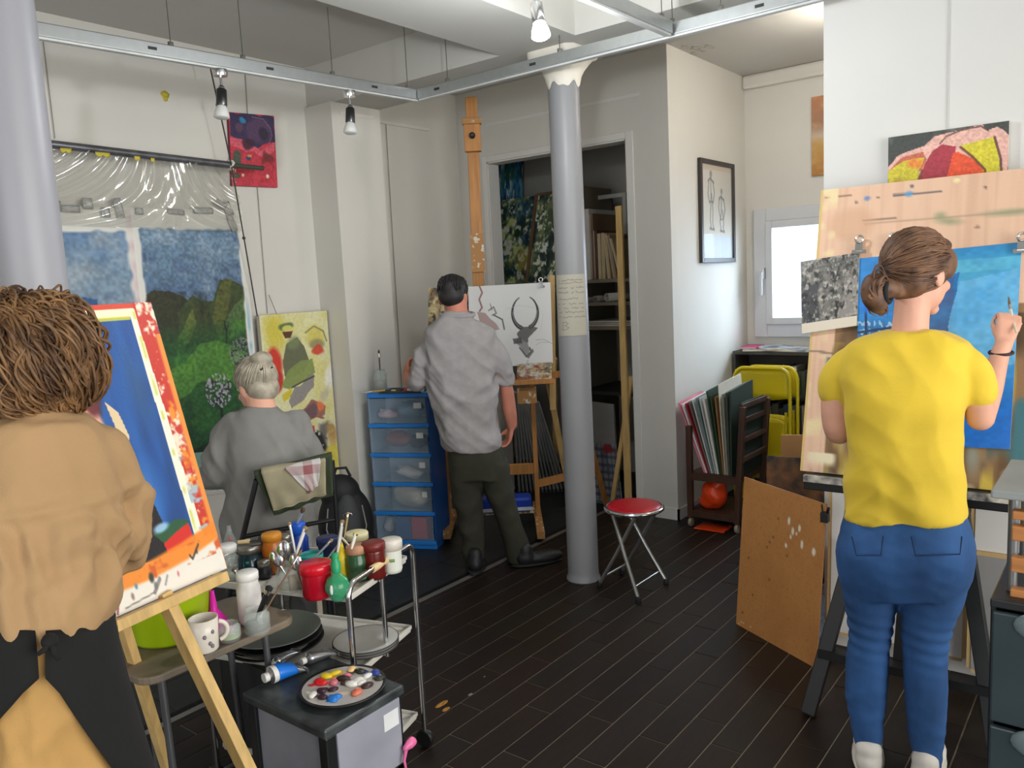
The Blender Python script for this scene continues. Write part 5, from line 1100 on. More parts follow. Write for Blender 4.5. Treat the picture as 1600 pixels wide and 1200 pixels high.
# two yellow folding chairs leaning folded against each other
M_YEL = mat('yellow_painted_metal', (206, 184, 20), .35, var=.04)
def yellow_chair(Y, x0, x1, ytop, label):
    a, c = PY(x0, ytop, Y), PY(x1, ytop, Y); zt = a[2]; xl, xr = a[0], c[0]; w = xr-xl; r = .06
    t = thing('folding_chair', label, 'chair', ((xl+xr)/2, Y, 0), group='yellow folding chairs')
    pts = [(xl, Y+.02, .0)]+[(xl, Y, z) for z in np.linspace(.1, zt-r*1.6, 5)]+[(xl+r*1.2*(1-math.cos(q)), Y, zt-r*1.6+r*1.6*math.sin(q)) for q in np.linspace(.2, PI/2, 6)]
    pts += [(xr-r*1.2*(1-math.cos(q)), Y, zt-r*1.6+r*1.6*math.sin(q)) for q in np.linspace(PI/2, .2, 6)]+[(xr, Y, z) for z in np.linspace(zt-r*1.6, .1, 5)]+[(xr, Y+.02, 0)]
    MB().tube(pts, .012, 10).build('tube_frame', M_YEL, t)
    P = [[(xl+.012+(w-.024)*i/12, Y+.012*math.sin(PI*i/12), zt-.012-.19*j/6-(.02*math.sin(PI*i/12) if j == 6 else 0)) for j in range(7)] for i in range(13)]; MB().sheet(P, .004).build('backrest', M_YEL, t)
    P = [[(xl+.03+(w-.06)*i/10, Y+.03, .62-.42*j/10-(.05*(abs(i-5)/5)**3 if j == 10 else 0)+(.04*(abs(i-5)/5)**3 if j == 0 else 0)*-1) for j in range(11)] for i in range(11)]; MB().sheet(P, .02).build('seat', M_YEL, t)
    for xx in (xl+.035, xr-.035): MB().tube([(xx, Y+.02, .66), (xx, Y+.045, .01)], .010, 8).build('rear_leg', M_YEL, t)
    for xx in (xl, xr): MB().box((xx, Y, .47), (.03, .03, .05)).build('hinge', mat('black_hinge', (26, 26, 26), .5), t)
    return t
yellow_chair(5.28, 1146, 1234, 574, 'front yellow metal folding chair behind the portfolio rack'); yellow_chair(5.39, 1164, 1246, 572, 'rear yellow metal folding chair, partly behind the other one')

# portfolio rack on castors
M_DW = mat('dark_stained_wood', (72, 46, 34), .5, var=.25, scale=6, stretch=(8, 8, 1))
R0 = PZ(1080, 822); ru = V(1, 0, 0); rv = V(0, 1, 0)       # ru along the front, rv away from the camera
RW = .31; RD = .40; R0[0] = max(R0[0], XC+.10)
t = thing('portfolio_rack', 'dark wooden rack on castors full of portfolios', 'rack', R0+ru*RW/2+rv*RD/2)
q = lambda u, v, z: R0+ru*u+rv*v+V(0, 0, z)
RH = .80
for (u, v) in ((0, 0), (0, RD), (RW, 0), (RW, RD)): MB().bar(q(u, v, .06), q(u+(.0 if u == 0 else .05), v, RH if u else .66), .035, .035, ru).build('post', M_DW, t, bevel=.003)
for z in (.09, .33):
    for a, c in (((0, 0), (RW, 0)), ((RW, 0), (RW, RD)), ((0, 0), (0, RD)), ((0, RD), (RW, RD))): MB().bar(q(*a, z), q(*c, z), .025, .04).build('rail', M_DW, t)
for z in (.47, .59, .71, .80): MB().bar(q(RW+.04, 0, z), q(RW+.04, RD, z+.0), .02, .028).build('side_slat', M_DW, t)
MB().slab([q(0, 0, .345), q(RW, 0, .345), q(RW, RD, .345), q(0, RD, .345)], (0, 0, .012)).build('shelf', M_DW, t)
MB().slab([q(.01, .01, .095), q(RW-.01, .01, .095), q(RW-.01, RD-.01, .095), q(.01, RD-.01, .095)], (0, 0, .01)).build('lower_shelf', M_DW, t)
for (u, v) in ((0, 0), (RW, 0), (0, RD), (RW, RD)): MB().lathe([(.026, -.01), (.03, 0), (.026, .01)], 16, q(u, v, .03), ru).build('castor', mat('pale_castor_wheel', (150, 140, 120), .5), t)
# portfolios fanned out in the rack: (front x position bottom, top lean, thickness, colour, height)
pf = [('pink', (206, 120, 134), .012, .50), ('white', (222, 214, 214), .010, .49), ('crimson', (150, 26, 44), .010, .49), ('taupe', (120, 104, 92), .009, .50), ('pale grey', (206, 208, 210), .007, .51), ('grey green', (104, 128, 122), .010, .52), ('silver grey', (196, 196, 198), .007, .52), ('cream', (214, 210, 200), .014, .51), ('dark green', (30, 66, 46), .010, .56), ('olive', (60, 66, 44), .010, .53), ('brown', (146, 104, 58), .010, .52), ('tall ivory', (222, 216, 202), .005, .60), ('khaki', (140, 140, 124), .010, .54), ('charcoal green', (70, 72, 64), .010, .55), ('deep green', (44, 60, 50), .010, .56)]
for i, (nm, col, th, h) in enumerate(pf):
    u = .085+i*.0128; ut = -.085+i*.0245+(.006 if i > 9 else 0)
    b_ = thing('portfolio', '%s portfolio standing in the dark wooden rack' % nm, 'portfolio', q(u, .2, .358), group='portfolios in the rack')
    hh_ = math.sqrt(max(h*h-(ut-u)**2, .01))
    ps = [q(u, .022, .3585), q(u, RD-.022, .3585), q(ut, RD-.022, .358+hh_), q(ut, .022, .358+hh_-.03)]
    MB().slab(ps, ru*th).build('cover', mat('portfolio_%s' % nm.replace(' ', '_'), col, .65, var=.1), b_); e = [p_+ru*th*.25 for p_ in ps]
    MB().slab([e[0]-rv*.003, e[0]-rv*.0005, e[3]-rv*.0005, e[3]-rv*.003], ru*th*.5).build('paper_edge', mat('portfolio_%s' % nm.replace(' ', '_'), col), b_)
bl_ = thing('backing_board', 'dark green board at the end of the portfolio rack', 'board', q(RW+.012, .2, .36)); MB().slab([q(RW+.006, .02, .358), q(RW+.006, RD-.02, .358), q(RW+.024, RD-.02, .82), q(RW+.024, .02, .82)], ru*.010).build('panel', mat('deep_green_board', (30, 48, 38), .6), bl_); MB().slab([q(RW+.005, .02, .80), q(RW+.005, RD-.02, .80), q(RW+.021, RD-.02, .812), q(RW+.021, .02, .812)], -ru*.002).build('edge_tape', mat('deep_green_tape', (24, 36, 30), .6), bl_)
# orange bag on the lower shelf
mb = MB(); c = q(.12, .10, .2)
mb.ball(c, (.085, .075, .095), 18, 12); mb.ball(c+V(.03, 0, .06), (.05, .05, .05), 14, 10); mb.ball(c+V(-.03, .01, -.05), (.08, .07, .05), 14, 10)
t = thing('plastic_bag', 'crumpled bright orange plastic bag on the bottom of the rack', 'bag', q(.12, .10, .106)); v, n, f = fuse(mb, .008, 2); fo = folds(45, .008, 71); v = v+n*fo(v, n)[:, None]; v[:, 2] = np.maximum(v[:, 2], .108); MB().add(v, f).build('bag_body', mat('orange_plastic', (232, 70, 22), .35, var=.1), t)
MB().tube([c+V(.03, 0, .09), c+V(.045, -.01, .13), c+V(.06, 0, .10)], .008, 8).build('bag_handle', mat('orange_plastic', (0, 0, 0)), t)
ob = thing('orange_sheet', 'bright orange plastic sheet lying under the rack', 'sheet', q(.12, -.02, .001)); P = [[q(.04+.2*i/8, -.05+.16*j/6, .003+.004*math.sin(i*1.2+j)**2) for j in range(7)] for i in range(9)]; MB().sheet(P, .002).build('sheet_body', mat('orange_plastic', (0, 0, 0)), ob); MB().tube([q(.04, -.05, .006), q(.24, -.05, .008)], .003, 6).build('folded_edge', mat('orange_plastic', (0, 0, 0)), ob)

# ------------------------------------------------------------------ red folding stool
c = PZ(990, 915); SH = .435
c = V(-2.055, 3.575, 0)
t = thing('folding_stool', 'red round folding stool with chrome legs beside the grey column', 'stool', c)
MB().lathe([(0.0, SH+.004), (.10, SH+.006), (.137, SH+.002), (.142, SH-.006), (.142, SH-.02), (0, SH-.02)], 40, c).build('seat_pad', mat('red_vinyl', (176, 18, 34), .32, var=.06, scale=50), t)
MB().tube([c+V(.147*math.cos(a), .147*math.sin(a), SH-.012) for a in np.linspace(0, 2*PI, 41)[:-1]], .011, 10, closed=True).build('seat_rim', M_CHROME, t)
M_LEG = mat('satin_chrome_leg', (176, 176, 174), .3, .9)
sa_ = unit(V(*(PZ(1040, 915)-PZ(998, 942))[:2], 0)); fv = V(-sa_[1], sa_[0], 0)
feet = [PZ(998, 943), PZ(1041, 914), PZ(937, 918), PZ(972, 897)]
tops = [c+unit(feet[2]+V(0, 0, 0)-c)*.115, c+unit(feet[3]-c)*.115, c+unit(feet[0]-c)*.115, c+unit(feet[1]-c)*.115]
for fpt, tp_ in zip(feet, tops):
    tpt = V(tp_[0], tp_[1], SH-.03); l = MB().tube([tpt, (tpt+fpt)/2+V(0, 0, .0), fpt+V(0, 0, .02)], .0105, 10).build('leg', M_LEG, t); MB().lathe([(.013, .002), (.015, .004), (.013, .035), (.011, .036)], 12, fpt).build('rubber_foot', mat('black_rubber', (0, 0, 0)), l)
for a, b_ in ((0, 1), (2, 3)):
    k = .16; pa_ = feet[a]+(V(tops[a][0], tops[a][1], SH)-feet[a])*k; pb2 = feet[b_]+(V(tops[b_][0], tops[b_][1], SH)-feet[b_])*k; MB().tube([pa_, pb2], .006, 8).build('stretcher', M_LEG, t)
# ================================================================== the easel corner, blue drawers, store room
M_EAS = mat('honey_easel_wood', (186, 128, 66), .5, var=.22, scale=4, stretch=(10, 10, 1))
M_EAS2 = mat('pale_easel_wood', (200, 166, 106), .55, var=.2, scale=4, stretch=(10, 10, 1))
M_SPLAT = mat('paint_splashed_wood', (172, 124, 70), .6, scale=26, col2=(216, 208, 190), rng=(.56, .62))
e_ = Body((-3.13, 3.86)); Q = e_.Q
t = thing('easel', 'tall honey coloured studio easel with the bull drawing', 'easel', e_.p)
rb, lb = [PZ(846, 850), PZ(838, 800)], [PZ(699, 850), PZ(709, 812)]
for a, c in (rb, lb): MB().bar(a+V(0, 0, .055), c+V(0, 0, .055), .05, .05).build('skid', M_SPLAT, t, bevel=.004)
for a, c in (rb, lb):
    for p_ in (a+(c-a)*.12, a+(c-a)*.88): MB().lathe([(.02, -.012), (.024, 0), (.02, .012)], 14, p_+V(0, 0, .025), e_.r).build('castor', mat('black_rubber', (0, 0, 0)), t)
mr, ml = (rb[0]+rb[1])/2, (lb[0]+lb[1])/2
MB().bar(mr+V(0, 0, .08), V(mr[0], mr[1], 0)+V(0, 0, 1.02), .05, .03, e_.r).build('upright', M_EAS, t, bevel=.003); MB().bar(ml+V(0, 0, .08), V(ml[0], ml[1], 0)+V(0, 0, 1.02), .05, .03, e_.r).build('upright', M_EAS, t, bevel=.003)
for z, h in ((.12, .04), (.40, .07), (.99, .06)): MB().bar(ml+V(0, 0, z), mr+V(0, 0, z), .03, h).build('crossbar', M_EAS if z > .2 else M_SPLAT, t, bevel=.003)
mp0, mp1 = Q(756, 640, .03), Q(736, 152, .07)
MB().bar(mp0, mp1, .07, .028, e_.n).build('mast', M_EAS, t, bevel=.004)
MB().bar(Q(748, 425, .03), Q(744.5, 365, .033), .082, .032, e_.n).build('mast_sleeve', M_SPLAT, t)
hb = Q(738, 212, .03); MB().box(hb, (.10, .05, .19), np.stack([e_.r, e_.n, (0, 0, 1)], 1)).build('head_block', M_EAS, t, bevel=.004)
MB().box(Q(737, 190, .02), (.115, .06, .035), np.stack([e_.r, e_.n, (0, 0, 1)], 1)).build('head_clamp', M_SPLAT, t, bevel=.004); MB().lathe([(.018, 0), (.018, .02), (.008, .03)], 14, Q(738, 212, .0), -e_.n).build('bolt', mat('dark_bolt', (60, 60, 56), .5, .6), t)
tr0, tr1 = Q(694, 602, -.06), Q(866, 594, -.06); MB().bar(tr0, tr1, .10, .03).build('tray', M_EAS, t, bevel=.003)
MB().bar(Q(808, 618, -.02), Q(838, 616, -.02), .06, .10).build('tray_box', M_SPLAT, t)
# bull drawing
def bull():
    p = Pic(190, 180, (226, 226, 224), .95); p.k = 900; g = (92, 90, 88); d = (60, 58, 56)
    cx, cy, rx, ry = .68, .33, .155, .20
    for s in (-1, 1):
        pts = [(cx+s*rx*math.sin(q)*1.0, cy-ry*math.cos(q)+.02) for q in np.linspace(.42, 2.75, 14)]; p.line(pts, .006, d, .95, w2=.030); p.line([(x-s*.006, y) for x, y in pts[6:]], .006, (150, 148, 146), .8)
    p.poly([(.57, .60), (.66, .52), (.74, .53), (.82, .56), (.76, .62), (.72, .66), (.71, .72), (.62, .70)], g, .85, wob=.03); p.poly([(.54, .70), (.62, .66), (.70, .72), (.72, .82), (.70, .90), (.64, .86), (.62, .78)], (140, 138, 136), .85, wob=.03); p.poly([(.50, .66), (.60, .66), (.62, .74), (.52, .73)], (84, 82, 80), .8, wob=.04); p.line([(.60, .78), (.68, .90), (.74, .84), (.72, .79)], .012, g, .85); p.poly([(.68, .88), (.76, .80), (.77, .84), (.70, .93)], (110, 108, 106), .8)
    p.line([(.80, .70), (.9, .70), (1.0, .76)], .004, (150, 150, 148), .7); p.line([(.80, .76), (.86, .73), (.95, .74)], .004, (170, 170, 168), .7); p.line([(.69, .95), (.68, 1)], .016, (190, 192, 194), .8)
    p.line([(.14, .0), (.17, .08), (.13, .16), (.16, .26), (.13, .30)], .012, (150, 108, 104), .9); p.poly([(.10, .30), (.2, .32), (.30, .44), (.34, .52), (.26, .54), (.14, .46)], (176, 146, 142), .8, wob=.05); p.line([(.3, .36), (.40, .42), (.42, .54)], .010, g, .9); p.line([(.24, .3), (.3, .26), (.33, .34), (.28, .36)], .010, (120, 116, 114), .8); p.line([(.26, .22), (.28, .30)], .005, g, .8)
    p.line([(.45, .30), (.6, .26), (.8, .3)], .003, (200, 200, 198), .8); p.line([(.8, .2), (.9, .4), (.86, .6)], .003, (204, 204, 202), .8); p.mix((p.fbm(4)-.5)*.4, (210, 211, 212)); return p
dn_ = e_.n
t = thing('bull_drawing', 'white sheet with a charcoal drawing of a horned bull on the easel', 'drawing', Q(800, 570, -.05))
picture('board', bull(), Q(731, 448, -.05), Q(860, 441, -.05), Q(737, 577, -.05), .008, t, br=Q(864, 567, -.05), rough=.8, side=(210, 205, 195))
clip(Q(845, 445, -.056), -e_.n, V(0, 0, 1), 'clip on the top edge of the bull drawing', .9)
def mottled(seed, cols, nx=70, ny=70, f=7, asp=1.0, thr=.45):
    p = Pic(nx, ny, cols[0], asp); p.k = seed
    for c in cols[1:]: p.mix((p.fbm(f)-thr)*4, c)
    return p
t = thing('small_canvas', 'small ochre canvas left of the dark haired head', 'painting', Q(700, 525, .05)); picture('canvas', mottled(930, [(190, 170, 120), (120, 90, 60), (214, 200, 150), (70, 60, 50)]), Q(669, 450, .05), Q(737, 446, .05), Q(669, 530, .05), .02, t, br=Q(737, 530, .05))
t = thing('small_canvas', 'small stained canvas under the bull drawing on the easel tray', 'painting', Q(836, 600, -.08)); picture('canvas', mottled(940, [(150, 130, 90), (90, 80, 60), (200, 184, 120), (150, 60, 50), (210, 206, 196)]), Q(808, 569, -.085), Q(862, 566, -.085), Q(808, 600, -.085), .015, t, br=Q(862, 596, -.085))
# second, paler easel standing behind
f_ = Body((-3.22, 4.28)); Q2 = f_.Q
t = thing('easel', 'pale folding easel half hidden behind the grey column', 'easel', f_.p)
pts = [(Q2(850, 560), PZ(893, 790)), (Q2(884, 555), PZ(948, 790))]
for a, c in pts: MB().bar(a, c+V(0, 0, .005), .04, .022, f_.n).build('leg', M_EAS2 if a is pts[0][0] else M_EAS, t, bevel=.002)
MB().bar(Q2(866, 560, .02), PZ(868, 762), .035, .02, f_.n).build('leg', M_EAS2, t); MB().bar(Q2(838, 756), Q2(895, 742), .025, .05).build('crossbar', M_EAS, t); MB().bar(Q2(838, 590), Q2(900, 580), .03, .045).build('ledge', M_EAS, t); MB().bar(Q2(864, 640), Q2(862, 430), .04, .02, f_.n).build('mast', M_EAS2, t)
# blue packet resting on the low bar
pk = Q(792, 790, .10); B3 = np.stack([e_.r, e_.n, (0, 0, 1)], 1); z0 = .145
t = thing('blue_packet', 'blue plastic packet with a white stripe on the low bar of the studio easel', 'packet', (pk[0], pk[1], z0))
MB().box((pk[0], pk[1], z0+.06), (.32, .13, .10), B3).build('packet_body', mat('blue_packet_film', (26, 62, 170), .4), t, bevel=.02); MB().box(V(pk[0], pk[1], z0+.035)-e_.n*.067, (.32, .004, .022), B3).build('label_strip', mat('white_label_strip', (206, 210, 216), .5), t)
# bundle of grey metal rods
M_ROD = mat('grey_metal_rod', (176, 180, 180), .5, .2)
for i in range(13):
    b0 = PZ(812+6.0*i, 772-.4*i); tp_ = f_.Q(800+3.4*i, 610+1.5*i, .16+.004*i)
    tt = thing('metal_rod', 'thin grey rod in the leaning bundle behind the easel, %s from the left' % ('first', 'second', 'third', 'fourth', 'fifth', 'sixth', 'seventh', 'eighth', 'ninth', 'tenth', 'eleventh', 'twelfth', 'last')[i], 'rod', b0, group='bundle of leaning metal rods')
    MB().tube([b0+V(0, 0, .02), tp_], .009, 8).build('rod_body', M_ROD, tt); MB().lathe([(.011, .001), (.011, .03)], 10, b0).build('end_cap', mat('grey_end_cap', (70, 72, 72), .6), tt)
# ------------------------------------------------------------------ blue drawer tower
F0, F1 = PZ(590, 856), PZ(683, 859); fu = unit(F1-F0); fv = V(-fu[1], fu[0], 0); fw_ = np.linalg.norm(F1-F0); FD = .27
ang = math.atan2(fu[1], fu[0]); TH = .985
tw = thing('drawer_tower', 'tall drawer tower of translucent blue plastic by the pilaster', 'drawers', F0+fu*fw_/2+fv*FD/2)
L = lambda u, v, z: F0+fu*u+fv*v+V(0, 0, z)
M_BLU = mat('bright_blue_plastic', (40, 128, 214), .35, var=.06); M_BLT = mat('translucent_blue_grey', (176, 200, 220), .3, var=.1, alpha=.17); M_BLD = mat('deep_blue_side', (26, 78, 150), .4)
def obx(u0, u1, v0, v1, z0, z1): return MB().slab([L(u0, v0, z0), L(u1, v0, z0), L(u1, v1, z0), L(u0, v1, z0)], (0, 0, z1-z0))
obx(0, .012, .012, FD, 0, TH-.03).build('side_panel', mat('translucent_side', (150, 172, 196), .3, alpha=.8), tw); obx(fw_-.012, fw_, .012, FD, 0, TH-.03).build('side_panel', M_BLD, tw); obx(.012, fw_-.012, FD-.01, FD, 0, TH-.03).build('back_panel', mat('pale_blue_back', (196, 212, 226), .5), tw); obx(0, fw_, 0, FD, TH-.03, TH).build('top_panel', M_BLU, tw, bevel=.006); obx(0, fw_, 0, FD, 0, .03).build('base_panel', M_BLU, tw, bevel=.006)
dh = (TH-.06)/5
for k in range(5):
    z1 = TH-.03-k*dh; z0 = z1-dh
    d_ = obx(.014, fw_-.014, -.006, .004, z0+.03, z1-.003).build('drawer', M_BLT, tw, bevel=.004)
    obx(.016, fw_-.016, .01, FD-.02, z0+.022, z0+.028).build('drawer_floor', M_BLT, d_); obx(0, fw_, -.012, .006, z0+.002, z0+.026).build('blue_rim', M_BLU, d_, bevel=.004)
    if k < 4: obx(fw_-.09+.006*k, fw_-.04, -.0095, -.0065, z1-.065, z1-.03).build('label_tag', mat('white_tag', (214, 216, 216), .6), d_)
def crumple(name, label, cat, c, r, m, seed, amp=.02, sc=28, flat=None):
    mb = MB(); mb.ball(c, r, 22, 14); v, n, f = fuse(mb, .009, 1); fo = folds(sc, amp, seed); v = v+n*fo(v, n)[:, None]
    if flat is not None: v[:, 2] = np.maximum(v[:, 2], flat)
    t = thing(name, label, cat, (c[0], c[1], v[:, 2].min())); MB().add(v, f).build('cloth_body', m, t); MB().tube([np.array(c)+V(r[0]*.6*math.cos(a), -r[1]*.3+r[1]*.2*math.sin(a), r[2]*.75+.004*math.sin(3*a)) for a in np.linspace(0, 3, 8)], .006, 6).build('hem_edge', m, t); return t
zk = [TH-.03-(k+1)*dh+.03 for k in range(5)]
crumple('rag', 'pale pink rag in the top drawer of the blue tower', 'rag', L(.09, .10, zk[0]+.04), (.08, .06, .03), mat('pink_rag', (214, 180, 186), .9), 81, .006, 30, zk[0])
crumple('plastic_bag', 'clear bluish plastic bag in the top drawer of the blue tower', 'bag', L(.24, .12, zk[0]+.065), (.09, .08, .055), mat('bluish_bag', (130, 160, 180), .3), 82, .012, 30, zk[0])
crumple('rag', 'rust red rag in the second drawer of the blue tower', 'rag', L(.15, .11, zk[1]+.065), (.10, .07, .05), mat('rust_rag', (150, 84, 76), .9), 83, .010, 26, zk[1])
crumple('rag', 'dark rag at the right of the second drawer of the blue tower', 'rag', L(.28, .12, zk[1]+.05), (.06, .07, .045), mat('dark_rag', (70, 70, 78), .9), 84, .008, 26, zk[1])
crumple('rag', 'white rag in the third drawer of the blue tower', 'rag', L(.21, .10, zk[2]+.04), (.12, .06, .035), mat('white_rag', (206, 200, 194), .9), 85, .012, 26, zk[2])
crumple('rag', 'heap of cream rags bulging out of the fourth drawer', 'rag', L(.22, .09, zk[3]+.075), (.14, .07, .072), mat('cream_rag', (196, 186, 168), .9), 86, .014, 24, zk[3])
crumple('paper_ball', 'crumpled grey paper in the bottom drawer of the blue tower', 'paper', L(.06, .10, zk[4]+.06), (.04, .06, .05), mat('grey_paper', (170, 170, 172), .8), 87, .008, 30, zk[4])
for nm, u0, u1, c in (('blue', .125, .225, (32, 74, 130)), ('red', .23, .33, (176, 60, 62))):
    t = thing('box', '%s card box in the bottom drawer of the blue tower' % nm, 'box', L((u0+u1)/2, .07, zk[4])); obx(u0, u1, .02, .12, zk[4]+.001, zk[4]+.135).build('box_body', mat('%s_card' % nm, c, .6), t, bevel=.002); obx(u0+.002, u1-.002, .0185, .1215, zk[4]+.136, zk[4]+.139).build('box_lid', mat('%s_card' % nm, c), t)
# on top of it
M_GLASS = mat('cloudy_glass', (190, 200, 196), .12, alpha=.38, var=.05)
def jar(P, r, h, label, glass=M_GLASS, fill=None, fillh=.6, lid=None, lidh=.018, lid_name='lid', neck=.82, group='jars and pots on the trolley', name='jar', cat='jar', lab=None):
    P = np.array(P, float); t = thing(name, label, cat, P, group=group)
    if lid is None: prof = [(0, .002), (r*.9, .001), (r, .012), (r, h*.78), (r*neck, h*.88), (r*neck, h), (r*neck*.93, h), (r*neck*.93, h*.88), (r*.93, h*.77), (r*.93, .014), (0, .012)]
    else: prof = [(0, .002), (r*.9, .001), (r, .012), (r, h*.78), (r*neck, h*.88), (r*neck, h-.001), (0, h-.001)]
    MB().lathe(prof, 28, P, caps=False).build('glass_body', glass, t)
    if fill: MB().lathe([(0, .013), (r*.91, .014), (r*.91, h*fillh), (0, h*fillh)], 24, P, caps=False).build('contents', fill, t)
    if lid: MB().lathe([(0, h+lidh), (r*neck*1.02, h+lidh), (r*neck*1.1, h+lidh*.8), (r*neck*1.1, h-lidh*.3), (0, h-lidh*.3)], 28, P, caps=False).build(lid_name, lid, t)
    if lab:
        a0 = math.atan2(-P[1], -P[0])+lab[2]; pr = [[P+V((r+.0012)*math.cos(a0+q), (r+.0012)*math.sin(a0+q), h*z) for z in (lab[3], lab[4])] for q in np.linspace(-lab[1], lab[1], 12)]; MB().sheet(pr, .0006).build('label', mat('label_%d_%d_%d' % lab[0], lab[0], .6), t)
    return t
def brush(base, tip, label, col, ferr=True, r=.004, tipc=(90, 70, 50), group='brushes standing in jars', flat=False, br=None):
    base, tip = np.array(base, float), np.array(tip, float); d = unit(tip-base); L_ = np.linalg.norm(tip-base)
    t = thing('paintbrush', label, 'paintbrush', base, group=group)
    MB().tube([base, base+d*L_*.35, base+d*L_*.80], [r*.6, r, r*1.1], 8).build('handle', mat('brush_handle_%d_%d_%d' % col, col, .4), t)
    MB().tube([base+d*L_*.80, base+d*L_*.90], [r*1.2, r*1.5], 8).build('ferrule', M_CHROME, t); MB().tube([base+d*L_*.90, base+d*L_*.96, tip], [r*1.4, r*1.6, r*.4], 8).build('bristles', mat('bristles_%d_%d_%d' % tipc, tipc, .9), t); return t
jp = L(.055, .10, TH+.001); jar(jp, .042, .135, 'jar of cloudy brush water on top of the blue tower', fill=mat('murky_water', (150, 146, 118), .3), fillh=.5, group='things on the blue tower')
brush(jp+V(.005, 0, .015), jp+V(-.004, .01, .26), 'thin dark brush standing in the jar on the blue tower', (70, 66, 62))
t = thing('paint_palette', 'small dark palette on top of the blue tower', 'palette', L(.2, .12, TH+.001)); obx(.09, .36, -.02, .2, TH+.001, TH+.007).build('plate', mat('dark_palette', (40, 42, 40), .5), t, bevel=.002)
for k, (u, v, c, n) in enumerate(((.16, .05, (200, 180, 90), 'ochre'), (.25, .03, (200, 30, 50), 'red'), (.30, .05, (226, 222, 214), 'white'), (.20, .10, (70, 60, 50), 'brown'))): MB().ball(L(u, v, TH+.010), (.018, .014, .007), 12, 6).build('paint_blob', mat('%s_oil_paint' % n, c, .35), t)
t = thing('palette_knife', 'thin palette knife lying at the edge of the blue tower', 'palette knife', L(.03, -.0, TH+.012)); MB().tube([L(-.06, -.02, TH+.006), L(.04, .0, TH+.012)], [.003, .006], 8).build('blade', M_CHROME, t); MB().tube([L(.04, 0, TH+.012), L(.12, .02, TH+.016)], .007, 8).build('handle', mat('ochre_handle', (180, 150, 80), .5), t)
t = thing('paint_tube', 'paint tube with a red and white cap beside the arm on the blue tower', 'paint tube', L(.26, .02, TH+.014)); MB().tube([L(.262, .01, TH+.02), L(.275, .0, TH+.02)], .011, 12).build('cap', mat('red_cap', (206, 30, 60), .4), t); MB().tube([L(.275, .0, TH+.02), L(.37, -.01, TH+.016)], [.013, .012], 12, flat=.6).build('tube_body', mat('white_tube', (220, 218, 212), .4), t)
t = thing('knob', 'round white knob at the right end of the blue tower top', 'knob', L(.355, .0, TH+.001)); MB().ball(L(.358, .01, TH+.02), .019, 16, 10).build('ball', mat('white_knob', (228, 226, 218), .4), t); MB().lathe([(.012, 0), (.008, .008)], 12, L(.358, .01, TH+.001)).build('foot', mat('white_knob', (0, 0, 0)), t)

# ------------------------------------------------------------------ store room contents
def pyb(x0, y0, x1, y1, Y, th): a, c = PY(x0, y0, Y), PY(x1, y1, Y); return MB().span((a[0], Y, min(a[2], c[2])), (c[0], Y+th, max(a[2], c[2])))
M_SB = mat('grey_store_shelf', (120, 110, 92), .7); SYF, SYB = 4.98, 5.55
zS = [PY(945, 436, SYF)[2], PY(945, 472, SYF)[2], PY(945, 510, SYF)[2], PY(945, 612, SYF)[2]]
t = thing('store_shelves', 'open shelves with canvases in the store room', 'shelves', (-3.2, 5.25, 0))
for k, z in enumerate(zS): bx((-4.85 if k == 0 else -3.3, SYF, z-.025), (-2.56, SYB, z)).build('shelf_board', M_SB if k < 3 else mat('black_shelf', (34, 34, 34), .7), t)
for x in (-3.32, -2.58): bx((x, SYF+.01, 0), (x+.02, SYB, 2.3 if x < -3 else 1.3)).build('side_post', M_SB, t)
p = PY(968, 435, SYF); c0 = zS[0]+.001
# dark paintings standing on the shelf
def jungle(seed, cols):
    p = Pic(110, 130, cols[0], 1.2); p.k = seed
    for c in cols[1:]: p.mix((p.fbm(7)-.46)*5, c)
    p.blob(.62, .72, .20, .16, (130, 118, 56), .85, .5, .05); p.mix((p.fbm(14)-.58)*6, (190, 196, 160)); p.c = np.clip(p.c*1.55, 0, 235); return p
def standing(name, label, x0, x1, ytop, Y, lean, pic, cat='painting', side=(90, 80, 60), zb=None):
    a, c = PY(x0, ytop, Y), PY(x1, ytop, Y); zb = c0 if zb is None else zb; t = thing(name, label, cat, ((a[0]+c[0])/2, Y, zb))
    picture('canvas', pic, V(a[0], Y+lean, a[2]), V(c[0], Y+lean, a[2]), V(a[0], Y, zb), .02, t, side=side); return t
standing('dark_painting', 'blue green painting standing behind in the store room, upper left', 768, 806, 246, 5.60, .10, jungle(1000, [(30, 60, 100), (20, 40, 80), (40, 90, 70), (60, 110, 130)]), zb=c0)
standing('dark_painting', 'large dark painting of foliage on the store room shelf', 762, 845, 312, 5.30, .15, jungle(1020, [(90, 100, 70), (30, 60, 90), (140, 146, 96), (30, 44, 36), (24, 40, 50)]))
t = standing('dark_painting', 'dark framed foliage painting leaning against the foliage one', 818, 905, 302, 5.16, .2, jungle(1040, [(60, 70, 52), (34, 44, 42), (90, 96, 70), (24, 34, 36)]))
a = PY(817, 302, 5.15); MB().bar(V(a[0], 5.14, c0), V(a[0]-.01, 5.345, a[2]), .02, .02).build('frame_edge', mat('brown_frame_edge', (110, 84, 60), .6), t); MB().bar(V(a[0], 5.345, a[2]), V(a[0]+.42, 5.345, a[2]), .02, .02).build('frame_edge', mat('brown_frame_edge', (0, 0, 0)), t)
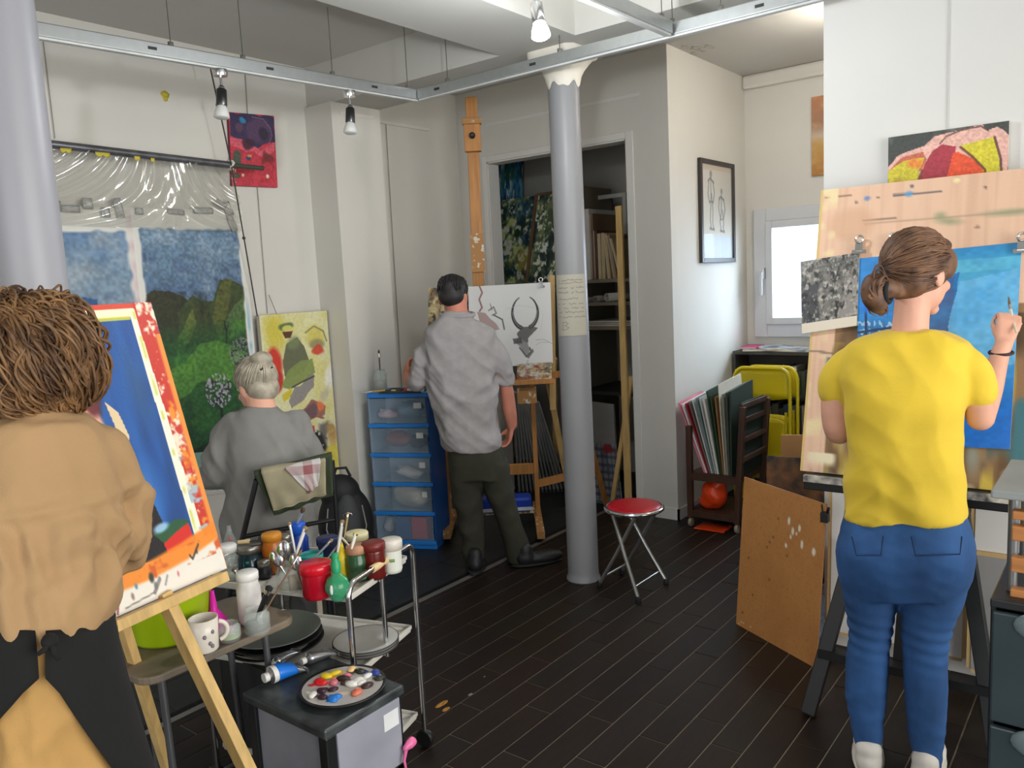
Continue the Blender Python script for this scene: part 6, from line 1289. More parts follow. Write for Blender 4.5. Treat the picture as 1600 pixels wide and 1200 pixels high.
# canvases stacked on edge
M_CE = [mat('canvas_edge_%d' % i, c, .75) for i, c in enumerate(((196, 192, 184), (120, 96, 74), (96, 64, 50), (206, 184, 140), (196, 172, 128), (186, 164, 120), (150, 128, 98), (170, 150, 116)))]
nmz = ['white', 'brown', 'reddish brown', 'pale wooden', 'wooden', 'straw coloured', 'dull brown', 'buff']
for i, (x0, x1, yt) in enumerate(((912, 920, 327), (921, 926, 334), (927, 932, 360), (933, 938, 365), (939, 944, 364), (945, 950, 365), (952, 957, 367), (959, 963, 372))):
    a, c = PY(x0, yt, 5.05), PY(x1, yt, 5.05); lean = .0 if i < 5 else -.012*(i-4)
    t = thing('canvas_edge_on', '%s canvas standing edge on in the store room row, %s from the column' % (nmz[i], ('first', 'second', 'third', 'fourth', 'fifth', 'sixth', 'seventh', 'eighth')[i]), 'canvas', ((a[0]+c[0])/2, 5.2, c0), group='canvases on edge in the store room')
    MB().slab([V(a[0]-lean, 5.05, c0), V(c[0]-lean-.002, 5.05, c0), V(c[0]+lean-.002, 5.05, a[2]), V(a[0]+lean, 5.05, a[2])], (0, .42, 0)).build('stretcher', M_CE[i], t); MB().slab([V(a[0]-lean+.002, 5.047, c0+.004), V(a[0]-lean+.005, 5.047, c0+.004), V(a[0]+lean+.005, 5.047, a[2]-.004), V(a[0]+lean+.002, 5.047, a[2]-.004)], (0, .003, 0)).build('canvas_fold', M_CANV, t)
a, c = PY(924, 307, 5.35), PY(972, 300, 5.35); zt = a[2]
t = thing('empty_frame', 'white empty stretcher frame behind the row of canvases', 'frame', ((a[0]+c[0])/2, 5.35, c0)); m = mat('white_frame_paint', (176, 174, 166), .7)
for u in (a[0], c[0]): bx((u, 5.35, c0), (u+.03, 5.375, zt)).build('frame_bar', m, t)
for z in (c0, c0+.32, zt-.03): bx((a[0]+.031, 5.35, z), (c[0]-.001, 5.375, z+.03)).build('frame_bar', m, t)
# paper rolls and flat stacks
def roll(c, r, L_, d, label, col=(186, 182, 172)):
    t = thing('paper_roll', label, 'paper roll', np.array(c)-V(0, 0, r), group='paper rolls in the store room'); d = unit(d)
    MB().lathe([(r*.9, 0), (r, 0), (r, L_), (r*.9, L_), (r*.88, L_*.99), (r*.88, .01), (r*.9, 0)], 24, c, d, caps=False).build('outer_turn', mat('roll_paper_%d' % col[0], col, .8), t); MB().lathe([(r*.5, .006), (r*.56, .006), (r*.56, L_-.006), (r*.5, L_-.006), (r*.5, .006)], 20, c, d, caps=False).build('inner_turn', mat('roll_paper_%d' % col[0], col), t)
z1_ = zS[1]
roll(PY(948, 462, 5.0)*V(1, 1, 0)+V(0, 0, z1_+.032), .03, .4, (.3, 1, 0), 'thick white paper roll on the second store room shelf'); roll(PY(930, 466, 5.0)*V(1, 1, 0)+V(0, 0, z1_+.024), .022, .4, (-.05, 1, 0), 'thinner paper roll on the second store room shelf', (160, 156, 148)); roll(PY(918, 466, 5.02)*V(1, 1, 0)+V(0, 0, z1_+.019), .017, .35, (-.05, 1, 0), 'thin grey paper roll nearest the column', (140, 138, 132))
roll(PY(858, 427, 5.0)*V(1, 1, 0)+V(0, 0, zS[0]-.025-.034), .032, .4, (-.5, 1, 0), 'rolled paper end under the painting shelf left of the column', (170, 166, 158))
bpl = bpy.data.objects['store_shelves']
for x in (-3.6, -3.4): bx((x, 5.0, zS[0]-.13), (x+.03, 5.5, zS[0]-.095)).build('roll_bracket', M_SB, bpl)
for k in range(3):
    z = zS[2]+.001+.012*k; t = thing('paper_stack', ('lowest', 'middle', 'topmost')[k]+' flat stack of papers on the third store room shelf', 'papers', (-2.95, 5.25, z)); bx((-3.27+.02*k, SYF+.01+.02*k, z), (-2.62-.03*k, SYB-.05, z+.0115)).build('sheets', mat('flat_paper_%d' % k, ((170, 166, 156), (120, 112, 98), (184, 182, 174))[k], .8), t); bx((-3.27+.02*k, SYF+.008+.02*k, z+.003), (-2.62-.03*k, SYF+.0095+.02*k, z+.008)).build('paper_edges', mat('paper_edges', (206, 200, 190), .8), t)
# grey drawing pad with checked fabric below, leaning
t = thing('drawing_pad', 'grey drawing pad leaning on the floor right of the column', 'drawing pad', PY(945, 745, 4.86)*V(1, 1, 0)); q4 = [PY(912, 760, 4.84), PY(966, 760, 4.84), PY(958, 632, 4.94), PY(912, 626, 4.94)]; q4[0][2] = q4[1][2] = .002
MB().slab(q4, (0, .02, 0)).build('cover', mat('grey_pad_cover', (136, 134, 132), .7), t); 
def check():
    p = Pic(50, 60, (150, 152, 156), 1.2); p.k = 1100; p.mix(((p.u*7) % 1 > .6)*.6, (70, 84, 110)); p.mix(((p.v*8) % 1 > .6)*.6, (60, 70, 96)); p.blob(.75, .1, .2, .1, (150, 30, 40), .9, .4, .1); p.mix((p.fbm(5)-.5)*2, (60, 60, 66)); return p
t2 = thing('fabric', 'checked fabric hanging below the grey pad', 'fabric', PY(940, 750, 4.82)*V(1, 1, 0)); picture('cloth', check(), PY(912, 690, 4.87), PY(962, 694, 4.87), PY(914, 762, 4.81)*V(1, 1, 0)+V(0, 0, .003), .006, t2, br=PY(972, 762, 4.81)*V(1, 1, 0)+V(0, 0, .003), rough=.9)
# long pale battens leaning in the doorway
for (x0, y0, x1, y1, w, lb) in ((967, 322, 1001, 772, .045, 'long pale batten leaning at the right of the store room doorway'), (993, 588, 970, 772, .028, 'thin pale batten crossing the long one')):
    a, c = PY(x0, y0, 4.80 if w > .04 else 4.76), PY(x1, y1, 4.70); c[2] = .003 
    c = PZ(x1, y1+6) if False else c; c[1] = 4.66; a[0] = min(a[0], -2.72); c[0] = min(c[0], -2.72) if w > .04 else c[0]-.06
    t = thing('batten', lb, 'batten', c); MB().bar(c+V(0, 0, .002), a, w, .02, (0, 1, 0)).build('strip', M_EAS2, t); MB().bar(a-V(0, 0, .03), a-V(0, 0, .0), w+.002, .022, (0, 1, 0)).build('sawn_end', M_EAS2, t)
# ================================================================== left foreground: easel with the blue painting
EB = PX(355, 888, -1.90); eh = unit(V(-.2, .98, 0))
ET = PP(236, 472, EB, eh); eup = ET-EB; EW = .56
def portrait():
    p = Pic(260, 300, (28, 74, 140), .8); p.k = 1200
    p.mix((p.fbm(14, 3)-.42)*1.6, (40, 96, 166)); p.mix((p.fbm(10, 3)-.5)*1.8, (26, 50, 92)); p.blob(.70, .66, .12, .16, (60, 130, 206), .7, .9, .03); p.blob(.80, .30, .08, .2, (58, 92, 130), .5, .9)
    p.blob(.44, .26, .20, .26, (70, 32, 34), 1, .15, .05); p.blob(.50, .36, .10, .14, (214, 120, 60), .95, .3, .08); p.blob(.54, .42, .05, .08, (226, 170, 150), .9, .3, .08); p.blob(.60, .28, .05, .10, (96, 36, 40), .95, .3, .1); p.poly([(.61, .32), (.655, .36), (.68, .46), (.66, .50), (.63, .44)], (222, 196, 150), .95, wob=.03)
    p.poly([(.40, .56), (.60, .52), (.70, .64), (.73, .78), (.76, .88), (.2, .92)], (30, 26, 28), 1, wob=.03); p.poly([(.66, .80), (.80, .765), (.86, .78), (.86, .82), (.70, .84)], (40, 84, 50), .95, wob=.03); p.poly([(.70, .83), (.86, .80), (.87, .9), (.72, .91)], (206, 40, 30), .97, wob=.02); p.blob(.72, .77, .05, .02, (150, 190, 220), .9, .5, .05)
    p.poly([(0, 0), (1, 0), (1, .02), (0, .02)], (204, 66, 40)); p.poly([(0, .02), (1, .02), (1, .05), (0, .05)], (232, 224, 190)); p.line([(0, .052), (.86, .052)], .006, (216, 206, 60), .8)
    p.poly([(.865, .05), (.90, .05), (.925, .88), (.875, .88)], (230, 226, 206)); p.poly([(.895, 0), (1, 0), (1, .9), (.925, .9)], (190, 54, 40)); p.mix((p.fbm(26, 34)-.54)*6*(p.u > .91), (226, 214, 190)); p.mix((p.fbm(16, 22)-.56)*6*(p.u > .93)*(p.v > .2), (226, 140, 46)); p.mix((p.fbm(14, 30)-.6)*6*(p.u > .905)*(p.v > .5), (160, 178, 186)); p.mix(np.clip((p.u-.965)*60, 0, 1)*(p.v > .12), (224, 140, 60)); p.mix(np.clip(1-np.abs(p.u-.889)/.012, 0, 1)*np.clip((p.noise(6, 22)-.58)*6, 0, 1), (196, 200, 90))
    p.poly([(0, .90), (1, .86), (1, 1), (0, 1)], (222, 216, 204)); p.line([(.2, .905), (.6, .90), (.8, .885), (1, .85)], .030, (226, 130, 40), .95, .03); p.mix((p.fbm(16, 20)-.55)*6*(np.abs(p.v-.9) < .035), (200, 90, 40))
    for x, y, c, r in ((.60, .925, (50, 60, 56), .016), (.62, .955, (110, 108, 104), .012), (.53, .935, (70, 130, 170), .009), (.50, .965, (140, 120, 112), .010), (.42, .945, (130, 50, 50), .010), (.86, .905, (70, 70, 68), .008), (.74, .945, (206, 110, 120), .008)): p.blob(x, y, r, r*1.6, c, .95, .5, .03)
    p.line([(.40, .92), (.42, .97), (.41, .99)], .006, (120, 50, 56), .8); p.line([(.88, .88), (.83, .92), (.82, .905)], .005, (60, 60, 60), .9); p.line([(.45, .985), (.6, .975)], .003, (120, 118, 114), .8); p.line([(.64, .94), (.60, .975)], .008, (110, 110, 108), .8); p.line([(.68, .94), (.66, .965)], .005, (130, 130, 128), .8); return p
t = thing('portrait_painting', 'blue portrait painting with a paint smeared white margin on the near easel', 'painting', EB-eh*EW/2)
picture('panel', portrait(), ET-eh*EW, ET, EB-eh*EW, .012, t, side=(226, 150, 80), rough=.45)
en = unit(np.cross(eh, eup)); en = en if en@V(1, 0, 0) > 0 else -en           # towards the painter
t = thing('easel', 'light pine easel holding the blue portrait painting', 'easel', V(EB[0]+.1, EB[1]-.3, 0))
la, lb2 = EB-eh*(EW+.02)-unit(eup)*.014+en*.004, EB-eh*.03-unit(eup)*.014+en*.004
MB().bar(la, lb2, .026, .06, en).build('ledge', M_EAS2, t, bevel=.002)
k1 = PP(262, 944, EB-unit(eup)*.03, en); k2 = PX(385, 1200, -1.74); kd = unit(k2-k1); k3 = k1+kd*((k1[2]-.002)/-kd[2]); MB().bar(k1-kd*.03, k3, .036, .03, eh).build('leg', M_EAS2, t, bevel=.002)
g1 = EB-eh*(EW-.1)-unit(eup)*.03; g3 = V(g1[0]+.18, g1[1]-.14, .002); MB().bar(g1, g3, .036, .03, eh).build('leg', M_EAS2, t, bevel=.002)
r1 = PX(191, 972, -2.02); r2 = PX(232, 1105, -2.10); rd = unit(r2-r1); r3 = r1+rd*((r1[2]-.002)/-rd[2]); r0 = r1-rd*.15; MB().bar(r0, r3, .028, .022, eh).build('rear_leg', M_EAS2, t)
MB().bar(EB-eh*EW*.5-en*.03-eup*.03, EB-eh*EW*.5-en*.035+eup*1.02, .03, .02, eh).build('mast', M_EAS2, t)

# ------------------------------------------------------------------ folding table with pots
TZ = .68
tb = thing('folding_table', 'worn beige folding table behind the near easel', 'table', (-2.09, 1.15, 0))
M_TT = mat('worn_beige_table', (128, 112, 92), .55, scale=8, col2=(92, 84, 74)); x0, x1, y0, y1, rr = -2.245, -1.925, .90, 1.37, .05
pts = []
for cx, cy_, a0 in ((x1-rr, y0+rr, -PI/2), (x1-rr, y1-rr, 0), (x0+rr, y1-rr, PI/2), (x0+rr, y0+rr, PI)):
    for q in np.linspace(0, PI/2, 6): pts.append(V(cx+rr*math.cos(a0+q), cy_+rr*math.sin(a0+q), TZ-.022))
MB().slab(pts, (0, 0, .022)).build('table_top', M_TT, tb, bevel=.005)
M_TUB = mat('grey_steel_tube', (120, 122, 124), .35, .8)
for a, c in (((-2.0, .98, TZ-.03), (-2.02, 1.0, 0)), ((-2.0, 1.30, TZ-.03), (-2.02, 1.32, 0)), ((-2.2, 1.03, TZ-.03), (-2.20, 1.05, 0)), ((-2.2, 1.30, TZ-.03), (-2.20, 1.32, 0))): MB().tube([a, ((a[0]+c[0])/2, (a[1]+c[1])/2, .35), (c[0], c[1], .004)], .010, 10).build('leg', M_TUB, tb)
for xx in (-2.01, -2.2): MB().tube([(xx, 1.03, .16), (xx, 1.31, .16)], .007, 8).build('stretcher', M_TUB, tb)
def on(px, py, z=TZ+.001): return PZ(px, py, z)
c = on(268, 990); 
t = thing('bucket', 'lime green plastic bucket on the folding table', 'bucket', c); MB().lathe([(0, .002), (.098, .001), (.104, .01), (.128, .20), (.134, .205), (.134, .212), (.124, .212), (.100, .014), (0, .012)], 40, c, caps=False).build('pail', mat('lime_plastic', (150, 178, 16), .35, var=.04), t)
MB().tube([c+V(.132*math.cos(a), .132*math.sin(a), .205-.02*math.sin(a)) for a in np.linspace(PI*.9, PI*1.9, 16)], .003, 6).build('bail', M_TUB, t)
c = on(322, 1016); t = thing('mug', 'white mug with a small pattern on the folding table', 'mug', c); MC_ = mat('white_ceramic', (212, 204, 192), .3, var=.04)
MB().lathe([(0, .002), (.030, .001), (.034, .006), (.036, .05), (.038, .092), (.035, .092), (.033, .05), (.031, .01), (0, .008)], 32, c, caps=False).build('cup', MC_, t); hd = unit(V(.45, .9, 0)); MB().tube([c+hd*(.035+.024*math.sin(q))+V(0, 0, .048+.026*math.cos(q)) for q in np.linspace(.15, PI-.15, 12)], .006, 8).build('handle', MC_, t)
for k, (a, z) in enumerate(((-.9, .05), (-.55, .03), (-.3, .06), (-.4, .022))):
    q = math.atan2(-c[1], -c[0])+a+.9; MB().ball(c+V(.0365*math.cos(q), .0365*math.sin(q), z), (.005, .005, .006), 8, 6).build('motif', mat('mug_motif', (120, 112, 120), .5), t)
c = on(337, 985); t = thing('funnel', 'magenta plastic funnel standing upside down on the folding table', 'funnel', c); MB().lathe([(.048, .0), (.050, .003), (.018, .055), (.011, .064), (.006, .118), (.004, .118), (.008, .064), (.015, .053), (.046, .002)], 28, c, caps=False).build('cone', mat('magenta_plastic', (196, 24, 150), .35, var=.04), t); MB().tube([c+V(.05*math.cos(a), .05*math.sin(a), .003) for a in np.linspace(0, 6.28, 24)[:-1]], .003, 6, closed=True).build('rim', mat('magenta_plastic', (0, 0, 0)), t)
M_CLR = mat('clear_glass', (210, 220, 214), .06, alpha=.22, var=0)
jar(on(268, 1003), .034, .05, 'small clear glass pot left of the mug', M_CLR, mat('pale_green_water', (150, 168, 110), .3), .35, group='pots on the folding table'); jar(on(360, 1000), .030, .05, 'small clear glass pot right of the magenta funnel', M_CLR, mat('pale_green_water', (0, 0, 0)), .2, group='pots on the folding table')
wj = on(393, 972); jar(wj, .034, .135, 'white paint jar with white lid on the folding table', mat('white_jar_plastic', (214, 210, 206), .4, var=.12, scale=30), None, lid=mat('white_lid', (226, 224, 220), .4), neck=.85, group='pots on the folding table')
gj = on(400, 990); gj = on(403, 989); jar(gj, .036, .07, 'glass of dark brush water on the folding table', M_CLR, mat('dark_brown_water', (70, 56, 46), .3), .45, group='pots on the folding table')
brush(gj+V(-.02, .0, .012), PD(422, 915, proj(gj)[2]), 'thick black handled brush in the glass of dark water', (20, 20, 22), r=.007, tipc=(30, 30, 30)); brush(gj+V(-.02, .01, .012), PD(472, 858, proj(gj)[2]+.12), 'long thin wooden brush leaning out of the dark water', (110, 80, 56), r=.0028, tipc=(120, 90, 60)); 
t = brush(PD(386, 918, proj(wj)[2]-.01), PD(364, 888, proj(wj)[2]-.02), 'black paint tool resting on the white jar', (24, 24, 24), r=.005)

# ------------------------------------------------------------------ chrome paint trolley
A = V(-1.855, 1.50, 0); eu = unit(V(-.957, -.285, 0)); ev = unit(V(-.285, .957, 0)); TU, TV = .54, .36; HZ = .70
T = lambda u, v, z: A+eu*u+ev*v+V(0, 0, z)
tr = thing('trolley', 'chrome serving trolley crowded with paint jars', 'trolley', T(TU/2, TV/2, 0))
M_TRAY = mat('white_trolley_tray', (206, 202, 192), .45, var=.1, scale=14)
def tslab(z, th, m, n): 
    s = MB().slab([T(0, 0, z-th), T(TU, 0, z-th), T(TU, TV, z-th), T(0, TV, z-th)], (0, 0, th)).build(n, m, tr, bevel=.004)
    for a, b_ in (((0, 0), (TU, 0)), ((TU, 0), (TU, TV)), ((TU, TV), (0, TV)), ((0, TV), (0, 0))): MB().bar(T(*a, z+.004), T(*b_, z+.004), .006, .012).build('tray_edge', m, s)
for z, n in ((HZ, 'tray'), (.45, 'tray'), (.13, 'tray')): tslab(z, .014, M_TRAY, n)
for u in (-.015, TU+.015):
    hz = HZ+.05 if u < 0 else HZ+.05
    pts = [T(u, -.02, .06)]+[T(u, -.02, z) for z in np.linspace(.2, hz-.04, 4)]+[T(u, -.02+.04*(1-math.cos(q)), hz-.04+.04*math.sin(q)) for q in np.linspace(.3, PI/2, 5)]+[T(u, TV+.02-.04*(1-math.cos(q)), hz-.04+.04*math.sin(q)) for q in np.linspace(PI/2, .3, 5)]+[T(u, TV+.02, z) for z in np.linspace(hz-.04, .2, 4)]+[T(u, TV+.02, .06)]
    MB().tube(pts, .0095, 12).build('end_frame', M_CHROME, tr)
    if u < 0: MB().tube([T(u, .12, hz), T(u, .23, hz)], .0125, 14).build('wooden_grip', mat('pale_wood_grip', (214, 188, 140), .5), tr); MB().tube([T(u, .17, hz-.01), T(u, .17, .44)], .0085, 10).build('centre_post', M_CHROME, tr)
    for v in (-.02, TV+.02):
        c = MB(); c.lathe([(.028, -.012), (.034, -.004), (.034, .004), (.028, .012)], 18, T(u, v, .035), ev); c.build('castor', mat('black_castor', (20, 20, 20), .5), tr)
def J(px, py): return PZ(px, py, HZ+.001)
pxm = 2.45/FPX*1.1
G = 'jars and pots on the trolley'
met = mat('tin_lid', (150, 146, 138), .3, .8)
jar(J(359, 905), 16*pxm, .10, 'clear jar with a white lid at the left end of the trolley', M_CLR, mat('greenish_water', (130, 136, 118), .3), .35, lid=mat('white_lid', (0, 0, 0)), group=G)
jar(J(393, 898), 21*pxm, .085, 'dark teal jar with a metal lid on the trolley', mat('dark_teal_jar', (18, 46, 56), .15, var=.3), None, lid=met, group=G, lab=((40, 120, 100), .12, -.2, .62, .72))
jar(J(429, 893), 17*pxm, .115, 'tall orange jar with orange lid on the trolley', mat('orange_jar', (200, 112, 30), .3, var=.15, scale=12), None, lid=mat('orange_lid', (214, 140, 40), .35), group=G)
jar(J(414, 903), 11*pxm, .045, 'small black pot with pale lettering in front of the orange jar', mat('black_pot', (26, 26, 30), .4), None, lid=mat('tin_lid', (0, 0, 0)), group=G)
jar(J(455, 922), 20*pxm, .085, 'clear glass with a paper label at the front of the trolley', M_CLR, mat('pale_dregs', (150, 140, 116), .4), .2, group=G, lab=((170, 164, 148), .5, .4, .15, .75))
jar(J(470, 880), 15*pxm, .115, 'tall blue paint bottle with blue lid on the trolley', mat('blue_jar', (26, 60, 150), .3, var=.15), None, lid=mat('bright_blue_lid', (24, 84, 190), .35), lidh=.03, neck=.75, group=G)
jar(J(450, 888), 12*pxm, .10, 'slim silver metal can with a glint on the trolley', mat('silver_can', (190, 190, 188), .2, .9), None, lid=met, group=G)
jar(J(489, 905), 18*pxm, .085, 'turquoise plastic cup on the trolley', mat('turquoise_cup', (36, 140, 136), .4, var=.1), mat('turquoise_paint', (60, 170, 160), .4), .9, neck=1.0, group=G)
jar(J(515, 885), 15*pxm, .085, 'jar with a wide navy blue lid on the trolley', mat('navy_jar', (30, 44, 90), .3), None, lid=mat('navy_lid', (24, 36, 80), .4), neck=1.05, group=G)
jar(J(503, 912), 16*pxm, .075, 'yellow paint pot with messy rim on the trolley', mat('yellow_pot', (206, 172, 20), .4), mat('yellow_oil_paint', (226, 196, 40), .4), .92, neck=1.0, group=G)
jar(J(497, 932), 21*pxm, .085, 'shiny red jar with red lid at the front of the trolley', mat('red_jar', (172, 12, 36), .2, var=.1), None, lid=mat('red_lid', (206, 20, 40), .25), lidh=.022, neck=1.0, group=G)
jar(J(560, 905), 17*pxm, .095, 'green tinted jar with a stained cork lid on the trolley', mat('green_tinted_glass', (50, 92, 60), .15, var=.25, alpha=.85), None, lid=mat('stained_cork', (190, 140, 110), .7, var=.3, scale=30), group=G, lab=((40, 140, 110), .2, .5, .1, .22))
jar(J(587, 902), 17*pxm, .10, 'dark red ribbed jar with a small green sticker on the trolley', mat('dark_red_glass', (96, 28, 24), .2, var=.2), None, lid=mat('dark_red_lid', (110, 34, 30), .4), neck=.95, group=G, lab=((40, 150, 110), .16, -.1, .45, .55))
jar(J(614, 893), 15*pxm, .085, 'white spotted ceramic jar at the right end of the trolley', mat('white_ceramic_jar', (220, 222, 210), .3, var=.05), None, lid=mat('white_ceramic', (0, 0, 0)), lidh=.025, neck=1.05, group=G, lab=((120, 150, 90), .25, .0, .5, .62))
jar(J(560, 872), 17*pxm, .075, 'jar with a cream patterned rim at the back of the trolley', mat('amber_glass', (150, 96, 60), .2), None, lid=mat('cream_lid', (222, 214, 170), .4), neck=1.0, group=G)
jar(J(432, 870), 22*pxm, .06, 'dark red bowl at the back of the trolley', mat('dark_red_bowl', (110, 26, 34), .3), None, lid=mat('black_bowl_rim', (30, 26, 28), .4), neck=1.1, group=G)
# clear bottle behind and the green scent-bottle shaped flask
c = J(362, 872); t = thing('bottle', 'clear pointed bottle behind the left jars on the trolley', 'bottle', c, group=G); MB().lathe([(0, .001), (.024, .001), (.026, .01), (.024, .06), (.008, .10), (.007, .118), (0, .118)], 24, c, caps=False).build('glass_body', M_CLR, t); MB().lathe([(.006, .03), (.006, .075), (0, .085)], 10, c).build('contents', mat('red_label_strip', (190, 50, 70), .5), t)
c = J(529, 938); t = thing('bottle', 'round green glass flask with a white label at the front of the trolley', 'bottle', c, group=G); M_GG = mat('green_glass', (40, 160, 110), .08, alpha=.62, var=.15)
MB().lathe([(0, .001), (.016, .001), (.020, .006), (.036, .035), (.037, .048), (.030, .068), (.014, .082), (.012, .092), (.0, .092)], 32, c, caps=False).build('glass_body', M_GG, t); MB().lathe([(.014, .090), (.015, .118), (.010, .124), (.012, .136), (.010, .146), (0, .147)], 24, c, caps=False).build('stopper', mat('green_cap', (30, 150, 100), .4), t)
a0 = math.atan2(-c[1], -c[0])-.55; MB().ball(c+V(.034*math.cos(a0), .034*math.sin(a0), .045), (.006, .006, .015), 10, 8).build('label', mat('white_tag', (0, 0, 0)), t)
c = J(537, 905); t = thing('bottle', 'yellow squeeze bottle behind the green flask', 'bottle', c, group=G); MB().lathe([(0, .001), (.020, .001), (.022, .01), (.021, .075), (.012, .095), (.010, .10), (0, .10)], 24, c, caps=False).build('bottle_body', mat('yellow_bottle', (214, 190, 20), .4), t); MB().lathe([(.010, .10), (.004, .125), (0, .126)], 16, c).build('nozzle', mat('yellow_bottle', (0, 0, 0)), t)
# brushes, spoons and knives standing among the jars
dj = lambda px, py, dd: PD(px, py, 2.5+dd)
brush(J(470, 882)+V(0, 0, .145), dj(474, 795, .02), 'brush with a blue and white handle above the blue bottle', (206, 214, 226), r=.005)
for (bx_, by_, tx, ty, col, lb) in ((463, 872, 452, 815, (214, 212, 206), 'white handled brush leaning left beside the blue bottle'), (462, 868, 478, 822, (206, 206, 204), 'broad white handled brush leaning right beside the blue bottle'), (527, 865, 536, 812, (200, 198, 190), 'pale handled brush standing above the navy lid'), (538, 840, 544, 800, (140, 120, 70), 'ochre tipped brush at the back of the trolley'), (549, 858, 556, 832, (212, 208, 196), 'white spatula with a yellow end above the yellow bottle'), (512, 872, 533, 846, (120, 122, 124), 'grey metal palette knife beside the yellow pot'), (485, 878, 520, 842, (130, 132, 132), 'thin grey brush lying across the jars'), (545, 852, 532, 838, (190, 180, 160), 'short pale stick between the jars')): brush(dj(bx_, by_, 0)-V(0, 0, .0), dj(tx, ty, .02), lb, col, r=.0055 if 'broad' in lb or 'spatula' in lb or 'pale handled' in lb else .0035, tipc=(206, 180, 40) if 'yellow end' in lb else (150, 120, 80))
c = J(393, 898)+V(0, 0, .1075); t = thing('scraper', 'wooden handled scraper lying on the dark teal jar', 'scraper', c); sr = unit(V(RT[0], RT[1], 0)); sf = V(-sr[1], sr[0], 0)
MB().tube([c-sr*.034+V(0, 0, .006), c+sr*.004+V(0, 0, .008)], [.006, .0075], 10).build('handle', mat('pale_wood_grip', (0, 0, 0)), t); MB().slab([c+sr*.004-sf*.006+V(0, 0, .006), c+sr*.04-sf*.018+V(0, 0, .008), c+sr*.04+sf*.018+V(0, 0, .008), c+sr*.004+sf*.006+V(0, 0, .006)], V(0, 0, .0015)).build('blade', mat('dark_steel', (60, 62, 58), .4, .7), t)
for k, (px, py, a, lb) in enumerate(((432, 873, .5, 'shiny steel spoon bowl leaning over the orange jar'), (442, 858, -.2, 'shiny steel spoon upright among the jars'), (462, 878, .2, 'dull steel ladle beside the clear glass'))):
    c = dj(px, py, -.03+.0*k); t = thing('spoon', lb, 'spoon', c, group='spoons on the trolley'); B3 = np.stack([unit(RT*math.cos(a)+UP*math.sin(a)), unit(-RT*math.sin(a)+UP*math.cos(a)), FW], 1); MB().ball(c, (.020, .028, .006), 18, 10, B3).build('bowl', M_CHROME, t); MB().tube([c-B3[:, 1]*.025, c-B3[:, 1]*.085+FW*.01], [.004, .003], 8).build('handle', M_CHROME, t)
# plates and pans on the middle shelf
def plate(c, r, label, m, z=0, h=.012, group='plates on the trolley', name='plate'):
    t = thing(name, label, 'plate', V(c[0], c[1], z), group=group); c = V(c[0], c[1], z); MB().lathe([(0, .001), (r*.7, .001), (r, h), (r*1.02, h+.003), (r*.98, h+.004), (r*.70, .006), (0, .005)], 48, c, caps=False).build('dish', m, t); MB().tube([c+V(r*1.01*math.cos(a), r*1.01*math.sin(a), h+.002) for a in np.linspace(0, 2*PI, 49)[:-1]], .0022, 6, closed=True).build('rim', mat('dark_plate_rim', (60, 58, 56), .5) if 'rim' in label else m, t)
pc2 = PZ(572, 1010, .46); mw = mat('greyish_white_plate', (186, 184, 178), .4)
for k in range(3): plate(pc2+V(.004*k, -.003*k, 0), .105, ('lowest', 'middle', 'top')[k]+' grey white plate with dark rim on the middle trolley shelf', mw, .457+.011*k, .009)
pc3 = PZ(428, 974, .52)
mk_ = mat('black_round_pan', (24, 25, 25), .5); mg = mat('grey_green_round_tray', (112, 118, 110), .5)
t = thing('crate', 'dark crate under the round pans left of the trolley', 'crate', V(pc3[0], pc3[1], 0)); 
M_CRT = mat('dark_crate_plastic', (40, 40, 42), .6)
for dx, dy, sx, sy in ((0, -.125, .27, .012), (0, .125, .27, .012), (-.129, 0, .012, .236), (.129, 0, .012, .236)): MB().box((pc3[0]+dx, pc3[1]+dy, .215), (sx, sy, .43)).build('crate_side', M_CRT, t)
MB().box((pc3[0], pc3[1], .006), (.24, .23, .01)).build('crate_floor', M_CRT, t); MB().box((pc3[0], pc3[1], .436), (.28, .27, .01)).build('crate_lid', M_CRT, t)
for k, z in enumerate((.442, .462, .482)): plate(pc3, .158-.004*k, ('lowest', 'second')[k]+' black round pan in the stack left of the trolley' if k < 2 else 'grey green round tray on top of the black pans', mk_ if k < 2 else mg, z, .018, 'round pans left of the trolley', 'round_pan')
crumple('rag', 'stained pale rag on the lowest trolley shelf', 'rag', T(.10, .12, .165), (.05, .05, .03), mat('stained_rag', (150, 130, 116), .9), 91, .008, 40, .131)

# ------------------------------------------------------------------ black framed drawer box in front with palette and tubes
x0, x1, y0, y1, zt = -1.975, -1.625, 1.205, 1.475, .50
t = thing('drawer_box', 'black framed plastic drawer box with frosted sides in the foreground', 'drawers', ((x0+x1)/2, (y0+y1)/2, 0))
M_BF = mat('black_plastic_frame', (24, 27, 28), .35, var=.15, scale=20); M_FR = mat('frosted_grey_plastic', (150, 152, 162), .3, var=.12, scale=7, alpha=.9)
MB().span((x0-.008, y0-.008, zt-.028), (x1+.008, y1+.008, zt)).build('top_plate', mat('paint_smeared_black_top', (34, 38, 40), .4, scale=18, col2=(70, 76, 76)), t, bevel=.006)
for z in (.27, .04): MB().span((x0, y0, z-.018), (x1, y1, z)).build('divider', M_BF, t, bevel=.004)
for xx in (x0, x1-.034):
    for yy in (y0, y1-.034): MB().span((xx, yy, 0), (xx+.034, yy+.034, zt-.029)).build('post', M_BF, t, bevel=.004)
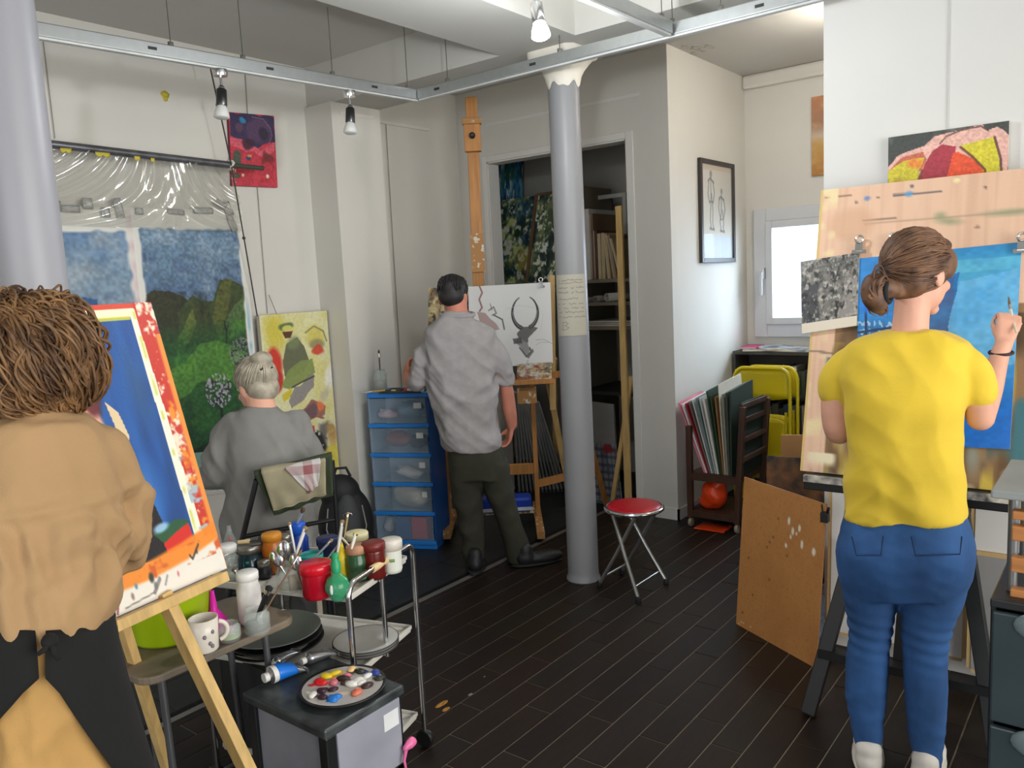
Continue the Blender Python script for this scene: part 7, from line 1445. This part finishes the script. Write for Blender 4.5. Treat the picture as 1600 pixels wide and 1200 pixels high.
for z0, z1 in ((.272, zt-.03), (.042, .25)):
    MB().span((x0+.034, y0+.012, z0), (x1-.034, y0+.016, z1)).build('side_window', M_FR, t); MB().span((x0+.034, y1-.016, z0), (x1-.034, y1-.012, z1)).build('side_window', M_FR, t); MB().span((x0+.012, y0+.034, z0), (x0+.016, y1-.034, z1)).build('side_window', M_FR, t)
    d_ = MB().span((x1-.016, y0+.034, z0), (x1+.004, y1-.010, z1)).build('drawer', M_FR, t, bevel=.003); MB().span((x1+.0042, y1-.075, z1-.075), (x1+.0055, y1-.02, z1-.025)).build('label_tag', mat('white_tag', (0, 0, 0)), d_)
# things behind the frosted side
t2 = thing('sponge', 'reddish sponge behind the frosted side of the drawer box', 'sponge', (x1-.05, y1-.10, .28)); MB().box((x1-.045, y1-.09, .30), (.05, .06, .03)).build('sponge_body', mat('reddish_sponge', (196, 96, 70), .9), t2, bevel=.008); MB().box((x1-.045, y1-.09, .282), (.05, .06, .006)).build('scouring_pad', mat('dark_scour_pad', (60, 60, 60), .9), t2)
# painter's plate palette
pc4 = PZ(536, 1076, zt+.006); R4 = .116
def plate_pic():
    p = Pic(90, 90, (176, 170, 164), 1); p.k = 1400; rs = np.random.RandomState(3); p.mix((p.fbm(5)-.5)*2, (196, 190, 186))
    B = [(.22, .25, (226, 170, 40)), (.40, .16, (232, 180, 60)), (.18, .40, (206, 30, 34)), (.12, .46, (190, 20, 30)), (.30, .42, (206, 120, 130)), (.55, .45, (70, 46, 44)), (.72, .40, (226, 224, 222)), (.64, .52, (214, 206, 206)), (.45, .82, (40, 130, 210)), (.38, .88, (30, 110, 200)), (.70, .70, (204, 110, 84)), (.82, .54, (60, 40, 44)), (.28, .62, (50, 32, 44)), (.42, .62, (60, 36, 46)), (.58, .20, (60, 50, 40)), (.72, .16, (50, 40, 40)), (.84, .20, (60, 80, 170)), (.90, .36, (40, 60, 50)), (.10, .70, (226, 222, 210)), (.20, .78, (60, 40, 46)), (.55, .70, (214, 190, 160)), (.33, .28, (230, 150, 40)), (.50, .30, (206, 150, 150)), (.62, .08, (230, 196, 120)), (.78, .30, (96, 120, 110))]
    for x, y, c in B: p.blob(x, y, rs.uniform(.05, .10), rs.uniform(.035, .07), c, .97, .3, .06)
    return p
t = thing('plate_palette', 'round plate used as palette, covered with colourful paint dabs', 'palette', pc4); MB().lathe([(0, 0), (R4*.9, 0), (R4*1.04, .008), (R4*1.05, .012), (R4, .010), (0, .006)], 48, pc4, caps=False).build('plate', mat('dark_plate', (40, 38, 40), .4), t)
pp_ = plate_pic(); o = picture('paint_layer', pp_, V(-1, 1, 0), V(1, 1, 0), V(-1, -1, 0), .002, None, rough=.3); me = o.data; n = len(me.vertices); co = np.zeros(n*3); me.vertices.foreach_get('co', co); co = co.reshape(-1, 3)+np.array(o.location); 
x_, y_ = co[:, 0], co[:, 1]; xd = x_*np.sqrt(np.clip(1-y_*y_/2, 0, 1)); yd = y_*np.sqrt(np.clip(1-x_*x_/2, 0, 1)); ca, sa = math.cos(YAW), math.sin(YAW); hgt = np.zeros(n); lum = np.abs(np.pad((pp_.c.reshape(-1, 3).sum(1)-510)/255, (0, n-8100))); hgt = .0105+.0035*np.clip(lum, 0, 1.2); hgt[8100+4:] = .006; hgt[8100:8104] = .0105
me.vertices.foreach_set('co', np.stack([(xd*ca-yd*sa)*R4*.97, (xd*sa+yd*ca)*R4*.97, hgt], 1).ravel()); me.update(); o.location = (0, 0, 0); o.parent = t; fix_normals(me)
rsb = np.random.RandomState(8)
DAB = [('yellow', (236, 178, 36)), ('scarlet', (210, 24, 34)), ('white', (230, 228, 226)), ('sky blue', (36, 120, 206)), ('peach', (236, 196, 130)), ('umber', (58, 38, 36)), ('plum', (60, 34, 48)), ('rose', (206, 110, 124)), ('salmon', (206, 110, 84)), ('olive black', (44, 48, 40)), ('navy', (52, 70, 150))]
for k, (u, v, q_, w_) in enumerate(((-.50, .45, 0, .016), (-.30, .58, 0, .014), (-.62, .18, 1, .016), (-.52, .10, 1, .012), (.35, .12, 2, .018), (.22, -.02, 2, .016), (.46, .0, 2, .012), (-.1, -.68, 3, .016), (-.02, -.60, 3, .012), (.08, .74, 4, .014), (-.05, .30, 5, .016), (.05, .12, 5, .014), (-.45, -.28, 6, .013), (-.18, -.24, 6, .012), (-.25, .12, 7, .014), (.02, .42, 7, .011), (.42, -.42, 8, .016), (.30, .62, 9, .015), (.62, -.12, 5, .015), (.72, .50, 10, .014), (.86, .20, 9, .012), (-.62, -.46, 2, .013), (-.36, -.58, 6, .012), (.55, .36, 2, .012))):
    MB().ball(pc4+V((u*ca-v*sa)*R4, (u*sa+v*ca)*R4, .014), (w_*1.35, w_*.95, .0065), 10, 6, rotz(k*1.3)).build('paint_dab', mat('%s_oil_paint' % DAB[q_][0].replace(' ', '_'), DAB[q_][1], .3), t)
# paint tubes
def paint_tube(cap, end, label, band, r=.017, body=(176, 176, 176)):
    cap, end = np.array(cap, float), np.array(end, float); d = unit(end-cap); s = unit(np.cross(d, (0, 0, 1))); L_ = np.linalg.norm(end-cap); t = thing('paint_tube', label, 'paint tube', cap-V(0, 0, r), group='paint tubes on the drawer box')
    MB().tube([cap, cap+d*.014], r*.55, 12).build('cap', mat('white_cap', (216, 214, 208), .4), t); MB().tube([cap+d*.014, cap+d*.02], [r*.5, r], 14).build('shoulder', mat('tube_metal', (176, 176, 178), .25, .9), t)
    def shell(q0, q1, grow):
        v = []; f = []; n = 16; m = 8
        for i in range(m+1):
            q = q0+(q1-q0)*i/m; w = (r*(1+.2*q)+grow); h = r*(1-.8*q**2.2)+grow; c = cap+d*(.02+(L_-.02)*q)-V(0, 0, r-h)
            for j in range(n): a = 2*PI*j/n; v.append(c+s*w*math.cos(a)+V(0, 0, 1)*h*math.sin(a))
        for i in range(m):
            for j in range(n): f.append((i*n+j, i*n+(j+1) % n, (i+1)*n+(j+1) % n, (i+1)*n+j))
        f += [tuple(range(n)), tuple(range(m*n, m*n+n))]
        return MB().add(v, f)
    shell(0, 1, 0).build('tube_body', mat('tube_metal', (0, 0, 0)), t)
    if band: shell(.02, .16, .0008).build('paper_band', mat('white_cap', (0, 0, 0)), t); shell(.16, .72, .001).build('colour_band', mat('tube_band_%d_%d_%d' % band, band, .35), t)
    MB().bar(end-s*r*1.25-V(0, 0, r*.75), end+s*r*1.25-V(0, 0, r*.75), .006, .012, (0, 0, 1)).build('crimped_end', mat('tube_metal', (0, 0, 0)), t)
    return t
zz = zt+.026
paint_tube(PZ(412, 1060, zz), PZ(471, 1034, zz), 'fat paint tube with a bright blue band on the drawer box', (24, 112, 210), .025); paint_tube(PZ(471, 1034, zz-.006), PZ(522, 1012, zz-.006), 'bare silver paint tube behind the palette plate', None, .019); paint_tube(PZ(424, 1040, zz-.011), PZ(462, 1012, zz-.011), 'small squeezed silver tube behind the blue banded tube', None, .014)
# pink knotted ribbon on the drawer pull
c = PX(642, 1160, x1+.02)
t = thing('ribbon', 'pink knotted plastic ribbon hanging from the drawer box', 'ribbon', c); mp_ = mat('pink_plastic', (226, 110, 160), .4)
mb = MB(); mb.ball(c, (.014, .02, .016), 14, 10); mb.ball(c+V(0, -.018, -.006), (.009, .014, .010), 12, 8); fused('knot', mb, mp_, t, .004, 1, folds(160, .002, 95)); MB().tube([c+V(0, -.02, -.01), c+V(.0, -.03, -.04), c+V(0, -.024, -.08)], [.006, .004, .003], 8).build('tail', mp_, t)

# ------------------------------------------------------------------ chair of the seated person with cloths, backpack, drawing table
s_ = Body((-2.86, 1.955)); Q = s_.Q; M_CHB = mat('black_chair_metal', (22, 22, 24), .4); bk = -.24; SBase = s_.p
t = thing('chair', 'black metal chair of the seated person, cloths over its back', 'chair', SBase+s_.n*-.02)
sp_ = lambda x, y, z: SBase+s_.r*x+s_.n*y+V(0, 0, z)
MB().slab([sp_(-.21, -.2, .43), sp_(.21, -.2, .43), sp_(.21, .2, .43), sp_(-.21, .2, .43)], (0, 0, .03)).build('seat', M_CHB, t, bevel=.008)
for x, y in ((-.2, -.2), (.2, -.2), (-.2, .2), (.2, .2)): MB().tube([sp_(x, y*(1.0), .43), sp_(x*1.05, y*1.1, .003)], .011, 10).build('leg', M_CHB, t)
ht = [Q(400, 742, bk), Q(518, 712, bk)]
for a, x in ((ht[0], -.2), (ht[1], .24)): MB().tube([sp_(x, -.2, .44), a-V(0, 0, .02)], .011, 10).build('back_post', M_CHB, t)
MB().tube([ht[0]-V(0, 0, .015), ht[1]-V(0, 0, .015)], .011, 10).build('back_rail', M_CHB, t); MB().tube([(ht[0]+sp_(-.2, -.2, .44))/2, (ht[1]+sp_(.24, -.2, .44))/2], .009, 10).build('back_rail', M_CHB, t)
def cloth(name, label, cs, off, m, seed, amp=.008, n0=26, n1=20):
    """cs: pixel corners tl, tr, br, bl on the camera side of the chair back; folds over the rail"""
    tl, tr_, br, bl = [Q(x, y, bk-.016-off) for x, y in cs]; rs = np.random.RandomState(seed); P = []; ph = rs.rand(6)*6
    for i in range(n0):
        u = i/(n0-1); r = []
        for j in range(n1):
            v = j/(n1-1); p = (tl*(1-u)+tr_*u)*(1-v)+(bl*(1-u)+br*u)*v; w = amp*(v+.15)*(math.sin(u*9+ph[0]+v*2)+.6*math.sin(u*17+ph[1]-v*3)+.5*math.sin(v*11+ph[2]+u*4)); e = .0012*math.sin(u*23+ph[3])*v
            r.append(p-s_.n*w+V(0, 0, e*2))
        top = r[0]; back = [top+s_.n*(.02+off)+V(0, 0, .010), top+s_.n*(.045+off*2)+V(0, 0, -.002), top+s_.n*(.05+off*2)-V(0, 0, .05)]
        P.append(back[::-1]+r)
    t = thing(name, label, 'cloth', (tl+br)/2); MB().sheet(P, .0025).build('cloth_body', m, t); MB().tube([q_[-1] for q_ in P], .0035, 6).build('hem', m, t); return t
cloth('cloth', 'dark green cloth hanging lowest on the chair back', ((397, 741), (519, 711), (520, 772), (428, 806)), .0, mat('dark_green_cloth', (52, 62, 42), .9, bump=.2), 1); cloth('cloth', 'crumpled beige cloth draped over the green one', ((408, 738), (509, 719), (509, 772), (427, 798)), .022, mat('beige_cloth', (150, 142, 116), .9, var=.15, scale=10, bump=.25), 2, .006)
def tartan():
    m = mat('red_white_check', (196, 190, 188), .9); nt = m.node_tree; b_ = nt.nodes['Principled BSDF']; tc = nt.nodes.new('ShaderNodeTexCoord'); 
    def band(dv, f, th):
        dt = nt.nodes.new('ShaderNodeVectorMath'); dt.operation = 'DOT_PRODUCT'; dt.inputs[1].default_value = dv; nt.links.new(tc.outputs['Object'], dt.inputs[0]); s = nt.nodes.new('ShaderNodeMath'); s.operation = 'SINE'; k = nt.nodes.new('ShaderNodeMath'); k.operation = 'MULTIPLY'; k.inputs[1].default_value = f; nt.links.new(dt.outputs['Value'], k.inputs[0]); nt.links.new(k.outputs[0], s.inputs[0]); g = nt.nodes.new('ShaderNodeMath'); g.operation = 'GREATER_THAN'; g.inputs[1].default_value = th; nt.links.new(s.outputs[0], g.inputs[0]); return g
    a, c = band(tuple(s_.r), 62, .45), band((0, 0, 1), 62, .45); ad = nt.nodes.new('ShaderNodeMath'); ad.operation = 'ADD'; nt.links.new(a.outputs[0], ad.inputs[0]); nt.links.new(c.outputs[0], ad.inputs[1]); hf = nt.nodes.new('ShaderNodeMath'); hf.operation = 'MULTIPLY'; hf.inputs[1].default_value = .42; nt.links.new(ad.outputs[0], hf.inputs[0])
    mx = nt.nodes.new('ShaderNodeMix'); mx.data_type = 'RGBA'; mx.inputs['A'].default_value = (*lin((190, 186, 184)), 1); mx.inputs['B'].default_value = (*lin((130, 40, 50)), 1); nt.links.new(hf.outputs[0], mx.inputs['Factor']); nt.links.new(mx.outputs['Result'], b_.inputs['Base Color']); return m
cloth('cloth', 'red and white checked cloth on top of the beige cloth', ((446, 733), (501, 721), (497, 757), (482, 770)), .036, tartan(), 3, .004)
# backpack
c = PZ(548, 868); c = V(-2.98, 2.62, 0); c = PZ(546, 880); ba = Body(c)
t = thing('backpack', 'black and grey backpack standing on the floor by the blue tower', 'backpack', c); B3 = np.stack([ba.r, ba.n, (0, 0, 1)], 1); K = lambda x, y, z: c+ba.r*x*1.15+ba.n*y+V(0, 0, z*1.22)
mb = MB(); mb.ball(K(0, 0, .20), (.165, .10, .24), 24, 16, B3); mb.ball(K(0, 0, .10), (.17, .11, .12), 20, 12, B3); mb.ball(K(-.02, .0, .36), (.12, .08, .11), 20, 12, B3); v, n, f = fuse(mb, .01, 4); v[:, 2] = np.maximum(v[:, 2], .003); MB().add(v, f).build('bag_body', mat('black_nylon', (24, 24, 26), .6), t)
mb = MB(); mb.ball(K(.01, -.075, .22), (.075, .05, .18), 18, 12, B3); fused('front_panel', mb, mat('dark_grey_nylon', (64, 66, 68), .65), t, .008, 4)
MB().tube([K(.01+.022*math.cos(a), -.126, .27+.012*math.sin(a)) for a in np.linspace(-.5, PI+.5, 14)], .003, 6).build('emblem', M_CHROME, t)
for sx in (-1, 1): MB().tube([K(.07*sx, -.10, .08), K(.10*sx, -.075, .2), K(.085*sx, -.07, .30)], .004, 6).build('piping', mat('pale_piping', (150, 152, 150), .6), t)
MB().tube([K(-.05, .02, .43), K(-.03, .02, .475), K(.02, .02, .475), K(.04, .02, .43)], .009, 8).build('carry_loop', mat('black_nylon', (0, 0, 0)), t)
# small drawing table in front of the seated person
t = thing('side_table', 'small pale drawing table in front of the seated person', 'table', sp_(-.1, .62, 0)); zt2 = .70
MB().slab([sp_(-.42, .48, zt2), sp_(.2, .48, zt2), sp_(.2, .86, zt2), sp_(-.42, .86, zt2)], (0, 0, .02)).build('table_top', mat('pale_table_top', (206, 202, 194), .5), t, bevel=.003)
for x, y in ((-.39, .51), (.17, .51), (-.39, .83), (.17, .83)): MB().bar(sp_(x, y, 0.001), sp_(x, y, zt2), .03, .03).build('leg', mat('pale_table_leg', (170, 160, 140), .6), t)
t = thing('drawing_sheet', 'teal tinted paper propped on the small drawing table', 'paper', sp_(-.3, .6, zt2+.021)); MB().slab([sp_(-.40, .56, zt2+.021), sp_(-.06, .56, zt2+.021), sp_(-.06, .74, zt2+.16), sp_(-.40, .74, zt2+.16)], (0, 0, .004)).build('sheet', mat('teal_paper', (112, 150, 140), .8), t); MB().slab([sp_(-.38, .735, zt2+.021), sp_(-.08, .735, zt2+.021), sp_(-.08, .745, zt2+.157), sp_(-.38, .745, zt2+.157)], (0, .003, 0)).build('support_card', M_CARD, t)
# yellow paint spots and crumbs on the floor tiles
for k, (px, py, w) in enumerate(((690, 1100, .035), (735, 1085, .012), (757, 1057, .006), (697, 1108, .02))):
    c = PZ(px, py, .0012); m = MB(); m.sheet([[c+V(w*math.cos(a)*r*(.5 if k else .35), w*math.sin(a)*r, .0) for r in (.02, .6, 1)] for a in np.linspace(0, 6.28, 12)], .0008); m.build('paint_spot', mat('orange_floor_paint', (176, 120, 40), .5) if k in (0, 3) else mat('pale_floor_spot', (150, 140, 130), .6), floor)
for o in bpy.data.objects:
    for k in ('_o', '_a'):
        if k in o: del o[k]
